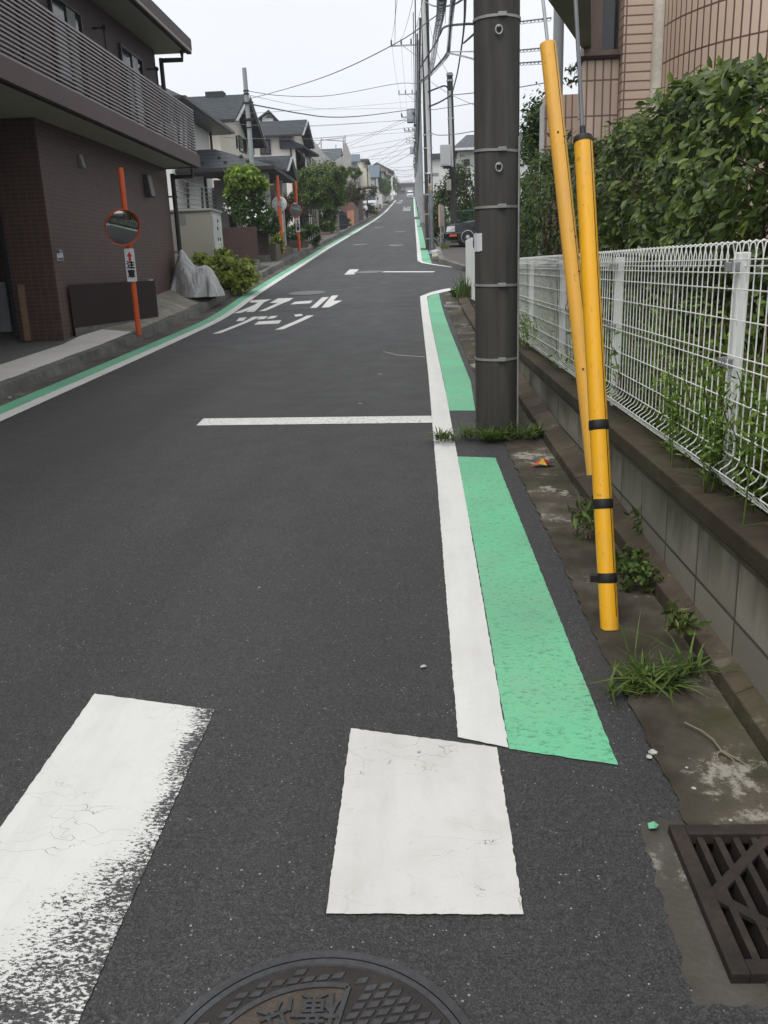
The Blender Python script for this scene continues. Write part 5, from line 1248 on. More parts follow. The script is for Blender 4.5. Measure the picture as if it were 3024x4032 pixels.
# conductors from crossarms, towards the viewer and onwards
ins0 = GP[0][4][0]
tops = [(170, 0), (334, 0), (412, 130)]
for k, q in enumerate(ins0):
    u, v = c5(*tops[k]); e = pY(u, v, 36); d = (e-Vector(q)); cable([q, e+d*.25], .014, 'power_line', ('left', 'middle', 'right')[k]+' of three power lines climbing from the nearest crossarm to the top edge', M_WIRE, .25)
for i in range(len(GP)-1):
    A, B_ = GP[i], GP[i+1]
    for k in range(3): cable([A[4][0][k], B_[4][0][k]], .014, 'power_line', 'power lines strung between the crossarms of the grey poles', M_WIRE, .5)
PPS = [(x, 34.2, zr(34.2))]+[(p[0], p[1], p[2]) for p in GP]
for i in range(len(PPS)-1):
    (x0, y0, z0), (x1, y1, z1) = PPS[i], PPS[i+1]
    for k, (dx, hz, r, he) in enumerate(((-.22, 5.6, .034, .09), (-.30, 6.2, .03, 0), (-.18, 6.7, .04, .10), (-.34, 7.3, .024, 0), (-.26, 5.0, .024, 0), (-.42, 6.9, .016, 0))):
        cable([(x0+dx, y0, z0+hz+(1.2 if i == 0 else 0)), (x1+dx, y1, z1+hz)], r, 'bundled_cable', 'black communication cables bundled along the left of the pole row', M_CABLE, .7+.12*k, WG, he if i < 2 else 0)
    if i < 4:
        for k, hz in enumerate((5.4, 6.4, 7.0)):
            m = MB(); m.lathe([(.05, -.28), (.09, -.25), (.09, .25), (.05, .28)], (x1-.32-.05*k, y1-1.5-k, z1+hz), (0, 1, .05), 10); o = m.build('cable_closure', M_CABLE, None, smooth=True); origin_to(o, (x1-.3, y1-1.5-k, z1+hz)); tag(o, 'black splice cases hanging in the bundled cables by the grey poles', 'splice case', 'splice cases on the bundled cables')

# ================================================================ LEFT SIDE: brown tiled building
WX = -5.1; FXB = -4.38; YE = 18.55; YC = 12.27; ZSOF = 3.56; ZBT = 3.76; ZRAIL = 4.60; ZROOF = 5.73
B1 = thing('apartment_building', (WX-2, 14, .6), 'dark brown tiled building with long louvred balcony on the left', 'building')
m = MB(); m.box(-14, WX, YC, YE, .3, ZSOF)
ent = pX(*cL(275, 1050), WX)
XE = -5.74
m = MB(); m.box(XE, WX, YC, YE, .3, ZSOF+.0); m.build('wall', M_BRTILE, B1)
MB().box(-16, XE-.002, YC+1.7, YE, .3, ZSOF).build('entrance_rear_wall', M_BRTILE, B1)
MB().box(-16, XE-.002, YC-4.5, YC+1.7, ZSOF-.55, ZSOF-.02).build('entrance_lintel', M_BRTILE, B1)
MB().box(-16, WX-.0, YC-7, YC-.002, ZSOF-.001, ZSOF+.15).build('porch_ceiling', M_SOFFIT, B1)
MB().box(-14, -5.45, -6, 8.4, .15, ZSOF-.004).build('unseen_shade_wall', M_BRTILE, B1)  # out-of-view block added to keep sky light off the porch and forecourt
MB().box(-16, WX, YC, YE, ZSOF+.15, ZSOF+.19).build('floor_band', M_UPWALL, B1)
m = MB(); m.box(-14, WX, YC-8, YE, ZSOF+.19, ZROOF+.0); m.build('upper_wall', M_UPWALL, B1)
YB0 = 1.0
m = MB(); m.box(WX+.002, FXB-.06, YB0, YE-.07, ZSOF, ZSOF+.12); m.build('balcony_soffit', M_SOFFIT, B1)
m = MB(); m.box(FXB-.058, FXB, YB0, YE, ZSOF-.02, ZBT+.02); m.box(WX+.002, FXB-.060, YE-.068, YE, ZSOF-.02, ZBT+.02); m.build('balcony_fascia', M_FASCIA, B1)
MB().box(FXB-.10, FXB-.058, YB0, YE-.07, ZSOF-.035, ZSOF-.003).build('drip_edge', M_DARKBROWN, B1)
rl_ = MB(); nb = 15
for k in range(nb+1):
    z = ZBT+.05+(ZRAIL-ZBT-.05)*k/nb; h = .022 if k < nb else .03
    rl_.bar((FXB-.05, YB0, z), (FXB-.05, YE-.05, z), .03, h); rl_.bar((WX+.01, YE-.04, z), (FXB-.066, YE-.04, z), .03, h-.002)
rl_.build('louvre_railing', M_RAIL, B1)
yy = YE-.25
while yy > 6:
    MB().bar((FXB-.085, yy, ZBT+.02), (FXB-.085, yy, ZRAIL-.02), .035, .03, (1, 0, 0)).build('rail_post', M_DBRONZE, B1); yy -= .95
# roof slab
RX = -4.42
m = MB(); m.box(-14, RX-.002, -2, YE+.30, ZROOF, ZROOF+.05); m.build('roof_soffit', M_SOFFIT, B1)
m = MB(); m.box(-14.1, RX+.0, -2, YE+.33, ZROOF+.052, ZROOF+.25); m.build('roof_fascia', M_FASCIA, B1)
MB().box(RX-.09, RX-.004, -2, YE+.28, ZROOF-.03, ZROOF-.001).build('roof_drip_edge', M_DARKBROWN, B1)
# upper windows
def upwin(ux0, uy0, ux1, uy1, lt):
    a = pX(*cU(ux0, uy0), WX); b = pX(*cU(ux1, uy1), WX)
    y0, y1 = a.y, b.y; z1 = 5.36; z0 = 3.95
    w = win(B1, ((WX, y0, z0), (WX, y1, z1)), (1, 0, 0), .05, .045, M_GLASSD, 1, M_DBRONZE)
    MB().box(WX+.012, WX+.028, (y0+y1)/2+.03, (y0+y1)/2+(y1-y0)*.30, z0+.05, z1-.05).build('curtain_pane', plain('pale_curtain', (.20, .20, .20)) if not lt else plain('bright_curtain', (.45, .46, .46)), w)
    MB().box(WX, WX+.06, y0-.03, y1+.03, z0-.06, z0-.002).build('sill', M_ALU, w)
upwin(385, 0, 650, 220, False); upwin(962, 370, 1150, 560, True)
for (x, y) in ((760, 260), (1205, 590)):
    q = pX(*cU(x, y), WX); mm = MB(); mm.tube([(WX, q.y, q.z+.05), (WX+.18, q.y, q.z+.05), (WX+.18, q.y, q.z-.45), (WX, q.y, q.z-.45)], .018, 8); mm.lathe([(.04, -.02), (.04, .02)], (WX+.18, q.y, q.z+.05), (0, 1, 0), 10); mm.build('laundry_bracket', M_DBRONZE, B1, smooth=True)
# ac units behind the louvres near the end
q = pX(*cU(1420, 1060), WX+.25); MB().box(WX+.05, WX+.36, q.y-.45, q.y+.40, ZBT+.0, ZBT+.56).build('air_conditioner', M_WHITEP, B1, bevel=.02)
# downpipes
dp = MB(); dp.tube([(WX+.10, YE+.075, zpav(-5, 18.5)-.1), (WX+.10, YE+.075, ZSOF-.12), (WX+.10, YE+.075, ZSOF-.10)], .05, 12); dp.tube([(WX+.10, YE+.075, ZSOF-.16), (WX+.50, YE+.10, ZSOF-.16), (WX+.50, YE+.10, ZSOF-.02)], .045, 12); dpo = dp.build('downpipe', M_DBRONZE, B1, smooth=True)
for z in (1.9, 3.0): MB().box(WX-.02, WX+.17, YE+.06, YE+.09, z, z+.035).build('pipe_clip', M_GALV, dpo)
dp = MB(); dp.tube([(WX+.10, YE+.075, ZSOF+.25), (WX+.10, YE+.075, ZROOF-.12)], .045, 12); dp.tube([(WX+.10, YE+.075, ZROOF-.16), (WX+.52, YE+.10, ZROOF-.16), (WX+.52, YE+.10, ZROOF-.0)], .045, 12); dpo = dp.build('downpipe', M_DBRONZE, B1, smooth=True)
MB().box(WX-.02, WX+.17, YE+.06, YE+.09, ZSOF+1.1, ZSOF+1.13).build('pipe_clip', M_GALV, dpo)
# wall fittings
q = pX(*cW(520, 55), WX); mm = MB(); mm.hexa([(WX, q.y-.05, q.z-.10), (WX+.07, q.y-.05, q.z-.10), (WX+.07, q.y+.07, q.z-.10), (WX, q.y+.07, q.z-.10), (WX, q.y-.05, q.z+.09), (WX+.03, q.y-.04, q.z+.09), (WX+.03, q.y+.06, q.z+.09), (WX, q.y+.07, q.z+.09)]); mm.build('vent_hood', plain('grey_vent', (.25, .24, .22), .5), B1, bevel=.012)
q = pX(*cW(955, 222), WX); mm = MB(); mm.hexa([(WX, q.y-.14, q.z-.19), (WX+.13, q.y-.13, q.z-.19), (WX+.13, q.y+.13, q.z-.19), (WX, q.y+.14, q.z-.19), (WX, q.y-.14, q.z+.21), (WX+.08, q.y-.13, q.z+.21), (WX+.08, q.y+.13, q.z+.21), (WX, q.y+.14, q.z+.21)]); mm.build('wall_lamp', plain('dark_lamp_housing', (.06, .055, .055), .4), B1, bevel=.02)
a = pX(*cW(358, 633), WX); b = pX(*cW(415, 712), WX); mm = MB(); mm.box(WX+.001, WX+.012, a.y, b.y, b.z, a.z); nb_ = mm.build('notice_plate', plain('brown_plate_edge', (.22, .16, .13)), B1)
mm = MB(); mm.box(WX+.013, WX+.016, a.y+.02, b.y-.03, b.z+.015, a.z-.01); mm.build('white_sheet', M_WHITEP, nb_)
NB = plain('navy_print', (.03, .07, .12)); mm = MB(); mm.box(WX+.0165, WX+.0185, a.y+.03, b.y-.04, b.z+.02, b.z+.05)
hgt = a.z-b.z
for f0, w in ((.74, .0), (.62, .0)): pass
mm.box(WX+.0165, WX+.0185, a.y+.03, b.y-.04, b.z+hgt*.42, b.z+hgt*.46); mm.box(WX+.0165, WX+.0185, a.y+.03, b.y-.06, b.z+hgt*.56, b.z+hgt*.60)
text_into(mm, '防犯カメラ', (b.y-a.y)*.19, (WX+.018, (a.y+b.y)/2, b.z+hgt*.79), (0, 1, 0), (0, 0, 1), .002, 0, .003); mm.build('print', NB, nb_)
# entrance: frame post, recess, plank
ex0 = pY(*cL(120, 800), YC+.9)
fr_ = MB(); 
for u, v in ((50, 60),): 
    pA = pY(*cL(35, 40), YC+.6); pB = pY(*cL(190, 1000), YC+.6); fr_.bar((pB.x, YC+.6, .55), (pB.x, YC+.6, 3.3), .10, .10, (0, 1, 0))
fr_.build('entrance_post', plain('grey_green_metal', (.07, .08, .085), .5, .3), B1)
q0 = pY(*cL(0, 500), YC+.9); q1 = pY(*cL(95, 930), YC+.9); dr = MB(); dr.box(q0.x-1.2, q1.x+.02, YC+.9, YC+.95, .62, q0.z); d_o = dr.build('door_panel', plain('pale_grey_panel', (.30, .31, .31), .6), B1)
g = MB(); 
for k in range(9): g.box(q0.x-.8, q0.x-.22, YC+.88, YC+.898, .72+k*.05, .745+k*.05)
g.build('grille', M_BLACK, d_o)
q0 = pY(*cL(150, 590), YC+.3); q1 = pY(*cL(200, 790), YC+.3); sg = MB(); sg.box(q0.x, q0.x+.16, YC+.30, YC+.315, q1.z, q0.z); s_o = sg.build('entrance_sign', plain('grey_white_sign', (.30, .31, .30)), B1)
g = MB(); 
for k, ch in enumerate('駐車禁止'): text_into(g, ch, .16, (q0.x+.08, YC+.298, q0.z-.09-k*.155), (1, 0, 0), (0, 0, 1), .003, 0, .003)
g.build('sign_lettering', M_INK, s_o)
q0 = pY(*cL(190, 525), YC-.05); q1 = pY(*cL(265, 1045), YC-.05); t = thing('wooden_plank', (q1.x, YC-.06, q1.z), 'narrow pale wooden plank leaning upright at the entrance of the brown building', 'plank')
MB().bar((q1.x, YC-.06, q1.z), (q1.x, YC-.03, q0.z), .085, .025, (0, 1, 0)).build('plank', plain('pale_wood', (.22, .14, .085), .8, 0, .2, 8), t)
# low brown wall in front
XA_, XB_ = -5.06, -4.60
fa = pX(*cL(735, 1027), XA_); fb = pX(*cL(1465, 890), XB_); zt = pX(*cL(1425, 485), XB_).z
t = thing('low_wall', (-4.8, (fa.y+fb.y)/2, fa.z), 'low dark brown wall behind the nearest orange mirror pole', 'wall')
A0 = Vector((XA_, fa.y-.12, 0)); B0 = Vector((XB_, fb.y, 0)); E0 = Vector((XB_+.015, fb.y+.10, 0)); F0 = Vector((-5.07, fb.y+.2, 0))
def pris(ps, z0s, z1): return [Vector((p.x, p.y, z)) for p, z in zip(ps, z0s)]+[Vector((p.x, p.y, z1)) for p in ps]
zf0, zf1 = fa.z-.08, fb.z-.05
MB().hexa(pris([A0, B0, E0, F0], [fa.z+.05]*4, zt)).build('wall', M_DARKBROWN, t, bevel=.006)
o_ = Vector((.02, -.02, 0))
m = MB(); m.hexa([Vector((A0.x, A0.y, zf0))+o_, Vector((B0.x, B0.y, zf1))+o_, Vector((E0.x, E0.y, zf1))+Vector((.02, .01, 0)), Vector((F0.x, F0.y, zf1)), Vector((A0.x, A0.y, zf0+.24))+o_, Vector((B0.x, B0.y, zf1+.17))+o_, Vector((E0.x, E0.y, zf1+.17))+Vector((.02, .01, 0)), Vector((F0.x, F0.y, zf1+.17))]); m.build('footing', M_KERBL, t)
MB().box(XB_-.06, XB_-.005, fb.y-.02, fb.y+.05, zt+.001, zt+.02).build('top_sticker', M_WHITEP, t)

# ---- orange traffic mirrors
def mirror(base, top, mc_, r, nrm_, label, sign=None, pr=.038, back=False, sign_back=False):
    base = Vector(base); top = Vector(top); d = (top-base).normalized(); t = thing('traffic_mirror', base, label, 'traffic mirror', 'orange traffic mirrors on the left pavement')
    MB().tube([base-d*.1, top], pr, 14).build('post', M_ORANGE, t, smooth=True)
    n_ = Vector(nrm_).normalized(); c = Vector(mc_)
    rim = MB(); rim.lathe([(r*.6, -.10), (r*.94, -.06), (r*1.0, .0), (r*1.0, .03), (r*.965, .03), (r*.955, .0)], c, n_, 48)
    ro = rim.build('rim' if not back else 'back_shell', M_ORANGE if not back else M_WHITEP, t, smooth=True)
    prof = [(r*.955*s, .028*(1-s*s)+.004) for s in (1, .9, .75, .6, .45, .3, .15, .01)]
    gl = MB(); gl.lathe(prof, c, n_, 48); mm_ = NM('mirror_glass'); mm_.fin((.46, .48, .50), .05, 1.0); gl.build('mirror_face', mm_.mat, t, smooth=True)
    # visor along the top
    u = n_.cross(Vector((0, 0, 1))).normalized(); w = u.cross(n_); vz = MB(); K = 24
    vs = []
    for k in range(K+1):
        a = rad(15+150*k/K); dr = u*math.cos(a)+w*math.sin(a); L = .01+.06*math.sin(math.pi*k/K)**.7
        vs += [c+dr*r*1.002+n_*.0, c+dr*r*1.02+n_*(.03+L), c+dr*r*1.0+n_*(.03+L), c+dr*r*.985+n_*.03]
    vz.add(vs, [(4*k+j, 4*k+(j+1) % 4, 4*k+4+(j+1) % 4, 4*k+4+j) for k in range(K) for j in range(4)]); vz.build('visor', M_ORANGE, t, smooth=True)
    if back:
        bs_ = MB(); bs_.lathe([(r*.97, -.045), (r*.62, -.085), (.03, -.10), (.01, -.10)], c, n_, 40); bso = bs_.build('back_plate', M_WHITEP, t, smooth=True)
        for a in (45, 135, 225, 315): dr = u*math.cos(rad(a))+w*math.sin(rad(a)); k = MB(); k.lathe([(r*.14, -.12), (r*.15, -.06)], c+dr*r*.62, n_, 14); k.build('dimple', plain('pale_grey_dimple', (.5, .5, .5)), bso, smooth=True)
        k = MB(); k.bar(c-n_*.105+u*r*.8, c-n_*.105-u*r*.8, .03, .02); k.build('rib', M_WHITEP, bso)
    k = MB(); pp_ = base+d*((c.z-base.z)/d.z); k.box(pp_.x-.07, pp_.x+.07, pp_.y-.06, pp_.y+.06, c.z-.07, c.z+.07); k.build('bracket', M_GALV, t)
    if sign:
        sb, sw, sh = sign; q = Vector(sb)  # centre
        if not back: n_ = Vector((.12, -1, 0)).normalized()
        ex = Vector((0, 0, 1)).cross(n_); ex = Vector((ex.x, ex.y, 0)).normalized(); ey = d; ez = ex.cross(ey)
        pl = MB(); ww, hh = sw/2, sh/2; rr = ww*.22; pts = []
        for cx, cy, a0 in ((ww-rr, hh-rr, 0), (-ww+rr, hh-rr, 90), (-ww+rr, -hh+rr, 180), (ww-rr, -hh+rr, 270)):
            for k in range(5): a = rad(a0+k*22.5); pts.append(q+ex*(cx+rr*math.cos(a))+ey*(cy+rr*math.sin(a)))
        pl.prism(pts, ez*.006 if ez.dot(n_) < 0 else -ez*.006); so_ = pl.build('sign_plate', M_WHITEP, t)
        f = q+n_*.004 if not sign_back else q-n_*.004
        if not sign_back:
            exf = -ex if ex.cross(ey).dot(n_) < 0 else ex
            ar = MB(); A = [(0, .42), (.28, .27), (.12, .27), (.12, .13), (-.12, .13), (-.12, .27), (-.28, .27)]
            ar.prism([f+exf*(x*sw)+ey*((y-.0)*sh*.98) for x, y in A], n_*.002); ar.build('red_arrow', M_RED, so_)
            tx_ = MB()
            for ch, yy in (('注', .0), ('意', -.27)): text_into(tx_, ch, sw*.82, f+ey*(yy*sh)+n_*.001, exf, ey, .002, 0, .006)
            tx_.build('lettering', M_INK, so_)
    return t
dep = 14.4
mb_ = G(*cL(1290, 930), zpav(-4.75, 14.3)-zr(14.3)); 
ybase = mb_.y
tp = pY(*cW(785, 100), ybase); mcn = pY(*cW(800, 491), ybase-.16)
rm = 70*.6028/3352*15.0*1.6; rm = abs(pY(*cW(912, 491), ybase-.16).x-pY(*cW(690, 491), ybase-.16).x)/2*1.03
sc_ = pY(*cW(853, 737), ybase-.06)
sw_ = abs(pY(*cW(884, 737), ybase-.06).x-pY(*cW(823, 737), ybase-.06).x)*1.02; sh_ = (pY(*cW(840, 630), ybase).z-pY(*cW(865, 845), ybase).z)*1.0
print('mirror', mb_, tp, rm, sw_, sh_)
mirror(mb_, tp, mcn, rm, (.60, -.78, -.20), 'nearest orange round traffic mirror with caution plate before the brown building', (sc_, sw_, sh_), .040)
c3b = G(1179.5, 988, .12); tp3 = pY(*c3(1330, 1100), c3b.y); mc3 = pY(*c3(1338, 1365), c3b.y-.15); r3 = abs(pY(*c3(1402, 1365), c3b.y).x-pY(*c3(1272, 1365), c3b.y).x)/2
sc3 = pY(*c3(1357, 1508), c3b.y-.06); sw3 = abs(pY(*c3(1377, 1500), c3b.y).x-pY(*c3(1337, 1500), c3b.y).x); sh3 = pY(*c3(1350, 1440), c3b.y).z-pY(*c3(1350, 1573), c3b.y).z
mirror(c3b, tp3, mc3, r3, (.48, -.86, -.24), 'farther orange traffic mirror with dark face and caution plate by the leafy shrub', (sc3, sw3, sh3), .06)
c2b = G(1113, 985, .35); c2b = pY(1113, 985, 30.4); tp2 = pY(*c3(1163, 1045), 30.4); mc2 = pY(*c3(1183, 1313), 30.55); r2 = abs(pY(*c3(1255, 1313), 30.4).x-pY(*c3(1113, 1313), 30.4).x)/2
sc2 = pY(*c3(1203, 1490), 30.5)
mirror(c2b, tp2, mc2, r2, (.1, 1, -.08), 'orange traffic mirror seen from its white back among the flowering shrub', (sc2, .17, .58), .055, True, True)

# ---- covered motorcycle
def draped():
    c = pX(*c6(455, 425), -4.62); yb = c.y; 
    def P(x, y, Y): return pY(*c6(x, y), Y)
    # outline in the view plane gives height; depth is real: bike stands along the street
    base = Vector((-4.65, yb, zpav(-4.65, yb))); t = thing('covered_motorcycle', base, 'motorcycle under a wrinkled silver grey cover beside the brown building', 'motorcycle')
    s = (P(720, 420, yb)-P(190, 390, yb)).length; print('bike', s, base)
    # ridge of the cover along local x: (pos along 0..1, height)
    prof = [(-.04, .0), (0, .22), (.06, .55), (.14, .86), (.21, 1.06), (.25, 1.09), (.30, 1.03), (.38, .88), (.46, .74), (.53, .68), (.60, .69), (.68, .715), (.76, .69), (.84, .60), (.91, .44), (.97, .20), (1.0, .0)]
    zsc = (pY(*cW(1205, 583), yb).z-pY(*cW(1150, 905), yb).z)/1.09
    x0 = P(185, 400, yb).x; L = P(722, 420, yb).x-x0; n = 60; vs = []; NX = 90
    xs = np.linspace(-.04, 1, NX)
    for i, xx in enumerate(xs):
        h = float(np.interp(xx, [p[0] for p in prof], [p[1] for p in prof]))*zsc
        for j in range(n):
            a = math.pi*j/(n-1); cx = math.cos(a); sx = math.sin(a)
            wid = (.10+.30*(1-min(1, h/1.2))*.5+.22*(1-sx**.5))*(.55+.45*math.sin(math.pi*max(.02, min(1, (xx+.04)/1.04)))**.5)
            fold = 1+.10*math.sin(xx*17+2.2*math.sin(xx*7)+.05*j)*(1-sx)**.3*(1-sx)**.5
            vs.append((x0+L*xx+.012*math.sin(j*.5+i*.3)*(1-sx), yb+.30-cx*wid*fold*1.25, zpav(-4.7, yb)+max(0, h)*(sx**.42)*(1+.006*math.sin(i*1.1+j*.5))))
    m = MB(); m.add(vs, [(i*n+j, i*n+j+1, (i+1)*n+j+1, (i+1)*n+j) for i in range(NX-1) for j in range(n-1)])
    mm = NM('silver_cover_fabric')
    def ridge(sc, mp, d): return mm.math('ABSOLUTE', mm.math('SUBTRACT', mm.noise(sc, 2, .5, mm.mapping(mp), d), .5))
    hgt_ = mm.math('ADD', mm.math('MULTIPLY', ridge(2.2, (1.6, 1.6, .55), .8), 1.), mm.math('MULTIPLY', ridge(5, (1.3, 1.3, .8), .6), .4))
    mm.bump(hgt_, .8, .12); mm.fin(mm.ramp(mm.noise(2, 4), [(.3, (.34, .34, .335)), (.7, (.42, .42, .41))]), .42, .1)
    m.build('cover', mm.mat, t, smooth=True)
draped()
# ---- plant beside it
pc = pX(*c6(860, 260), -4.55); 
bc = Vector((-4.75, 20.4, zpav(-4.7, 20.4))); cc0 = pY(*c6(850, 200), 20.4); cc1 = pY(*c6(650, 80), 20.9)
tree(bc, 'spreading yellow green nandina-like shrub beside the covered motorcycle', .3, cc0, (.62, .55, .42), 2600, .13, L_YELG, 'leafy_shrub', None, 46, [(cc1, (.45, .45, .28), 900), (pY(*c6(920, 290), 20.2), (.35, .35, .22), 500)], 0, (0, 0), .03, .24)
# ---- cabinet
CXE = -4.8; YC_ = 20.95; tl = pY(691, 826, YC_); zc = pX(829, 820, CXE).z; y2 = pX(868, 828, CXE).y
t = thing('electrical_cabinet', (CXE-.6, YC_+.5, zpav(-5, 21)), 'large cream grey electrical cabinet behind the leafy shrub', 'cabinet')
MB().box(tl.x-.15, CXE, YC_, y2, .9, zc-.05).build('body', M_CAB, t, bevel=.012)
MB().box(tl.x-.18, CXE+.03, YC_-.03, y2+.03, zc-.05, zc).build('lid', M_CAB, t, bevel=.01)
MB().box(CXE+.001, CXE+.012, YC_+.06, (YC_+y2)/2-.01, 1.25, zc-.12).build('door', plain('pale_cabinet_door', (.50, .51, .47)), t); MB().box(CXE+.001, CXE+.012, (YC_+y2)/2+.01, y2-.06, 1.25, zc-.12).build('door', plain('pale_cabinet_door', (.50, .51, .47)), t)
a = pY(*c3(235, 1395), YC_); b = pY(*c3(315, 1505), YC_); MB().box(a.x, b.x, YC_-.006, YC_-.001, b.z, a.z).build('label_plate', plain('faded_plate', (.20, .20, .18)), t)
for v in (1470, 1540, 1640):
    for uu in (612, 632) if v == 1640 else (608,):
        q = pX(*c3(uu, v), CXE+.013); MB().box(CXE+.013, CXE+.03, q.y-.02, q.y+.02, q.z-.035, q.z+.035).build('handle', M_DBRONZE, t)
# ---- dark brown garden walls A and B
def gwall(u0, u1, v1, xr, yy, label, zb):
    a = pY(u0, v1, yy); t = thing('garden_wall', ((a.x+xr)/2, yy, zb), label, 'wall', 'dark brown garden walls'); MB().box(a.x-.6, xr, yy, yy+.16, zb-.2, a.z).build('wall', M_GWALL, t, bevel=.006)
    MB().box(xr-.6, xr+.02, yy-.01, yy+.17, zb-.3, zb+.2).build('footing', M_KERBL, t); return a.z
gwall(876, 1010, 897, -4.82, 26.8, 'dark brown garden wall just beyond the electrical cabinet', zpav(-4.8, 26.8))
gwall(1013, 1056, 908, -4.80, 28.8, 'narrower dark brown garden wall set back behind the first one', zpav(-4.8, 28.8))
m = MB(); m.box(-4.75, -4.5, 23.5, 26.7, 1.0, zpav(-4.6, 25)+.12); tag(origin_to(m.build('kerb_block', M_KERBL, bevel=.02), (-4.6, 25, zpav(-4.6, 25))), 'low concrete edging below the leafy shrub', 'edging')
# retaining edge beyond wall B
a0 = Vector((-4.6, 29.3, 0)); m = MB(); z0 = zpav(-4.6, 29.2); z1 = zpav(-4.6, 33.6)
m.hexa([(-5.4, 29.1, z0-.3), (-4.62, 29.1, z0-.3), (-4.66, 33.4, z1-.3), (-5.4, 33.4, z1-.3), (-5.4, 29.1, z0+.52), (-4.62, 29.1, z0+.52), (-4.66, 33.4, z1+.14), (-5.4, 33.4, z1+.14)])
tag(origin_to(m.build('planter_wall', concrete('olive_concrete', (.14, .13, .09), (.07, .065, .045), .4)), (-4.7, 31, z0)), 'olive grey sloping planter wall before the mirror seen from the back', 'planter')
m = MB(); q0 = pY(*cV(1085, 1020), 36.); q1 = pY(*cV(1365, 1105), 36.); m.box(q0.x, q1.x, 36, 36.3, zr(36), q0.z); m.box(-5.2, -4.72, 36.31, 40, zr(36), q0.z+.12)
tag(origin_to(m.build('planter_wall', plain('brown_planter', (.075, .055, .045), .85)), (q0.x, 36, zr(36))), 'brown planter box below the shrub at the farther orange mirror', 'planter')
# ================================================================ LEFT SIDE: gardens
def ptree(f, base, yb, cen, rx, rz, n, ls, mat, label, name='tree', s=.24111, ry=None, extra=(), flowers=0, clumps=50, dz=.12, tr=.05, spread=.28):
    """tree placed at distance yb; rx, rz half sizes in crop pixels of scale s"""
    b = pY(*f(*base), yb); b.z = zr(yb)+dz; c = pY(*f(*cen), yb); k = s*yb/3352
    ex = [(pY(*f(*e[0]), yb+(e[4] if len(e) > 4 else 0)), (e[1]*k, e[1]*k, e[2]*k), e[3]) for e in extra]
    return tree(b, label, .5, c, (rx*k, (ry or rx)*k, rz*k), n, ls, mat, name, None, clumps, ex, flowers, (0, 0), tr, spread)
ptree(cV, (560, 840), 28.3, (535, 170), 195, 165, 2600, .17, L_LIME, 'bright lime green leafy tree in front of the slim leaning pole', 'small_tree', .3014, extra=(((780, 270), 40, 40, 160), ((370, 330), 60, 60, 260)), clumps=40, tr=.04)
ptree(cV, (600, 850), 28.5, (590, 560), 260, 230, 5200, .085, L_MID, 'large flowering shrub with white blossoms behind the brown garden walls', 'flowering_shrub', .3014, extra=(((830, 720), 150, 150, 1800), ((900, 820), 90, 70, 700)), flowers=150, clumps=70)
ptree(cV, (960, 1120), 30.3, (950, 1010), 95, 120, 900, .13, L_YELG, 'yellowish bamboo-leaved shrub at the foot of the mirror seen from the back', 'leafy_shrub', .3014, clumps=24, dz=.4)
ptree(cV, (1200, 1020), 36.8, (1190, 900), 120, 130, 1500, .10, L_MID, 'leafy garden shrub behind the caution plate of the farther mirror', 'leafy_shrub', .3014, extra=(((1400, 900), 120, 140, 1700),), clumps=36)
ptree(cV, (1080, 900), 38.5, (1090, 560), 110, 200, 1600, .10, L_REDG, 'dark reddish shrub behind the two orange mirrors', 'leafy_shrub', .3014, clumps=40, extra=(((1200, 480), 90, 110, 700), ((1020, 480), 70, 90, 500)))
ptree(cH, (760, 1290), 50, (740, 520), 330, 330, 9500, .13, L_TREE, 'large full green tree overhanging the pavement beyond the farther mirror', 'garden_tree', extra=(((420, 520), 190, 220, 2600), ((560, 760), 260, 200, 2600), ((900, 680), 220, 210, 2400), ((760, 1120), 150, 210, 4200), ((700, 900), 240, 150, 3000), ((990, 380), 130, 150, 1300)), clumps=110, tr=.10, spread=.22)
ptree(cH, (880, 1230), 52, (880, 1160), 50, 90, 420, .12, L_LIME, 'light green low shrub beside the stacked stone pillar', 'leafy_shrub', clumps=14)
ptree(cH, (1210, 1000), 74, (1225, 340), 110, 75, 1100, .14, L_TREE, 'small round-headed tree before the cream house', 'garden_tree', extra=(((1150, 290), 60, 60, 350),), clumps=26, tr=.05)
ptree(cH, (1180, 1100), 71, (1200, 660), 130, 190, 2200, .13, L_REDG, 'loose reddish green tree above the brick wall', 'garden_tree', extra=(((1060, 760), 110, 150, 1200), ((1320, 640), 90, 110, 900)), clumps=44)
ptree(cH, (1120, 1200), 62, (1125, 1150), 45, 70, 380, .11, L_MID, 'small green bush between the gate and the pink panel', 'leafy_shrub', clumps=14)
ptree(cT, (1210, 1300), 98, (1140, 1110), 120, 70, 1200, .16, L_REDG, 'dark climbing shrub over the carport roof', 'garden_tree', extra=(((1190, 1200), 60, 60, 400),), clumps=24)
ptree(cT, (1400, 1330), 150, (1390, 1070), 110, 130, 3000, .2, L_TREE, 'round dark green tree beyond the yellow wall', 'garden_tree', clumps=40)
ptree(cT, (1340, 1330), 146, (1340, 1010), 60, 80, 900, .2, L_HEDGE2, 'dark narrow tree beside the round tree beyond the yellow wall', 'garden_tree', clumps=20)
ptree(cT, (1460, 1330), 195, (1480, 990), 90, 110, 2000, .22, L_HEDGE2, 'dark tree behind the white lamp post', 'garden_tree', clumps=36)
ptree(cT, (1570, 1250), 238, (1575, 1060), 70, 140, 1800, .24, L_TREE, 'tall dark tree just right of the white lamp post', 'garden_tree', clumps=32)
ptree(cT, (1430, 1390), 148, (1425, 1340), 60, 45, 500, .18, L_MID, 'low green bush on the pavement below the round tree', 'leafy_shrub', clumps=16, dz=.1)
ptree(cT, (1620, 1200), 255, (1612, 1080), 40, 70, 800, .3, L_HEDGE2, 'farthest dark tree on the left side of the road', 'garden_tree', clumps=20)
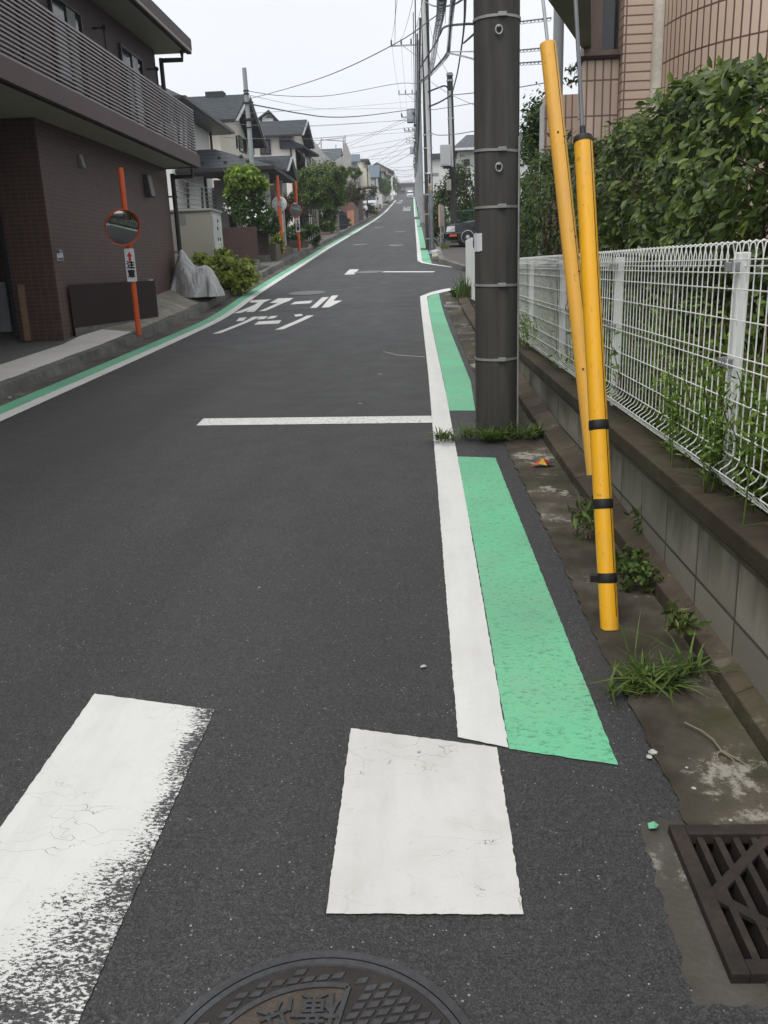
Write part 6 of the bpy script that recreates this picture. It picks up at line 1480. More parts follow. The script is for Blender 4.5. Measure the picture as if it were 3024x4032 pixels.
ptree(c4, (300, 1080), 36.5, (470, 960), 20, 20, 10, .1, L_MID, 'x', 'leafy_shrub') if False else None

# stone pillar, gate, brick edging, pink panel, brick wall
def slab(name, f, x0, y0, x1, y1, Y, d, mat, label, cat, zb=None):
    a = pY(*f(x0, y0), Y); b = pY(*f(x1, y1), Y); m = MB(); m.box(a.x, b.x, Y, Y+d, b.z if zb is None else zb, a.z)
    o = m.build(name, mat); origin_to(o, ((a.x+b.x)/2, Y, b.z)); tag(o, label, cat); return o
slab('stone_pillar', cH, 905, 945, 975, 1310, 53, .5, M_STONE, 'stacked stone gate pillar left of the black gate', 'pillar')
slab('stone_pillar', cH, 535, 935, 635, 1250, 42, .45, M_STONE, 'stacked stone pillar behind the farther orange mirror', 'pillar')
a = pY(*cH(968, 950), 56.5); b = pY(*cH(1085, 1250), 56.5); t = thing('metal_gate', ((a.x+b.x)/2, 56.5, b.z), 'closed black metal gate of upright bars by the stone pillar', 'gate')
m = MB()
for k in range(11): x = a.x+(b.x-a.x)*k/10; yk = 55.6+2.*k/10; m.bar((x, yk, zr(yk)+.1), (x, yk, a.z-.25*abs(k/10-.45)), .07, .03)
m.bar((a.x, 55.6, a.z-.25), (b.x, 57.6, a.z-.25), .05, .06); m.bar((a.x, 55.6, b.z+.2), (b.x, 57.6, b.z+.3), .05, .06); m.build('bars', plain('dark_gate_metal', (.02, .026, .035), .45), t)
slab('brick_edging', cH, 655, 1305, 830, 1350, 48.5, .3, M_BRICK, 'low brick edging of the planting bed below the large tree', 'edging', zr(48)-.1)
slab('pink_panel', cH, 1105, 950, 1222, 1180, 65, .08, plain('salmon_panel', (.50, .24, .14), .7), 'salmon pink board standing beside the brick wall', 'board')
t = thing('brick_wall', (-4.9, 67.5, zr(67.5)), 'tall reddish brown brick wall end beside the pink board', 'wall')
zt_b = pY(*cH(1222, 812), 67.5).z
MB().hexa([(-5.6, 67.3, 4), (-4.72, 67.3, 4), (-4.72, 74, 4.5), (-5.6, 74, 4.5), (-5.6, 67.3, zt_b), (-4.72, 67.3, zt_b), (-4.72, 74, zt_b+.1), (-5.6, 74, zt_b+.1)]).build('wall', M_BRICK, t)
m = MB(); m.hexa([(-5.1, 74.2, 4.4), (-4.78, 74.2, 4.4), (-4.78, 81.5, 5.0), (-5.1, 81.5, 5.0), (-5.1, 74.2, zr(74)+2.1), (-4.78, 74.2, zr(74)+2.1), (-4.78, 81.5, zr(81)+1.7), (-5.1, 81.5, zr(81)+1.7)]); tag(origin_to(m.build('garden_wall', plain('dark_brown_fence', (.085, .05, .04), .85)), (-4.9, 75, 5)), 'dark brown wall continuing beyond the brick wall end', 'wall')
# black iron railing behind mirror 3
a = pY(*cH(380, 930), 39); b = pY(*cH(600, 1140), 39); t = thing('iron_railing', (a.x, 39, zr(39)), 'black iron railing behind the farther orange mirror', 'railing'); m = MB()
for k in range(8): x = a.x+(b.x-a.x)*k/7; m.bar((x, 39, zr(39)), (x, 39, a.z), .04, .04)
m.bar((a.x, 39, a.z), (b.x, 39, a.z), .05, .05); m.bar((a.x, 39.05, b.z+.25), (b.x, 39.05, b.z+.25), .05, .05); m.build('bars', M_DBRONZE, t)

# ---- wire fence behind the cabinet
y = 26.; a = pY(*c3(200, 1065), 22.5); b = pY(*c3(590, 1190), 27.5); t = thing('wire_fence', (a.x, 22.5, zr(22)), 'dark post and wire fence behind the electrical cabinet', 'fence')
for k, (x0, y0, x1, y1) in enumerate(((197, 1065, 228, 1360), (325, 1110, 350, 1360), (462, 1160, 482, 1350), (580, 1185, 600, 1360))):
    yy = 22.5+1.7*k; MB().bar(pY(*c3(x1, y1+250), yy), pY(*c3(x0, y0), yy), .06, .05, (0, 1, 0)).build('post', M_DBRONZE, t)
m = MB()
for f in (0, .22, .42, .62, .82, .98): m.tube([pY(*c3(197+31*f, 1065+295*f), 22.5), pY(*c3(580+20*f, 1185+175*f), 27.6)], .011, 4)
m.build('wires', M_WIRE, t)

# ================================================================ HOUSES (left)
def roofslab(m, a, b, c, d, th=.14):
    a, b, c, d = [Vector(p) for p in (a, b, c, d)]; dn = Vector((0, 0, -th)); m.hexa([a+dn, b+dn, c+dn, d+dn, a, b, c, d])
def gable_x(name, label, xf, yn, yf, zg, zen, zef, zrd, yr, depth, wall, roof, ov=.45, ovx=.5, trim=None, cat='house'):
    """ridge runs across the street: the gable faces the road at x = xf; roof slopes face up and down the street"""
    t = thing(name, (xf, (yn+yf)/2, zg), label, cat)
    m = MB(); xw = xf-ovx; zw = .05
    sl = (zrd-zen)/(yr-yn); sl2 = (zrd-zef)/(yf-yr)
    a = yn+ov; b = yf-ov; za = zen+ov*sl-.16; zb_ = zef+ov*sl2-.16
    prof = [(a, zg-.6), (b, zg-.6), (b, zb_), (yr, zrd-.18), (a, za)]
    m.prism([(xw, y, z) for y, z in prof], (-depth, 0, 0)); m.build('wall', wall, t)
    r = MB(); roofslab(r, (xf, yn, zen), (xf, yr, zrd), (xf-depth-ovx*2, yr, zrd), (xf-depth-ovx*2, yn, zen)); roofslab(r, (xf, yr+.001, zrd), (xf, yf, zef), (xf-depth-ovx*2, yf, zef), (xf-depth-ovx*2, yr+.001, zrd)); ro = r.build('roof', roof, t)
    g = MB(); g.bar((xf-.0, yn-.07, zen-.08), (xf-depth, yn-.07, zen-.08), .12, .12); g.build('gutter', M_DBRONZE, ro)
    bg = MB()
    for s, (y0, z0) in ((1, (yn, zen)), (-1, (yf, zef))):
        bg.bar((xf+.02, y0, z0-.10), (xf+.02, yr, zrd-.10), .05, .20, (1, 0, 0))
    bg.build('bargeboard', trim or M_ALU, ro)
    return t
def hip(name, label, x1, x0, yn, yf, zg, zn, zridge, wall, roof, ov=.6, ridge=None, zw=None):
    t = thing(name, (x1, (yn+yf)/2, zg), label, 'house')
    MB().box(x0+ov, x1-ov, yn+ov, yf-ov, zg-.6, zn-.05).build('wall', wall, t)
    e = [Vector((x1, yn, zn)), Vector((x1, yf, zn)), Vector((x0, yf, zn)), Vector((x0, yn, zn))]; ym = (yn+yf)/2; h = (yf-yn)/2
    ra = Vector((x1-h, ym, zridge)); rb = Vector((min(x0+h, x1-h-.2), ym, zridge)); lo = [p-Vector((0, 0, .12)) for p in e]
    m = MB(); m.add(e+[ra, rb]+lo, [(0, 1, 4), (1, 2, 5, 4), (2, 3, 5), (3, 0, 4, 5), (0, 1, 7, 6), (1, 2, 8, 7), (2, 3, 9, 8), (3, 0, 6, 9), (6, 7, 8, 9)]); ro = m.build('roof', roof, t)
    g = MB(); g.bar(e[0]+Vector((.06, -.06, -.05)), e[1]+Vector((.06, .06, -.05)), .1, .1); g.bar(e[0]+Vector((0, -.06, -.05)), e[3]+Vector((0, -.06, -.05)), .1, .1); g.build('gutter', M_DBRONZE, ro)
    return t
# house one: upper hip block and lower skirt roof with porch
XU = -7.1; e0 = pX(718, 372, XU); e1 = pX(912, 520, XU); zeu = (e0.z+e1.z)/2
h1 = hip('house', 'white two-storey house with glazed dark tile skirt roof, next to the brown building', XU, XU-9, e0.y, e1.y, zr(31), zeu, zeu+2.0, M_WALLW, M_ROOFW, .75)
XLc = -4.55; lc = pX(1085, 653, XLc); yl = lc.y; zl = lc.z; print('h1', e0, e1, lc)
xl0 = -15; yh = 34.3; rise = .85; xin = 2.4; yin = 2.0
m = MB(); m.add([(xl0, yl, zl), (XLc, yl, zl), (XLc, yh, zl), (xl0, yl+yin, zl+rise), (XLc-xin, yl+yin, zl+rise), (XLc-xin, yh, zl+rise), (xl0, yl, zl-.12), (XLc, yl, zl-.12), (XLc, yh, zl-.12), (xl0, yl+yin, zl-.12), (XLc-xin, yl+yin, zl-.1), (XLc-xin, yh, zl-.1)],
  [(0, 1, 4, 3), (1, 2, 5, 4), (0, 1, 7, 6), (1, 2, 8, 7), (6, 7, 10, 9), (7, 8, 11, 10)]); sk = m.build('skirt_roof', M_ROOFW, h1)
MB().bar((xl0, yl-.06, zl-.05), (XLc, yl-.06, zl-.05), .12, .12).build('gutter', M_DBRONZE, sk)
for k in range(6):
    q = Vector((XLc-1.0-.75*(k % 3)-.3*(k//3), yl+.5+.5*(k//3), zl+.02+(.5+.5*(k//3))/yin*rise)); MB().lathe([(.05, -.02), (.07, .02), (.05, .05), (.02, .06)], q, (0, -.5, .8), 10).build('snow_guard', M_BLACK, sk, smooth=True)
MB().box(-15, -7.15, yl+.9, yl+1.1, zr(29)-.5, zl-.13).build('ground_floor_wall', M_WALLW, h1)
MB().box(-7.15, -5.6, yl+2.3, yl+2.5, zr(29)-.5, zl-.13).build('porch_wall', M_WALLG, h1)
win(h1, ((-6.7, yl+2.3, zr(29)+.2), (-6.45, yl+2.3, zl-.5)), (0, -1, 0), .06, .03, M_GLASSD, 0)
for xx, yy in ((-5.05, yl+.5), (-5.0, yl+3.2)): MB().box(xx-.14, xx+.14, yy, yy+.28, zr(30)-.3, zl-.121).build('porch_column', M_WALLG, h1)
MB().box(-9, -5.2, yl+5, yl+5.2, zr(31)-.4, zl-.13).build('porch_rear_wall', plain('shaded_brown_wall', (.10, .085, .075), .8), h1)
MB().tube([(-7.1, yl+.82, zl-.15), (-7.1, yl+.82, zr(29)-.3)], .05, 8).build('downpipe', M_DBRONZE, h1, smooth=True)
MB().tube([(XU-.68, e1.y-.70, zeu-.1), (XU-.68, e1.y-.70, zl+.8)], .05, 8).build('downpipe', M_DBRONZE, h1, smooth=True)
q = pY(*c3(440, 640), yl+3.0); MB().box(q.x, q.x+.05, e0.y+.7, e0.y+.745, zl+1.2, q.z).build('slit_window', M_GLASSD, h1)
q = pY(*c3(310, 1190), yl+.9); MB().box(q.x-.13, q.x+.13, yl+.82, yl+.898, q.z-.16, q.z+.12).build('meter_box', M_WALLG, h1, bevel=.01)
# house two: gable to the road
X2 = -7.3
n2 = pX(*c3(770, 515), X2); f2 = pX(*c3(1050, 760), X2); p2 = pX(*c3(890, 285), X2)
h2 = gable_x('house', 'cream house with big dark slate gable roof behind the slim leaning pole', X2, n2.y, f2.y, zr(38), n2.z, f2.z, p2.z, p2.y, 9, M_WALLC, M_ROOFD, .35, .75)
X2w = X2-.75
def wx(t, x0, y0, x1, y1, X, out=(1, 0, 0), **kw):
    a = pX(*c3(x0, y0), X); b = pX(*c3(x1, y1), X); return win(t, ((X, a.y, a.z), (X, b.y, b.z)), out, **kw)
wx(h2, 797, 668, 850, 838, X2w, pane=M_GLASSL, mull=0); wx(h2, 851, 705, 876, 846, X2w, mull=0); wx(h2, 775, 672, 791, 795, X2w, mull=0, pane=M_DBRONZE); wx(h2, 934, 768, 944, 852, X2w, mull=0)
q = pX(*c3(828, 465), X2w); MB().box(X2w+.001, X2w+.02, q.y-.08, q.y+.08, q.z-.35, q.z+.3).build('gable_vent', M_DBRONZE, h2)
q = pX(*c3(590, 272), X2-5); cp_ = pY(*c3(590, 285), p2.y); MB().box(cp_.x-.4, cp_.x+.4, p2.y-.3, p2.y+.3, p2.z-.2, p2.z+.12).build('roof_vent', M_ROOFD, h2)
# porch gable between
XP = -6.2; a = pX(*c3(1250, 985), XP); b = pX(*c3(1342, 1060), XP); c = pX(*c3(1288, 857), XP)
hp = gable_x('porch', 'low dark gabled porch roof between the cream house and the pale house', XP, a.y, b.y, zr(46), a.z, b.z, c.z, c.y, 5, M_WALLG, M_ROOFD, .2, .5, None, 'porch')
# house three
X3 = -7.3; a = pX(*c3(1395, 655), X3); p = pX(*c3(1440, 522), X3); f3y = p.y+(p.y-a.y)
h3 = gable_x('house', 'pale house with grey slate gable roof and square window beyond the cream house', X3, a.y, f3y, zr(a.y), a.z, a.z, p.z, p.y, 10, plain('warm_white_stucco', (.70, .66, .60), .9, 0, .05), M_ROOFD, .5, .6)
yw = a.y+.5
A_ = pY(*c3(1000, 712), yw); B_w = pY(*c3(1110, 850), yw); win(h3, ((A_.x, yw, A_.z), (B_w.x, yw, B_w.z)), (0, -1, 0), .08, .10, M_GLASSD, 1)
X3w = X3-.6
MB().tube([(X3w-.25, yw-.06, a.z-.15), (X3w-.25, yw-.06, zr(yw))], .05, 8).build('downpipe', M_DBRONZE, h3, smooth=True)
wx(h3, 1370, 750, 1382, 925, X3w, mull=0); wx(h3, 1386, 765, 1400, 935, X3w, mull=0)
# projecting part of house three with lower eave
XE3 = -7.25; ea = pX(*c3(1412, 762), XE3); eb = pX(*c3(1556, 852), XE3); 
MB().box(XE3-.65-1.5, XE3-.65, ea.y+.7, eb.y-.5, zr(60)-.5, ea.z-.1).build('bay_wall', M_WALLW, h3)
m = MB(); m.add([(XE3, ea.y, ea.z), (XE3, eb.y, eb.z), (XE3-1.6, eb.y, eb.z+.7), (XE3-1.6, ea.y, ea.z+.7), (XE3, ea.y, ea.z-.14), (XE3, eb.y, eb.z-.14), (XE3-1.6, eb.y, eb.z-.14), (XE3-1.6, ea.y, ea.z-.14)], [(0, 1, 2, 3), (4, 5, 6, 7), (0, 1, 5, 4), (1, 2, 6, 5), (2, 3, 7, 6), (3, 0, 4, 7)]); m.build('bay_roof', M_ROOFD, h3)
wx(h3, 1440, 850, 1462, 970, XE3-.649, mull=0, pane=M_GLASSD); wx(h3, 1468, 865, 1520, 990, XE3-.649, mull=1, pane=M_GLASSD)
# dormer peak behind
y = 75; A = [pY(*c3(*p), y) for p in ((990, 512), (1090, 436), (1160, 510))]; t = thing('house', (A[1].x, y, zr(y)), 'small white pointed gable rising behind the pale house roof', 'house')
MB().prism([A[0]+Vector((.2, 0, -3)), A[2]+Vector((-.2, 0, -3)), A[2]+Vector((-.3, 0, .05)), A[1]-Vector((0, 0, .25)), A[0]+Vector((.3, 0, .05))], (0, 6, 0)).build('wall', M_WALLW, t)
m = MB(); 
for p, q in ((A[0], A[1]), (A[1], A[2])): m.hexa([p+Vector((0, -.3, -.15)), q+Vector((0, -.3, -.15)), q+Vector((0, 6, -.15)), p+Vector((0, 6, -.15)), p+Vector((0, -.3, 0)), q+Vector((0, -.3, 0)), q+Vector((0, 6, 0)), p+Vector((0, 6, 0))])
m.build('roof', M_ROOFD, t)
MB().prism([pY(*c3(*p), y-.02) for p in ((1055, 510), (1092, 470), (1125, 510))], (0, -.05, 0)).build('attic_window', M_GLASSD, t)

# ---- scaffolded house
y = 82; def_ = lambda x, v, Y=82: pY(*cT(x, v), Y)
a = def_(352, 432); b = def_(697, 417, 84); t = thing('house', (b.x, y, zr(y)), 'grey roofed house wrapped in scaffold netting', 'house')
ea = def_(540, 600, 80)
r = MB(); zR = (a.z+b.z)/2; X4 = b.x; roofslab(r, (X4, 79, zR-2.6), (X4, 83.5, zR), (X4-12, 83.5, zR), (X4-12, 79, zR-2.6)); roofslab(r, (X4, 83.501, zR), (X4, 88, zR-2.6), (X4-12, 88, zR-2.6), (X4-12, 83.501, zR)); r.build('roof', M_ROOFG, t)
MB().prism([(X4-.4, 79.5, zr(80)-.5), (X4-.4, 87.5, zr(80)-.5), (X4-.4, 87.5, zR-2.5), (X4-.4, 83.5, zR-.2), (X4-.4, 79.5, zR-2.5)], (-11, 0, 0)).build('wall', M_WALLG, t)
sc = thing('scaffold', (X4, 78, zr(78)), 'metal pipe scaffold with grey netting around the house', 'scaffold')
PM = plain('scaffold_pipe', (.35, .36, .37), .5, .4)
m = MB()
for u, v0, v1, Y in ((352, 258, 700, 77), (592, 370, 640, 86), (712, 268, 700, 79), (742, 218, 700, 78), (775, 430, 560, 90), (715, 365, 700, 84)): m.tube([def_(u, v0, Y), def_(u, v1, Y)], .045, 6)
for p in (((352, 290, 77), (735, 315, 78)), ((200, 300, 77), (352, 296, 77)), ((270, 362, 77), (352, 358, 77)), ((352, 480, 77), (730, 525, 78)), ((740, 255, 78), (352, 300, 77)), ((290, 390, 77), (352, 300, 77))): m.tube([def_(*p[0]), def_(*p[1])], .035, 6)
m.build('pipes', PM, sc)
nm_ = NM('grey_safety_net'); nm_.fin(nm_.ramp(nm_.noise(2, 4), [(.3, (.36, .355, .34)), (.7, (.44, .43, .41))]), .9); nm_.b.inputs['Alpha'].default_value = .80; M_NET = nm_.mat
pts = [(190, 360), (230, 308), (300, 385), (375, 490), (470, 585), (560, 640), (700, 560), (765, 345), (845, 560), (845, 1000), (190, 1000)]
m = MB(); ff = [def_(x, v, 76.5) for x, v in pts]; m.prism(ff, (0, .03, 0)); m.build('netting', M_NET, sc)
m = MB(); ff = [def_(x, v, 77.2) for x, v in ((720, 340), (765, 345), (800, 520), (842, 575), (845, 1000), (722, 1000))]; m.prism(ff, (0, .03, 0)); m.build('netting', M_NET, sc)
# ---- flat blue roof house, cream house, blue roof house, pink house
y = 96; a = pY(*cT(790, 528), y+3); b = pY(*cT(983, 524), y+3); c = pY(*cT(990, 640), y); t = thing('house', (c.x, y, zr(y)), 'house with plain blue grey roof slope behind the cream house', 'house')
r = MB(); roofslab(r, (c.x, y, c.z), (b.x, y+3, b.z), (a.x-5, y+3, b.z), (a.x-5, y, c.z)); r.build('roof', M_ROOFB, t); MB().box(a.x-5, c.x-.4, y+.3, y+6, zr(y), c.z-.1).build('wall', M_WALLG, t)
y = 103; a = pY(*cT(852, 672), y); b = pY(*cT(1050, 650), y); zb_ = zr(y); t = thing('house', (b.x, y, zb_), 'cream house with blank upright wall right of the scaffold', 'house')
MB().box(a.x-2, b.x, y, y+8, zb_-.5, a.z).build('wall', M_WALLC, t); MB().box(a.x-2.1, b.x+.1, y-.1, y+8, a.z+.002, a.z+.5).build('parapet', M_WALLW, t)
a2 = pY(*cT(1045, 720), y-2); b2 = pY(*cT(1112, 1050), y-2); MB().box(b.x-1.2, b2.x, y-2, y+5, zb_-.5, pY(*cT(1060, 760), y-2).z).build('side_wing', M_WALLC, t)
r = MB(); q0 = pY(*cT(1050, 655), y+1); q1 = pY(*cT(1140, 650), y+1); q2 = pY(*cT(1152, 830), y-1); roofslab(r, (q1.x+.05, y-1.5, q2.z+1.4), (q1.x+.05, y+3, q1.z), (q0.x-.3, y+3, q1.z), (q0.x-.3, y-1.5, q2.z+1.4)); r.build('roof', M_ROOFG, t)
win(t, (pY(*cT(1090, 725), y-2.0), pY(*cT(1108, 800), y-2.0)), (0, -1, 0), .06, .06, M_GLASSD, 0)
MB().tube([(b2.x+.03, y-2.05, q2.z+1.2), (b2.x+.03, y-2.05, zb_)], .05, 6).build('downpipe', M_DBRONZE, t)
y = 126; a = pY(*cT(1118, 905), y); b = pY(*cT(1300, 902), y); r0 = pY(*cT(1148, 702), y+4.5); r1 = pY(*cT(1308, 700), y+4.5); t = thing('house', (b.x, y, zr(y)), 'white house with broad blue grey slate roof slope facing down the road', 'house')
r = MB(); roofslab(r, (b.x, y, b.z), (b.x, y+4.5, r1.z), (a.x-.3, y+4.5, r1.z), (a.x-.3, y, b.z)); roofslab(r, (b.x, y+4.501, r1.z), (b.x, y+9, b.z), (a.x-.3, y+9, b.z), (a.x-.3, y+4.501, r1.z)); ro = r.build('roof', M_ROOFB, t)
MB().bar((a.x-.3, y-.07, b.z-.08), (b.x+.1, y-.07, b.z-.08), .12, .14).build('gutter', M_DBRONZE, ro)
MB().prism([(b.x-.5, y+.4, zr(y)), (b.x-.5, y+8.6, zr(y)), (b.x-.5, y+8.6, b.z-.1), (b.x-.5, y+4.5, r1.z-.25), (b.x-.5, y+.4, b.z-.1)], (a.x-b.x, 0, 0)).build('wall', M_WALLW, t)
MB().tube([(b.x-.6, y+.32, b.z-.15), (b.x-.6, y+.32, zr(y))], .06, 6).build('downpipe', M_DBRONZE, t)
r = MB(); q0 = pY(*cT(1100, 960), y-1); q1 = pY(*cT(1245, 1050), y-1.8); roofslab(r, (q1.x, y-2.2, q1.z), (q1.x-1.2, y+.3, q0.z), (q0.x-.6, y+.3, q0.z), (q0.x-.6, y-2.2, q1.z)); r.build('porch_roof', plain('dark_brown_roof', (.085, .075, .065), .7), t)
MB().box(q0.x, q1.x-.3, y-1.8, y+.2, zr(y), q1.z-.2).build('porch_wall', M_WALLC, t)
y = 215; pk = pY(*cT(1262, 655), y); lf_ = pY(*cT(1195, 692), y); rt = pY(*cT(1540, 800), y); t = thing('house', (rt.x, y, zr(y)), 'pinkish far house with long sloping gable roof', 'house')
bt = zr(y)-1; m = MB(); m.prism([(lf_.x-3, y+.6, bt), (rt.x-1.4, y+.6, bt), (rt.x-1.4, y+.6, rt.z+.25), (pk.x, y+.6, pk.z-.25), (lf_.x-3, y+.6, lf_.z-1.8)], (0, 9, 0)); m.build('wall', M_WALLP, t)
r = MB()
for p, q in ((Vector((lf_.x-3, y, lf_.z-1.6)), pk), (pk, rt)): r.hexa([p+Vector((0, 0, -.3)), q+Vector((0, 0, -.3)), q+Vector((0, 10, -.3)), p+Vector((0, 10, -.3)), p, q, q+Vector((0, 10, 0)), p+Vector((0, 10, 0))])
r.build('roof', plain('brown_grey_roof', (.13, .11, .105), .7), t)
q0 = pY(*cT(1400, 842), y-1); q1 = pY(*cT(1532, 870), y-1); MB().box(q0.x, q1.x, y-1, y+.5, q1.z-.15, q1.z+.25).build('lower_eave', plain('dark_eave', (.10, .09, .085), .7), t); MB().box(q0.x+.2, q1.x-.9, y-.4, y+.55, bt, q1.z-.16).build('lower_wall', M_WALLG, t)
win(t, (pY(*cT(1410, 880), y-.4), pY(*cT(1490, 930), y-.4)), (0, -1, 0), .08, .12, M_GLASSD, 2)
y = 152; a = pY(*cT(1300, 830), y); b = pY(*cT(1375, 940), y); t = thing('house', (b.x, y, zr(y)), 'grey white house wall between the blue roof and the pinkish house', 'house'); MB().box(a.x-3, b.x, y, y+6, zr(y), a.z).build('wall', M_WALLG, t); MB().box(a.x-3.2, b.x+.3, y-.3, y+6.2, a.z, a.z+.3).build('roof', M_ROOFG, t)
# yellow wall with window grille, planter
y = 112; a = pY(*cT(1212, 1150), y); b = pY(*cT(1290, 1325), y); o = MB().box(a.x, b.x, y, y+.25, zr(y)-.2, a.z).build('yellow_wall', M_YELW); origin_to(o, (a.x, y, zr(y))); tag(o, 'pale yellow wall standing at the roadside beyond the carport', 'wall')
a = pY(*cT(1292, 1185), 123); b = pY(*cT(1345, 1315), 123); t = thing('gate', (a.x, 123, zr(123)), 'pale slatted gate beyond the yellow wall', 'gate'); m = MB()
for k in range(6): x = a.x+(b.x-a.x)*k/5; m.bar((x, 123, zr(123)), (x, 123, a.z), .08, .06)
m.bar((a.x, 123, a.z), (b.x, 123, a.z), .08, .08); m.build('bars', M_BOXG, t)
a = pY(*cT(1280, 1345), 119); b = pY(*cT(1335, 1440), 119); o = MB().box(a.x, b.x, 119, 120.5, zr(119)-.2, a.z).build('gate_post', M_KERBL); origin_to(o, (a.x, 119, zr(119))); tag(o, 'grey concrete block at the roadside below the yellow wall', 'post')
a = pY(*cT(1215, 1415), 107); b = pY(*cT(1282, 1482), 107); t = thing('flower_box', (a.x, 107, zr(107)), 'terracotta flower box with yellow flowers near the walking person', 'planter'); MB().box(a.x, b.x, 107, 107.6, b.z, pY(*cT(1215, 1448), 107).z).build('box', plain('terracotta', (.30, .13, .07), .8), t)
c = pY(*cT(1245, 1432), 107.2); pts, ou = blob(c, (.55, .35, .4), 160, 12, .3); leaves('flowers', pts, .14, leaf_mat('yellow_flower', (.2, .2, .03), (.5, .38, .03)), t, ou)['kind'] = 'stuff'
# carport with parked van
y = 90; a = pY(*cT(962, 1135), y); b = pY(*cT(1135, 1110), y); t = thing('carport', (b.x, y, zr(y)), 'dark carport roof with translucent edge at the roadside', 'carport')
MB().hexa([(a.x-1, y, a.z-.55), (b.x-.1, y, b.z-.42), (b.x-.1, y+5, b.z-.1), (a.x-1, y+5, a.z-.2), (a.x-1, y, a.z-.45), (b.x-.1, y, b.z-.32), (b.x-.1, y+5, b.z), (a.x-1, y+5, a.z-.1)]).build('roof', plain('dark_carport_sheet', (.05, .055, .06), .4), t)
MB().bar((a.x-1, y-.05, a.z-.02), (b.x, y-.05, b.z), .08, .10).build('front_beam', M_BOXG, t)
for k, f in enumerate((.25, .5)): MB().bar((a.x-1, y-.03+k*.02, a.z-.3-f*.6), (b.x-.2, y-.03+k*.02, b.z-.3-f*.6), .05, .06).build('cross_beam', M_ALU, t)
for x in (b.x-.25, a.x-.5): MB().box(x-.06, x+.06, y+.2, y+.32, zr(y)-.1, b.z-.4).build('post', M_DBRONZE, t)
def van(name, c, wd, L, ht, label, front=-1, zg=None):
    x, y = c; zg = zr(y) if zg is None else zg; sl = (zr(y+1)-zr(y-1))/2; t = thing(name, (x, y, zg), label, 'van')
    def Z(d, h): return zg+d*sl+h
    st = [(0, .35, .85, .47, .47), (.08, .25, .95, .5, .48), (.35, .25, 1.02, .5, .48), (.95, .25, ht*.93, .5, .41), (1.2, .25, ht*.985, .5, .41), (L*.6, .25, ht, .5, .41), (L-.1, .25, ht*.97, .5, .41), (L, .3, ht*.9, .48, .40)]
    m = MB(); vs = []; n = 10
    for d, zb, zt, w, tw in st:
        for a, z in ((-w, zb), (-w, min(1.0, zt-.1)), (-tw-.02, zt-.12), (-tw*.85, zt), (0, zt+.02), (tw*.85, zt), (tw+.02, zt-.12), (w, min(1.0, zt-.1)), (w, zb), (0, zb)): vs.append((x+a*wd, y+d, Z(d, z)))
    k = len(st); m.add(vs, [(i*n+j, i*n+(j+1) % n, (i+1)*n+(j+1) % n, (i+1)*n+j) for i in range(k-1) for j in range(n)]+[tuple(range(n)), tuple((k-1)*n+j for j in range(n))]); bo = m.build('body', plain('white_van_paint', (.62, .64, .65), .25, 0, .04), t, smooth=True)
    MB().hexa([(x-wd*.46, y+.30, Z(.3, 1.04)), (x+wd*.46, y+.30, Z(.3, 1.04)), (x+wd*.46, y+.36, Z(.3, 1.04)), (x-wd*.46, y+.36, Z(.3, 1.04)), (x-wd*.40, y+.84, Z(.84, ht*.88)), (x+wd*.40, y+.84, Z(.84, ht*.88)), (x+wd*.40, y+.9, Z(.9, ht*.88)), (x-wd*.40, y+.9, Z(.9, ht*.88))]).build('windscreen', M_GLASSD, t)
    for s in (-1, 1):
        MB().box(x+s*wd*.48-.1, x+s*wd*.48-.1+.2 if s > 0 else x+s*wd*.48+.14, y-.03, y+.1, Z(0, .62), Z(0, .80)).build('headlight', plain('lamp_glass', (.5, .5, .48), .15), t)
        MB().hexa([(x+s*wd*.5, y+1.0, Z(1, 1.05)), (x+s*(wd*.5+.012), y+1.0, Z(1, 1.05)), (x+s*(wd*.5+.012), y+L*.9, Z(L*.9, 1.05)), (x+s*wd*.5, y+L*.9, Z(L*.9, 1.05)), (x+s*wd*.43, y+1.2, Z(1.2, ht*.86)), (x+s*(wd*.43+.012), y+1.2, Z(1.2, ht*.86)), (x+s*(wd*.43+.012), y+L*.9, Z(L*.9, ht*.86)), (x+s*wd*.43, y+L*.9, Z(L*.9, ht*.86))]).build('side_window', M_GLASSD, t)
        MB().box(x+s*(wd*.5+.12)-.08, x+s*(wd*.5+.12)+.08, y+.55, y+.62, Z(.5, 1.05), Z(.5, 1.28)).build('mirror', M_BLACK, t, bevel=.02)
        for d in (.55, L-.75):
            w = MB(); w.lathe([(.12, -.10), (.27, -.10), (.28, -.06), (.28, .02), (.2, .03)], (x+s*wd*.48, y+d, Z(d, .28)), (s, 0, 0), 20); w.build('wheel', M_BLACK, t, smooth=True)
    MB().box(x-wd*.46, x+wd*.46, y-.06, y+.06, Z(0, .26), Z(0, .5)).build('bumper', plain('grey_bumper', (.36, .37, .37), .4), t, bevel=.02)
    MB().box(x-.2, x+.2, y-.075, y-.062, Z(0, .36), Z(0, .47)).build('number_plate', plain('dark_plate', (.08, .08, .06), .5), t)
    MB().box(x-wd*.3, x+wd*.3, y-.02, y+.01, Z(0, .62), Z(0, .72)).build('grille', M_BLACK, t)
vx0 = G(*cB(846, 425)).x; vx1 = G(*cB(940, 425)).x; vy = G(*cB(895, 427)).y; print('van', vx0, vx1, vy)
vht = (pY(*cB(890, 300), vy+1).z-zr(vy))
van('van', ((vx0+vx1)/2, vy), min(1.6, max(1.3, vx1-vx0)), 3.4, vht, 'small white van driving towards the viewer far up the road')
q = pY(*cT(1140, 1345), 97); van('van', (q.x, 97), 1.5, 3.2, 1.95, 'white van parked under the dark carport', -1, zr(97)+.55)
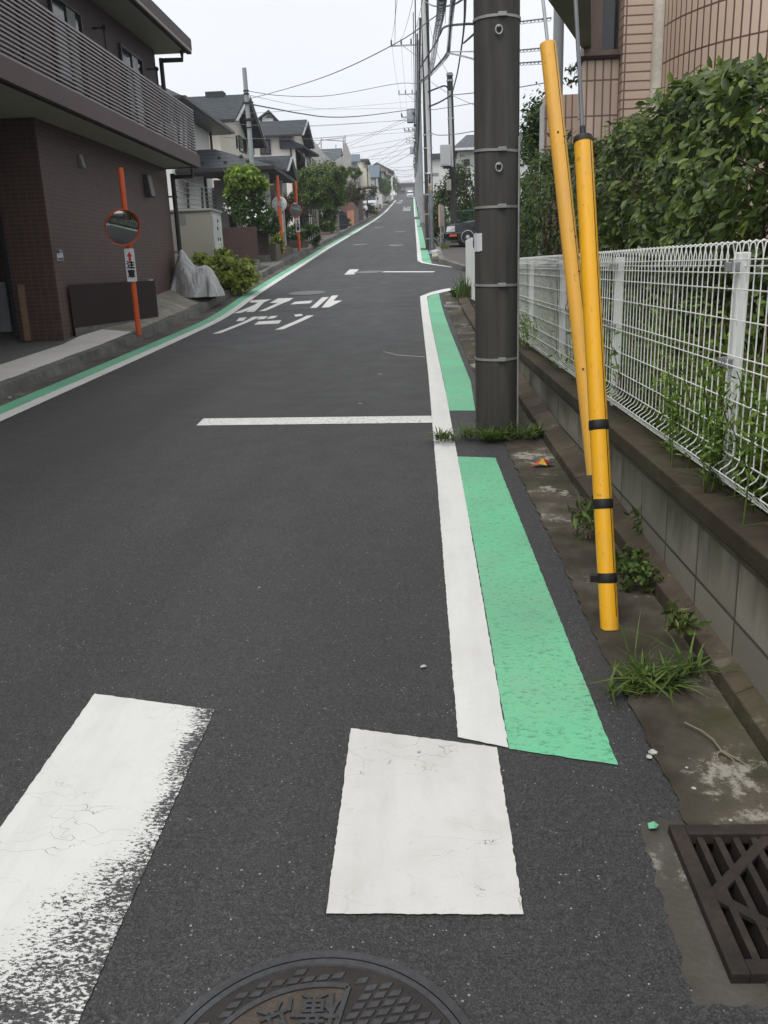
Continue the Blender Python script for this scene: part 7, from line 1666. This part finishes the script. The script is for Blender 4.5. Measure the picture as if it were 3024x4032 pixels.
ptree(cT, (1160, 1500), 91, (1160, 1425), 60, 62, 1100, .14, L_HEDGE2, 'dark green potted shrubs beside the walking person', 'leafy_shrub', clumps=24, extra=(((1230, 1480), 30, 25, 200), ((1120, 1400), 30, 50, 300)))
# ---- person walking away
def person():
    b = G(*cT(1095, 1585), .14); yb = b.y; top = pY(*cT(1085, 1350), yb).z; hgt = top-b.z; s = hgt/1.55; print('person', b, hgt)
    t = thing('person', b, 'person in white shirt and dark trousers leaning forward on the left pavement', 'person')
    J = {'pel': (0, 0, .86), 'sp': (-.05, .02, 1.06), 'ch': (-.13, .05, 1.28), 'nk': (-.19, .07, 1.40), 'hd': (-.24, .09, 1.50), 'ht': (-.27, .1, 1.60),
         'kl': (-.02, -.03, .47), 'al': (.02, .10, .07), 'tl': (.02, -.03, .03), 'hl': (-.08, 0, .84), 'hr': (.08, 0, .84), 'kr': (.12, -.02, .46), 'ar': (.13, .06, .07), 'tr': (.13, -.08, .03),
         'sl': (-.31, .03, 1.30), 'el': (-.40, -.06, 1.06), 'wl': (-.50, -.16, 1.0), 'fl': (-.55, -.19, .99), 'sr': (.06, .06, 1.30), 'er': (.14, -.05, 1.05), 'wr': (.02, -.16, .92), 'fr': (-.03, -.20, .90)}
    R = {'pel': .15, 'sp': .13, 'ch': .16, 'nk': .055, 'hd': .10, 'ht': .075, 'hl': .09, 'hr': .09, 'kl': .06, 'kr': .06, 'al': .045, 'ar': .045, 'tl': .04, 'tr': .04, 'sl': .07, 'sr': .07, 'el': .045, 'er': .045, 'wl': .033, 'wr': .033, 'fl': .03, 'fr': .03}
    E_ = [('pel', 'sp'), ('sp', 'ch'), ('ch', 'nk'), ('nk', 'hd'), ('hd', 'ht'), ('pel', 'hl'), ('pel', 'hr'), ('hl', 'kl'), ('kl', 'al'), ('al', 'tl'), ('hr', 'kr'), ('kr', 'ar'), ('ar', 'tr'), ('ch', 'sl'), ('sl', 'el'), ('el', 'wl'), ('wl', 'fl'), ('ch', 'sr'), ('sr', 'er'), ('er', 'wr'), ('wr', 'fr')]
    def skin(name, keys, edges, grow, mat, root):
        ks = list(keys); me = bpy.data.meshes.new(name); me.from_pydata([tuple(c*s for c in J[k]) for k in ks], [(ks.index(a), ks.index(c)) for a, c in edges], [])
        o = bpy.data.objects.new(name, me); COL.objects.link(o); sk = o.modifiers.new('s', 'SKIN'); o.modifiers.new('u', 'SUBSURF').levels = 2
        for i, k in enumerate(ks): me.skin_vertices[0].data[i].radius = (R[k]*s*grow, R[k]*s*grow*.85)
        me.skin_vertices[0].data[ks.index(root)].use_root = True
        bpy.context.view_layer.update(); m2 = bpy.data.meshes.new_from_object(o.evaluated_get(bpy.context.evaluated_depsgraph_get())); bpy.data.objects.remove(o); bpy.data.meshes.remove(me); m2.name = name; m2.materials.clear(); m2.materials.append(mat)
        for p in m2.polygons: p.use_smooth = True
        o2 = bpy.data.objects.new(name, m2); COL.objects.link(o2); o2.parent = t; return o2
    skin('body', J.keys(), E_, 1, plain('skin', (.40, .26, .19), .6), 'pel')
    skin('shirt', ['sp', 'ch', 'nk', 'sl', 'el', 'sr', 'er', 'pel'], [e for e in E_ if set(e) <= {'sp', 'ch', 'nk', 'sl', 'el', 'sr', 'er', 'pel'}], 1.13, plain('white_shirt', (.72, .73, .74), .8), 'pel')
    skin('trousers', ['pel', 'hl', 'hr', 'kl', 'kr', 'al', 'ar'], [e for e in E_ if set(e) <= {'pel', 'hl', 'hr', 'kl', 'kr', 'al', 'ar'}], 1.18, plain('dark_trousers', (.015, .017, .024), .8), 'pel')
    skin('shoes', ['al', 'tl', 'ar', 'tr'], [('al', 'tl'), ('ar', 'tr')], 1.2, M_BLACK, 'al') if False else None
    h = MB(); h.lathe([(.06*s, -.05*s), (.105*s, .0), (.10*s, .06*s), (.06*s, .11*s), (.01, .125*s)], b+Vector((-.25*s, .10*s, 1.53*s)), (-.25, .1, 1), 16); h.build('hair', plain('black_hair', (.01, .009, .008), .6), t, smooth=True)
person()
# lamp post and small posts far left
q = pY(*cT(1515, 1280), 178); tp_ = pY(*cT(1505, 905), 178); t = thing('street_lamp', (q.x, 178, zr(178)), 'white street lamp post among the dark trees far up on the left', 'street lamp'); MB().tube([(q.x, 178, zr(178)), (tp_.x, 178, tp_.z)], [.17, .13], 10).build('post', M_WHITEP, t, smooth=True); MB().tube([(tp_.x, 178, tp_.z), (tp_.x+.6, 177.8, tp_.z+.35)], .09, 8).build('lamp_head', M_WHITEP, t)
# ---- end buildings on the crest
y = 300; a = pY(*cZ(490, 888), y); b = pY(*cZ(842, 888), y); e_ = pY(*cZ(500, 948), y); t = thing('house', (a.x, y, zr(262)), 'long reddish roofed building closing the view at the end of the road', 'building')
MB().box(a.x-1, b.x+3, y, y+10, 15, e_.z).build('wall', plain('far_grey_brown_wall', (.24, .225, .22), .9), t)
m = MB(); roofslab(m, (a.x-2, y-1.5, e_.z), (b.x+4, y-1.5, e_.z), (b.x+3, y+5, a.z), (a.x, y+5, a.z), .3); m.build('roof', plain('far_red_brown_roof', (.22, .16, .15), .8), t)
for x0, x1 in ((545, 580), (610, 665), (690, 720), (780, 830)): MB().box(pY(*cZ(x0, 990), y).x, pY(*cZ(x1, 990), y).x, y-.15, y-.02, pY(*cZ(600, 1040), y).z, pY(*cZ(600, 985), y).z).build('window', M_GLASSL, t)
y = 285; a = pY(*cZ(500, 1060), y); b = pY(*cZ(630, 1160), y); t = thing('house', (a.x, y, zr(262)), 'low dark roofed house at the far left end of the road', 'house'); MB().box(a.x, b.x, y, y+6, 15, a.z-.6).build('wall', plain('far_dark_wall', (.16, .15, .15), .9), t); m = MB(); roofslab(m, (a.x-.3, y-.6, a.z-.8), (b.x+.3, y-.6, a.z-.8), (b.x-.5, y+3, a.z), (a.x-.3, y+3, a.z), .2); m.build('roof', M_ROOFG, t)
a = pY(*cZ(640, 1060), 290); b = pY(*cZ(840, 1150), 290); o = MB().box(a.x, b.x, 290, 291, 15, a.z).build('far_wall', plain('far_grey_wall', (.30, .30, .29), .9)); origin_to(o, (a.x, 290, zr(262))); tag(o, 'pale grey wall across the top of the road behind the van', 'wall')
# small far things along the right: house behind the pole row kept low
o = MB().box(2.6, 3.2, 44, 180, 1, 3).build('far_right_hedge', L_HEDGE2); bpy.data.objects.remove(o)
for k, (yy, rr, hh) in enumerate(((60, 1.2, 1.4), (75, 1.3, 1.5), (95, 1.4, 1.6))):
    tree((3.0, yy, zr(yy)), ('nearest', 'middle', 'farthest')[k]+' of three garden trees hidden behind the pole row', 1, (3.0, yy, zr(yy)+1.8), (rr*.8, rr, hh), 900, .22, L_TREE, 'garden_tree', None, 26)

# ---- slim leaning pole on the left and wires across the street
yP = 29.25; a = pY(*c3(935, 985), yP); b = pY(*c3(856, 42), yP); d = (b-a).normalized(); bs_ = a-d*((a.z-zr(yP))/d.z)
LP = thing('utility_pole', bs_, 'slim pale pole leaning slightly behind the lime green tree', 'utility pole')
MB().tube([bs_, b], [.095, .068], 16).build('shaft', M_POLE_G, LP, smooth=True)
for v, w in ((255, 0), (285, 0), (375, 1), (520, 1), (535, 0), (600, 0)):
    q = min((bs_.lerp(b, k/200) for k in range(201)), key=lambda p: abs(p.z-pY(*c3(870, v), yP).z)); k = MB(); k.lathe([(.078, -.02), (.092, -.018), (.092, .018), (.078, .02)], q, d, 14)
    if w: k.box(q.x-.12, q.x+.22, q.y-.12, q.y-.085, q.z-.02, q.z+.02)
    k.build('band', M_DBRONZE, LP)
def pq(v): z = pY(*c3(870, v), yP).z; return bs_.lerp(b, (z-bs_.z)/(b.z-bs_.z))
DPX = lambda z: (xpole(34.2), 34.2, z)
GZ = lambda i, h: (GP[i][0], GP[i][1], GP[i][2]+h)
R_r = lambda x, v, Y: pY(*c3(x, v), Y)
cable([pq(255), R_r(1200, 300, 33), R_r(1650, 300, 34), pY(1560, 330, 34.2), pY(1640, 330, 34.2)], .016, 'service_wire', 'wire from the head of the slim leaning pole across to the pole row', M_WIRE)
cable([R_r(920, 325, 30.2), R_r(1150, 265, 26), R_r(1659, 105, 20), pY(1560, 170, 18), pY(1720, 60, 16)], .014, 'service_wire', 'wire rising from the slim leaning pole to the top right', M_WIRE)
cable([pq(375), R_r(1180, 430, 34), R_r(1400, 470, 37), R_r(1659, 500, 42), pY(1440, 455, 50), pY(1630, 430, 67)], .022, 'service_cable', 'sagging cable from the slim leaning pole to the grey pole row', M_CABLE)
cable([pq(290), R_r(1300, 380, 44), R_r(1659, 425, 56), pY(1600, 425, 67)], .012, 'service_wire', 'thin sagging wire below the head of the slim leaning pole', M_WIRE)
cable([R_r(560, 470, 30), R_r(900, 465, 33), R_r(1300, 440, 45), R_r(1659, 420, 67), pY(1640, 398, 67)], .012, 'service_wire', 'wire from the first white house roof across to the grey pole', M_WIRE)
cable([R_r(700, 560, 31), R_r(1000, 578, 36), R_r(1400, 585, 47), R_r(1659, 578, 60), pY(1630, 470, 67)], .013, 'service_wire', 'wire from the cream house gable across the pale house roof', M_WIRE)
cable([R_r(680, 690, 31), R_r(900, 700, 32), R_r(1400, 705, 50), R_r(1659, 690, 62), pY(1620, 520, 67)], .013, 'service_wire', 'low wire passing in front of the two gabled houses', M_WIRE)
xw = [((0, 70), (600, 40), (1300, 0), 60, 'uppermost'), ((150, 275), (740, 225), (1610, 115), 75, 'second'), ((760, 360), (1200, 190), (1659, -20), 70, 'third'), ((770, 415), (1250, 200), (1659, 20), 72, 'fourth'), ((780, 440), (1250, 360), (1640, 295), 90, 'fifth'), ((840, 520), (1300, 440), (1650, 385), 100, 'sixth'), ((1060, 610), (1380, 470), (1659, 320), 105, 'seventh'), ((1170, 580), (1420, 520), (1659, 460), 110, 'eighth'), ((1290, 655), (1500, 510), (1659, 385), 115, 'ninth'), ((1345, 685), (1520, 590), (1659, 500), 120, 'tenth'), ((1110, 615), (1400, 590), (1659, 545), 120, 'eleventh'), ((1400, 700), (1540, 650), (1659, 600), 130, 'twelfth'), ((1430, 720), (1560, 670), (1659, 610), 140, 'thirteenth'), ((1470, 745), (1560, 748), (1659, 740), 150, 'fourteenth')]
for p, q, r_, Y, nm in xw:
    Pp = [pY(*cT(*p), Y), pY(*cT(*q), Y), pY(*cT(*r_), Y)]; e = Pp[2]+(Pp[2]-Pp[1])*((xpole(Y)-Pp[2].x)/max(.3, (Pp[2]-Pp[1]).x))
    e.z = min(e.z, Pp[2].z+3)
    cable(Pp+[e], .0002*Y+.004, 'span_wire', nm+' of the wires crossing the road above the far left houses, counted from the top', M_WIRE)
for k in range(12):
    Y = 125+9*k; v0 = 560+rng.uniform(0, 330); a = pY(*cZ(330, v0+rng.uniform(-40, 60)), Y); b = pY(*cZ(840, v0), Y); cable([a, b], .03, 'span_wire', 'faint thin wires crossing the road in the far distance', M_WIRE, .2)
cable([pY(1557, 0, 20), pY(1555, 180, 30)], .010, 'thin_wire', 'thin upright wire left of the pole row near the top edge', M_WIRE)

# ================================================================ behind the viewer (seen in the mirror)
# ================================================================ air
hz = MB(); hz.box(-320, 320, -70, 425, -5, 60); hzo = hz.build('haze', M_WIRE); hzo.data.materials.clear(); hm = bpy.data.materials.new('haze_air'); hm.use_nodes = True; ht_ = hm.node_tree; ht_.nodes.clear()
pv = ht_.nodes.new('ShaderNodeVolumePrincipled'); pv.inputs['Color'].default_value = (.86, .9, .95, 1); pv.inputs['Density'].default_value = .0008; pv.inputs['Anisotropy'].default_value = .2
ou = ht_.nodes.new('ShaderNodeOutputMaterial'); ht_.links.new(pv.outputs[0], ou.inputs['Volume']); hzo.data.materials.append(hm); hzo['kind'] = 'stuff'
hzo['label'] = 'pale haze over the far end of the street'
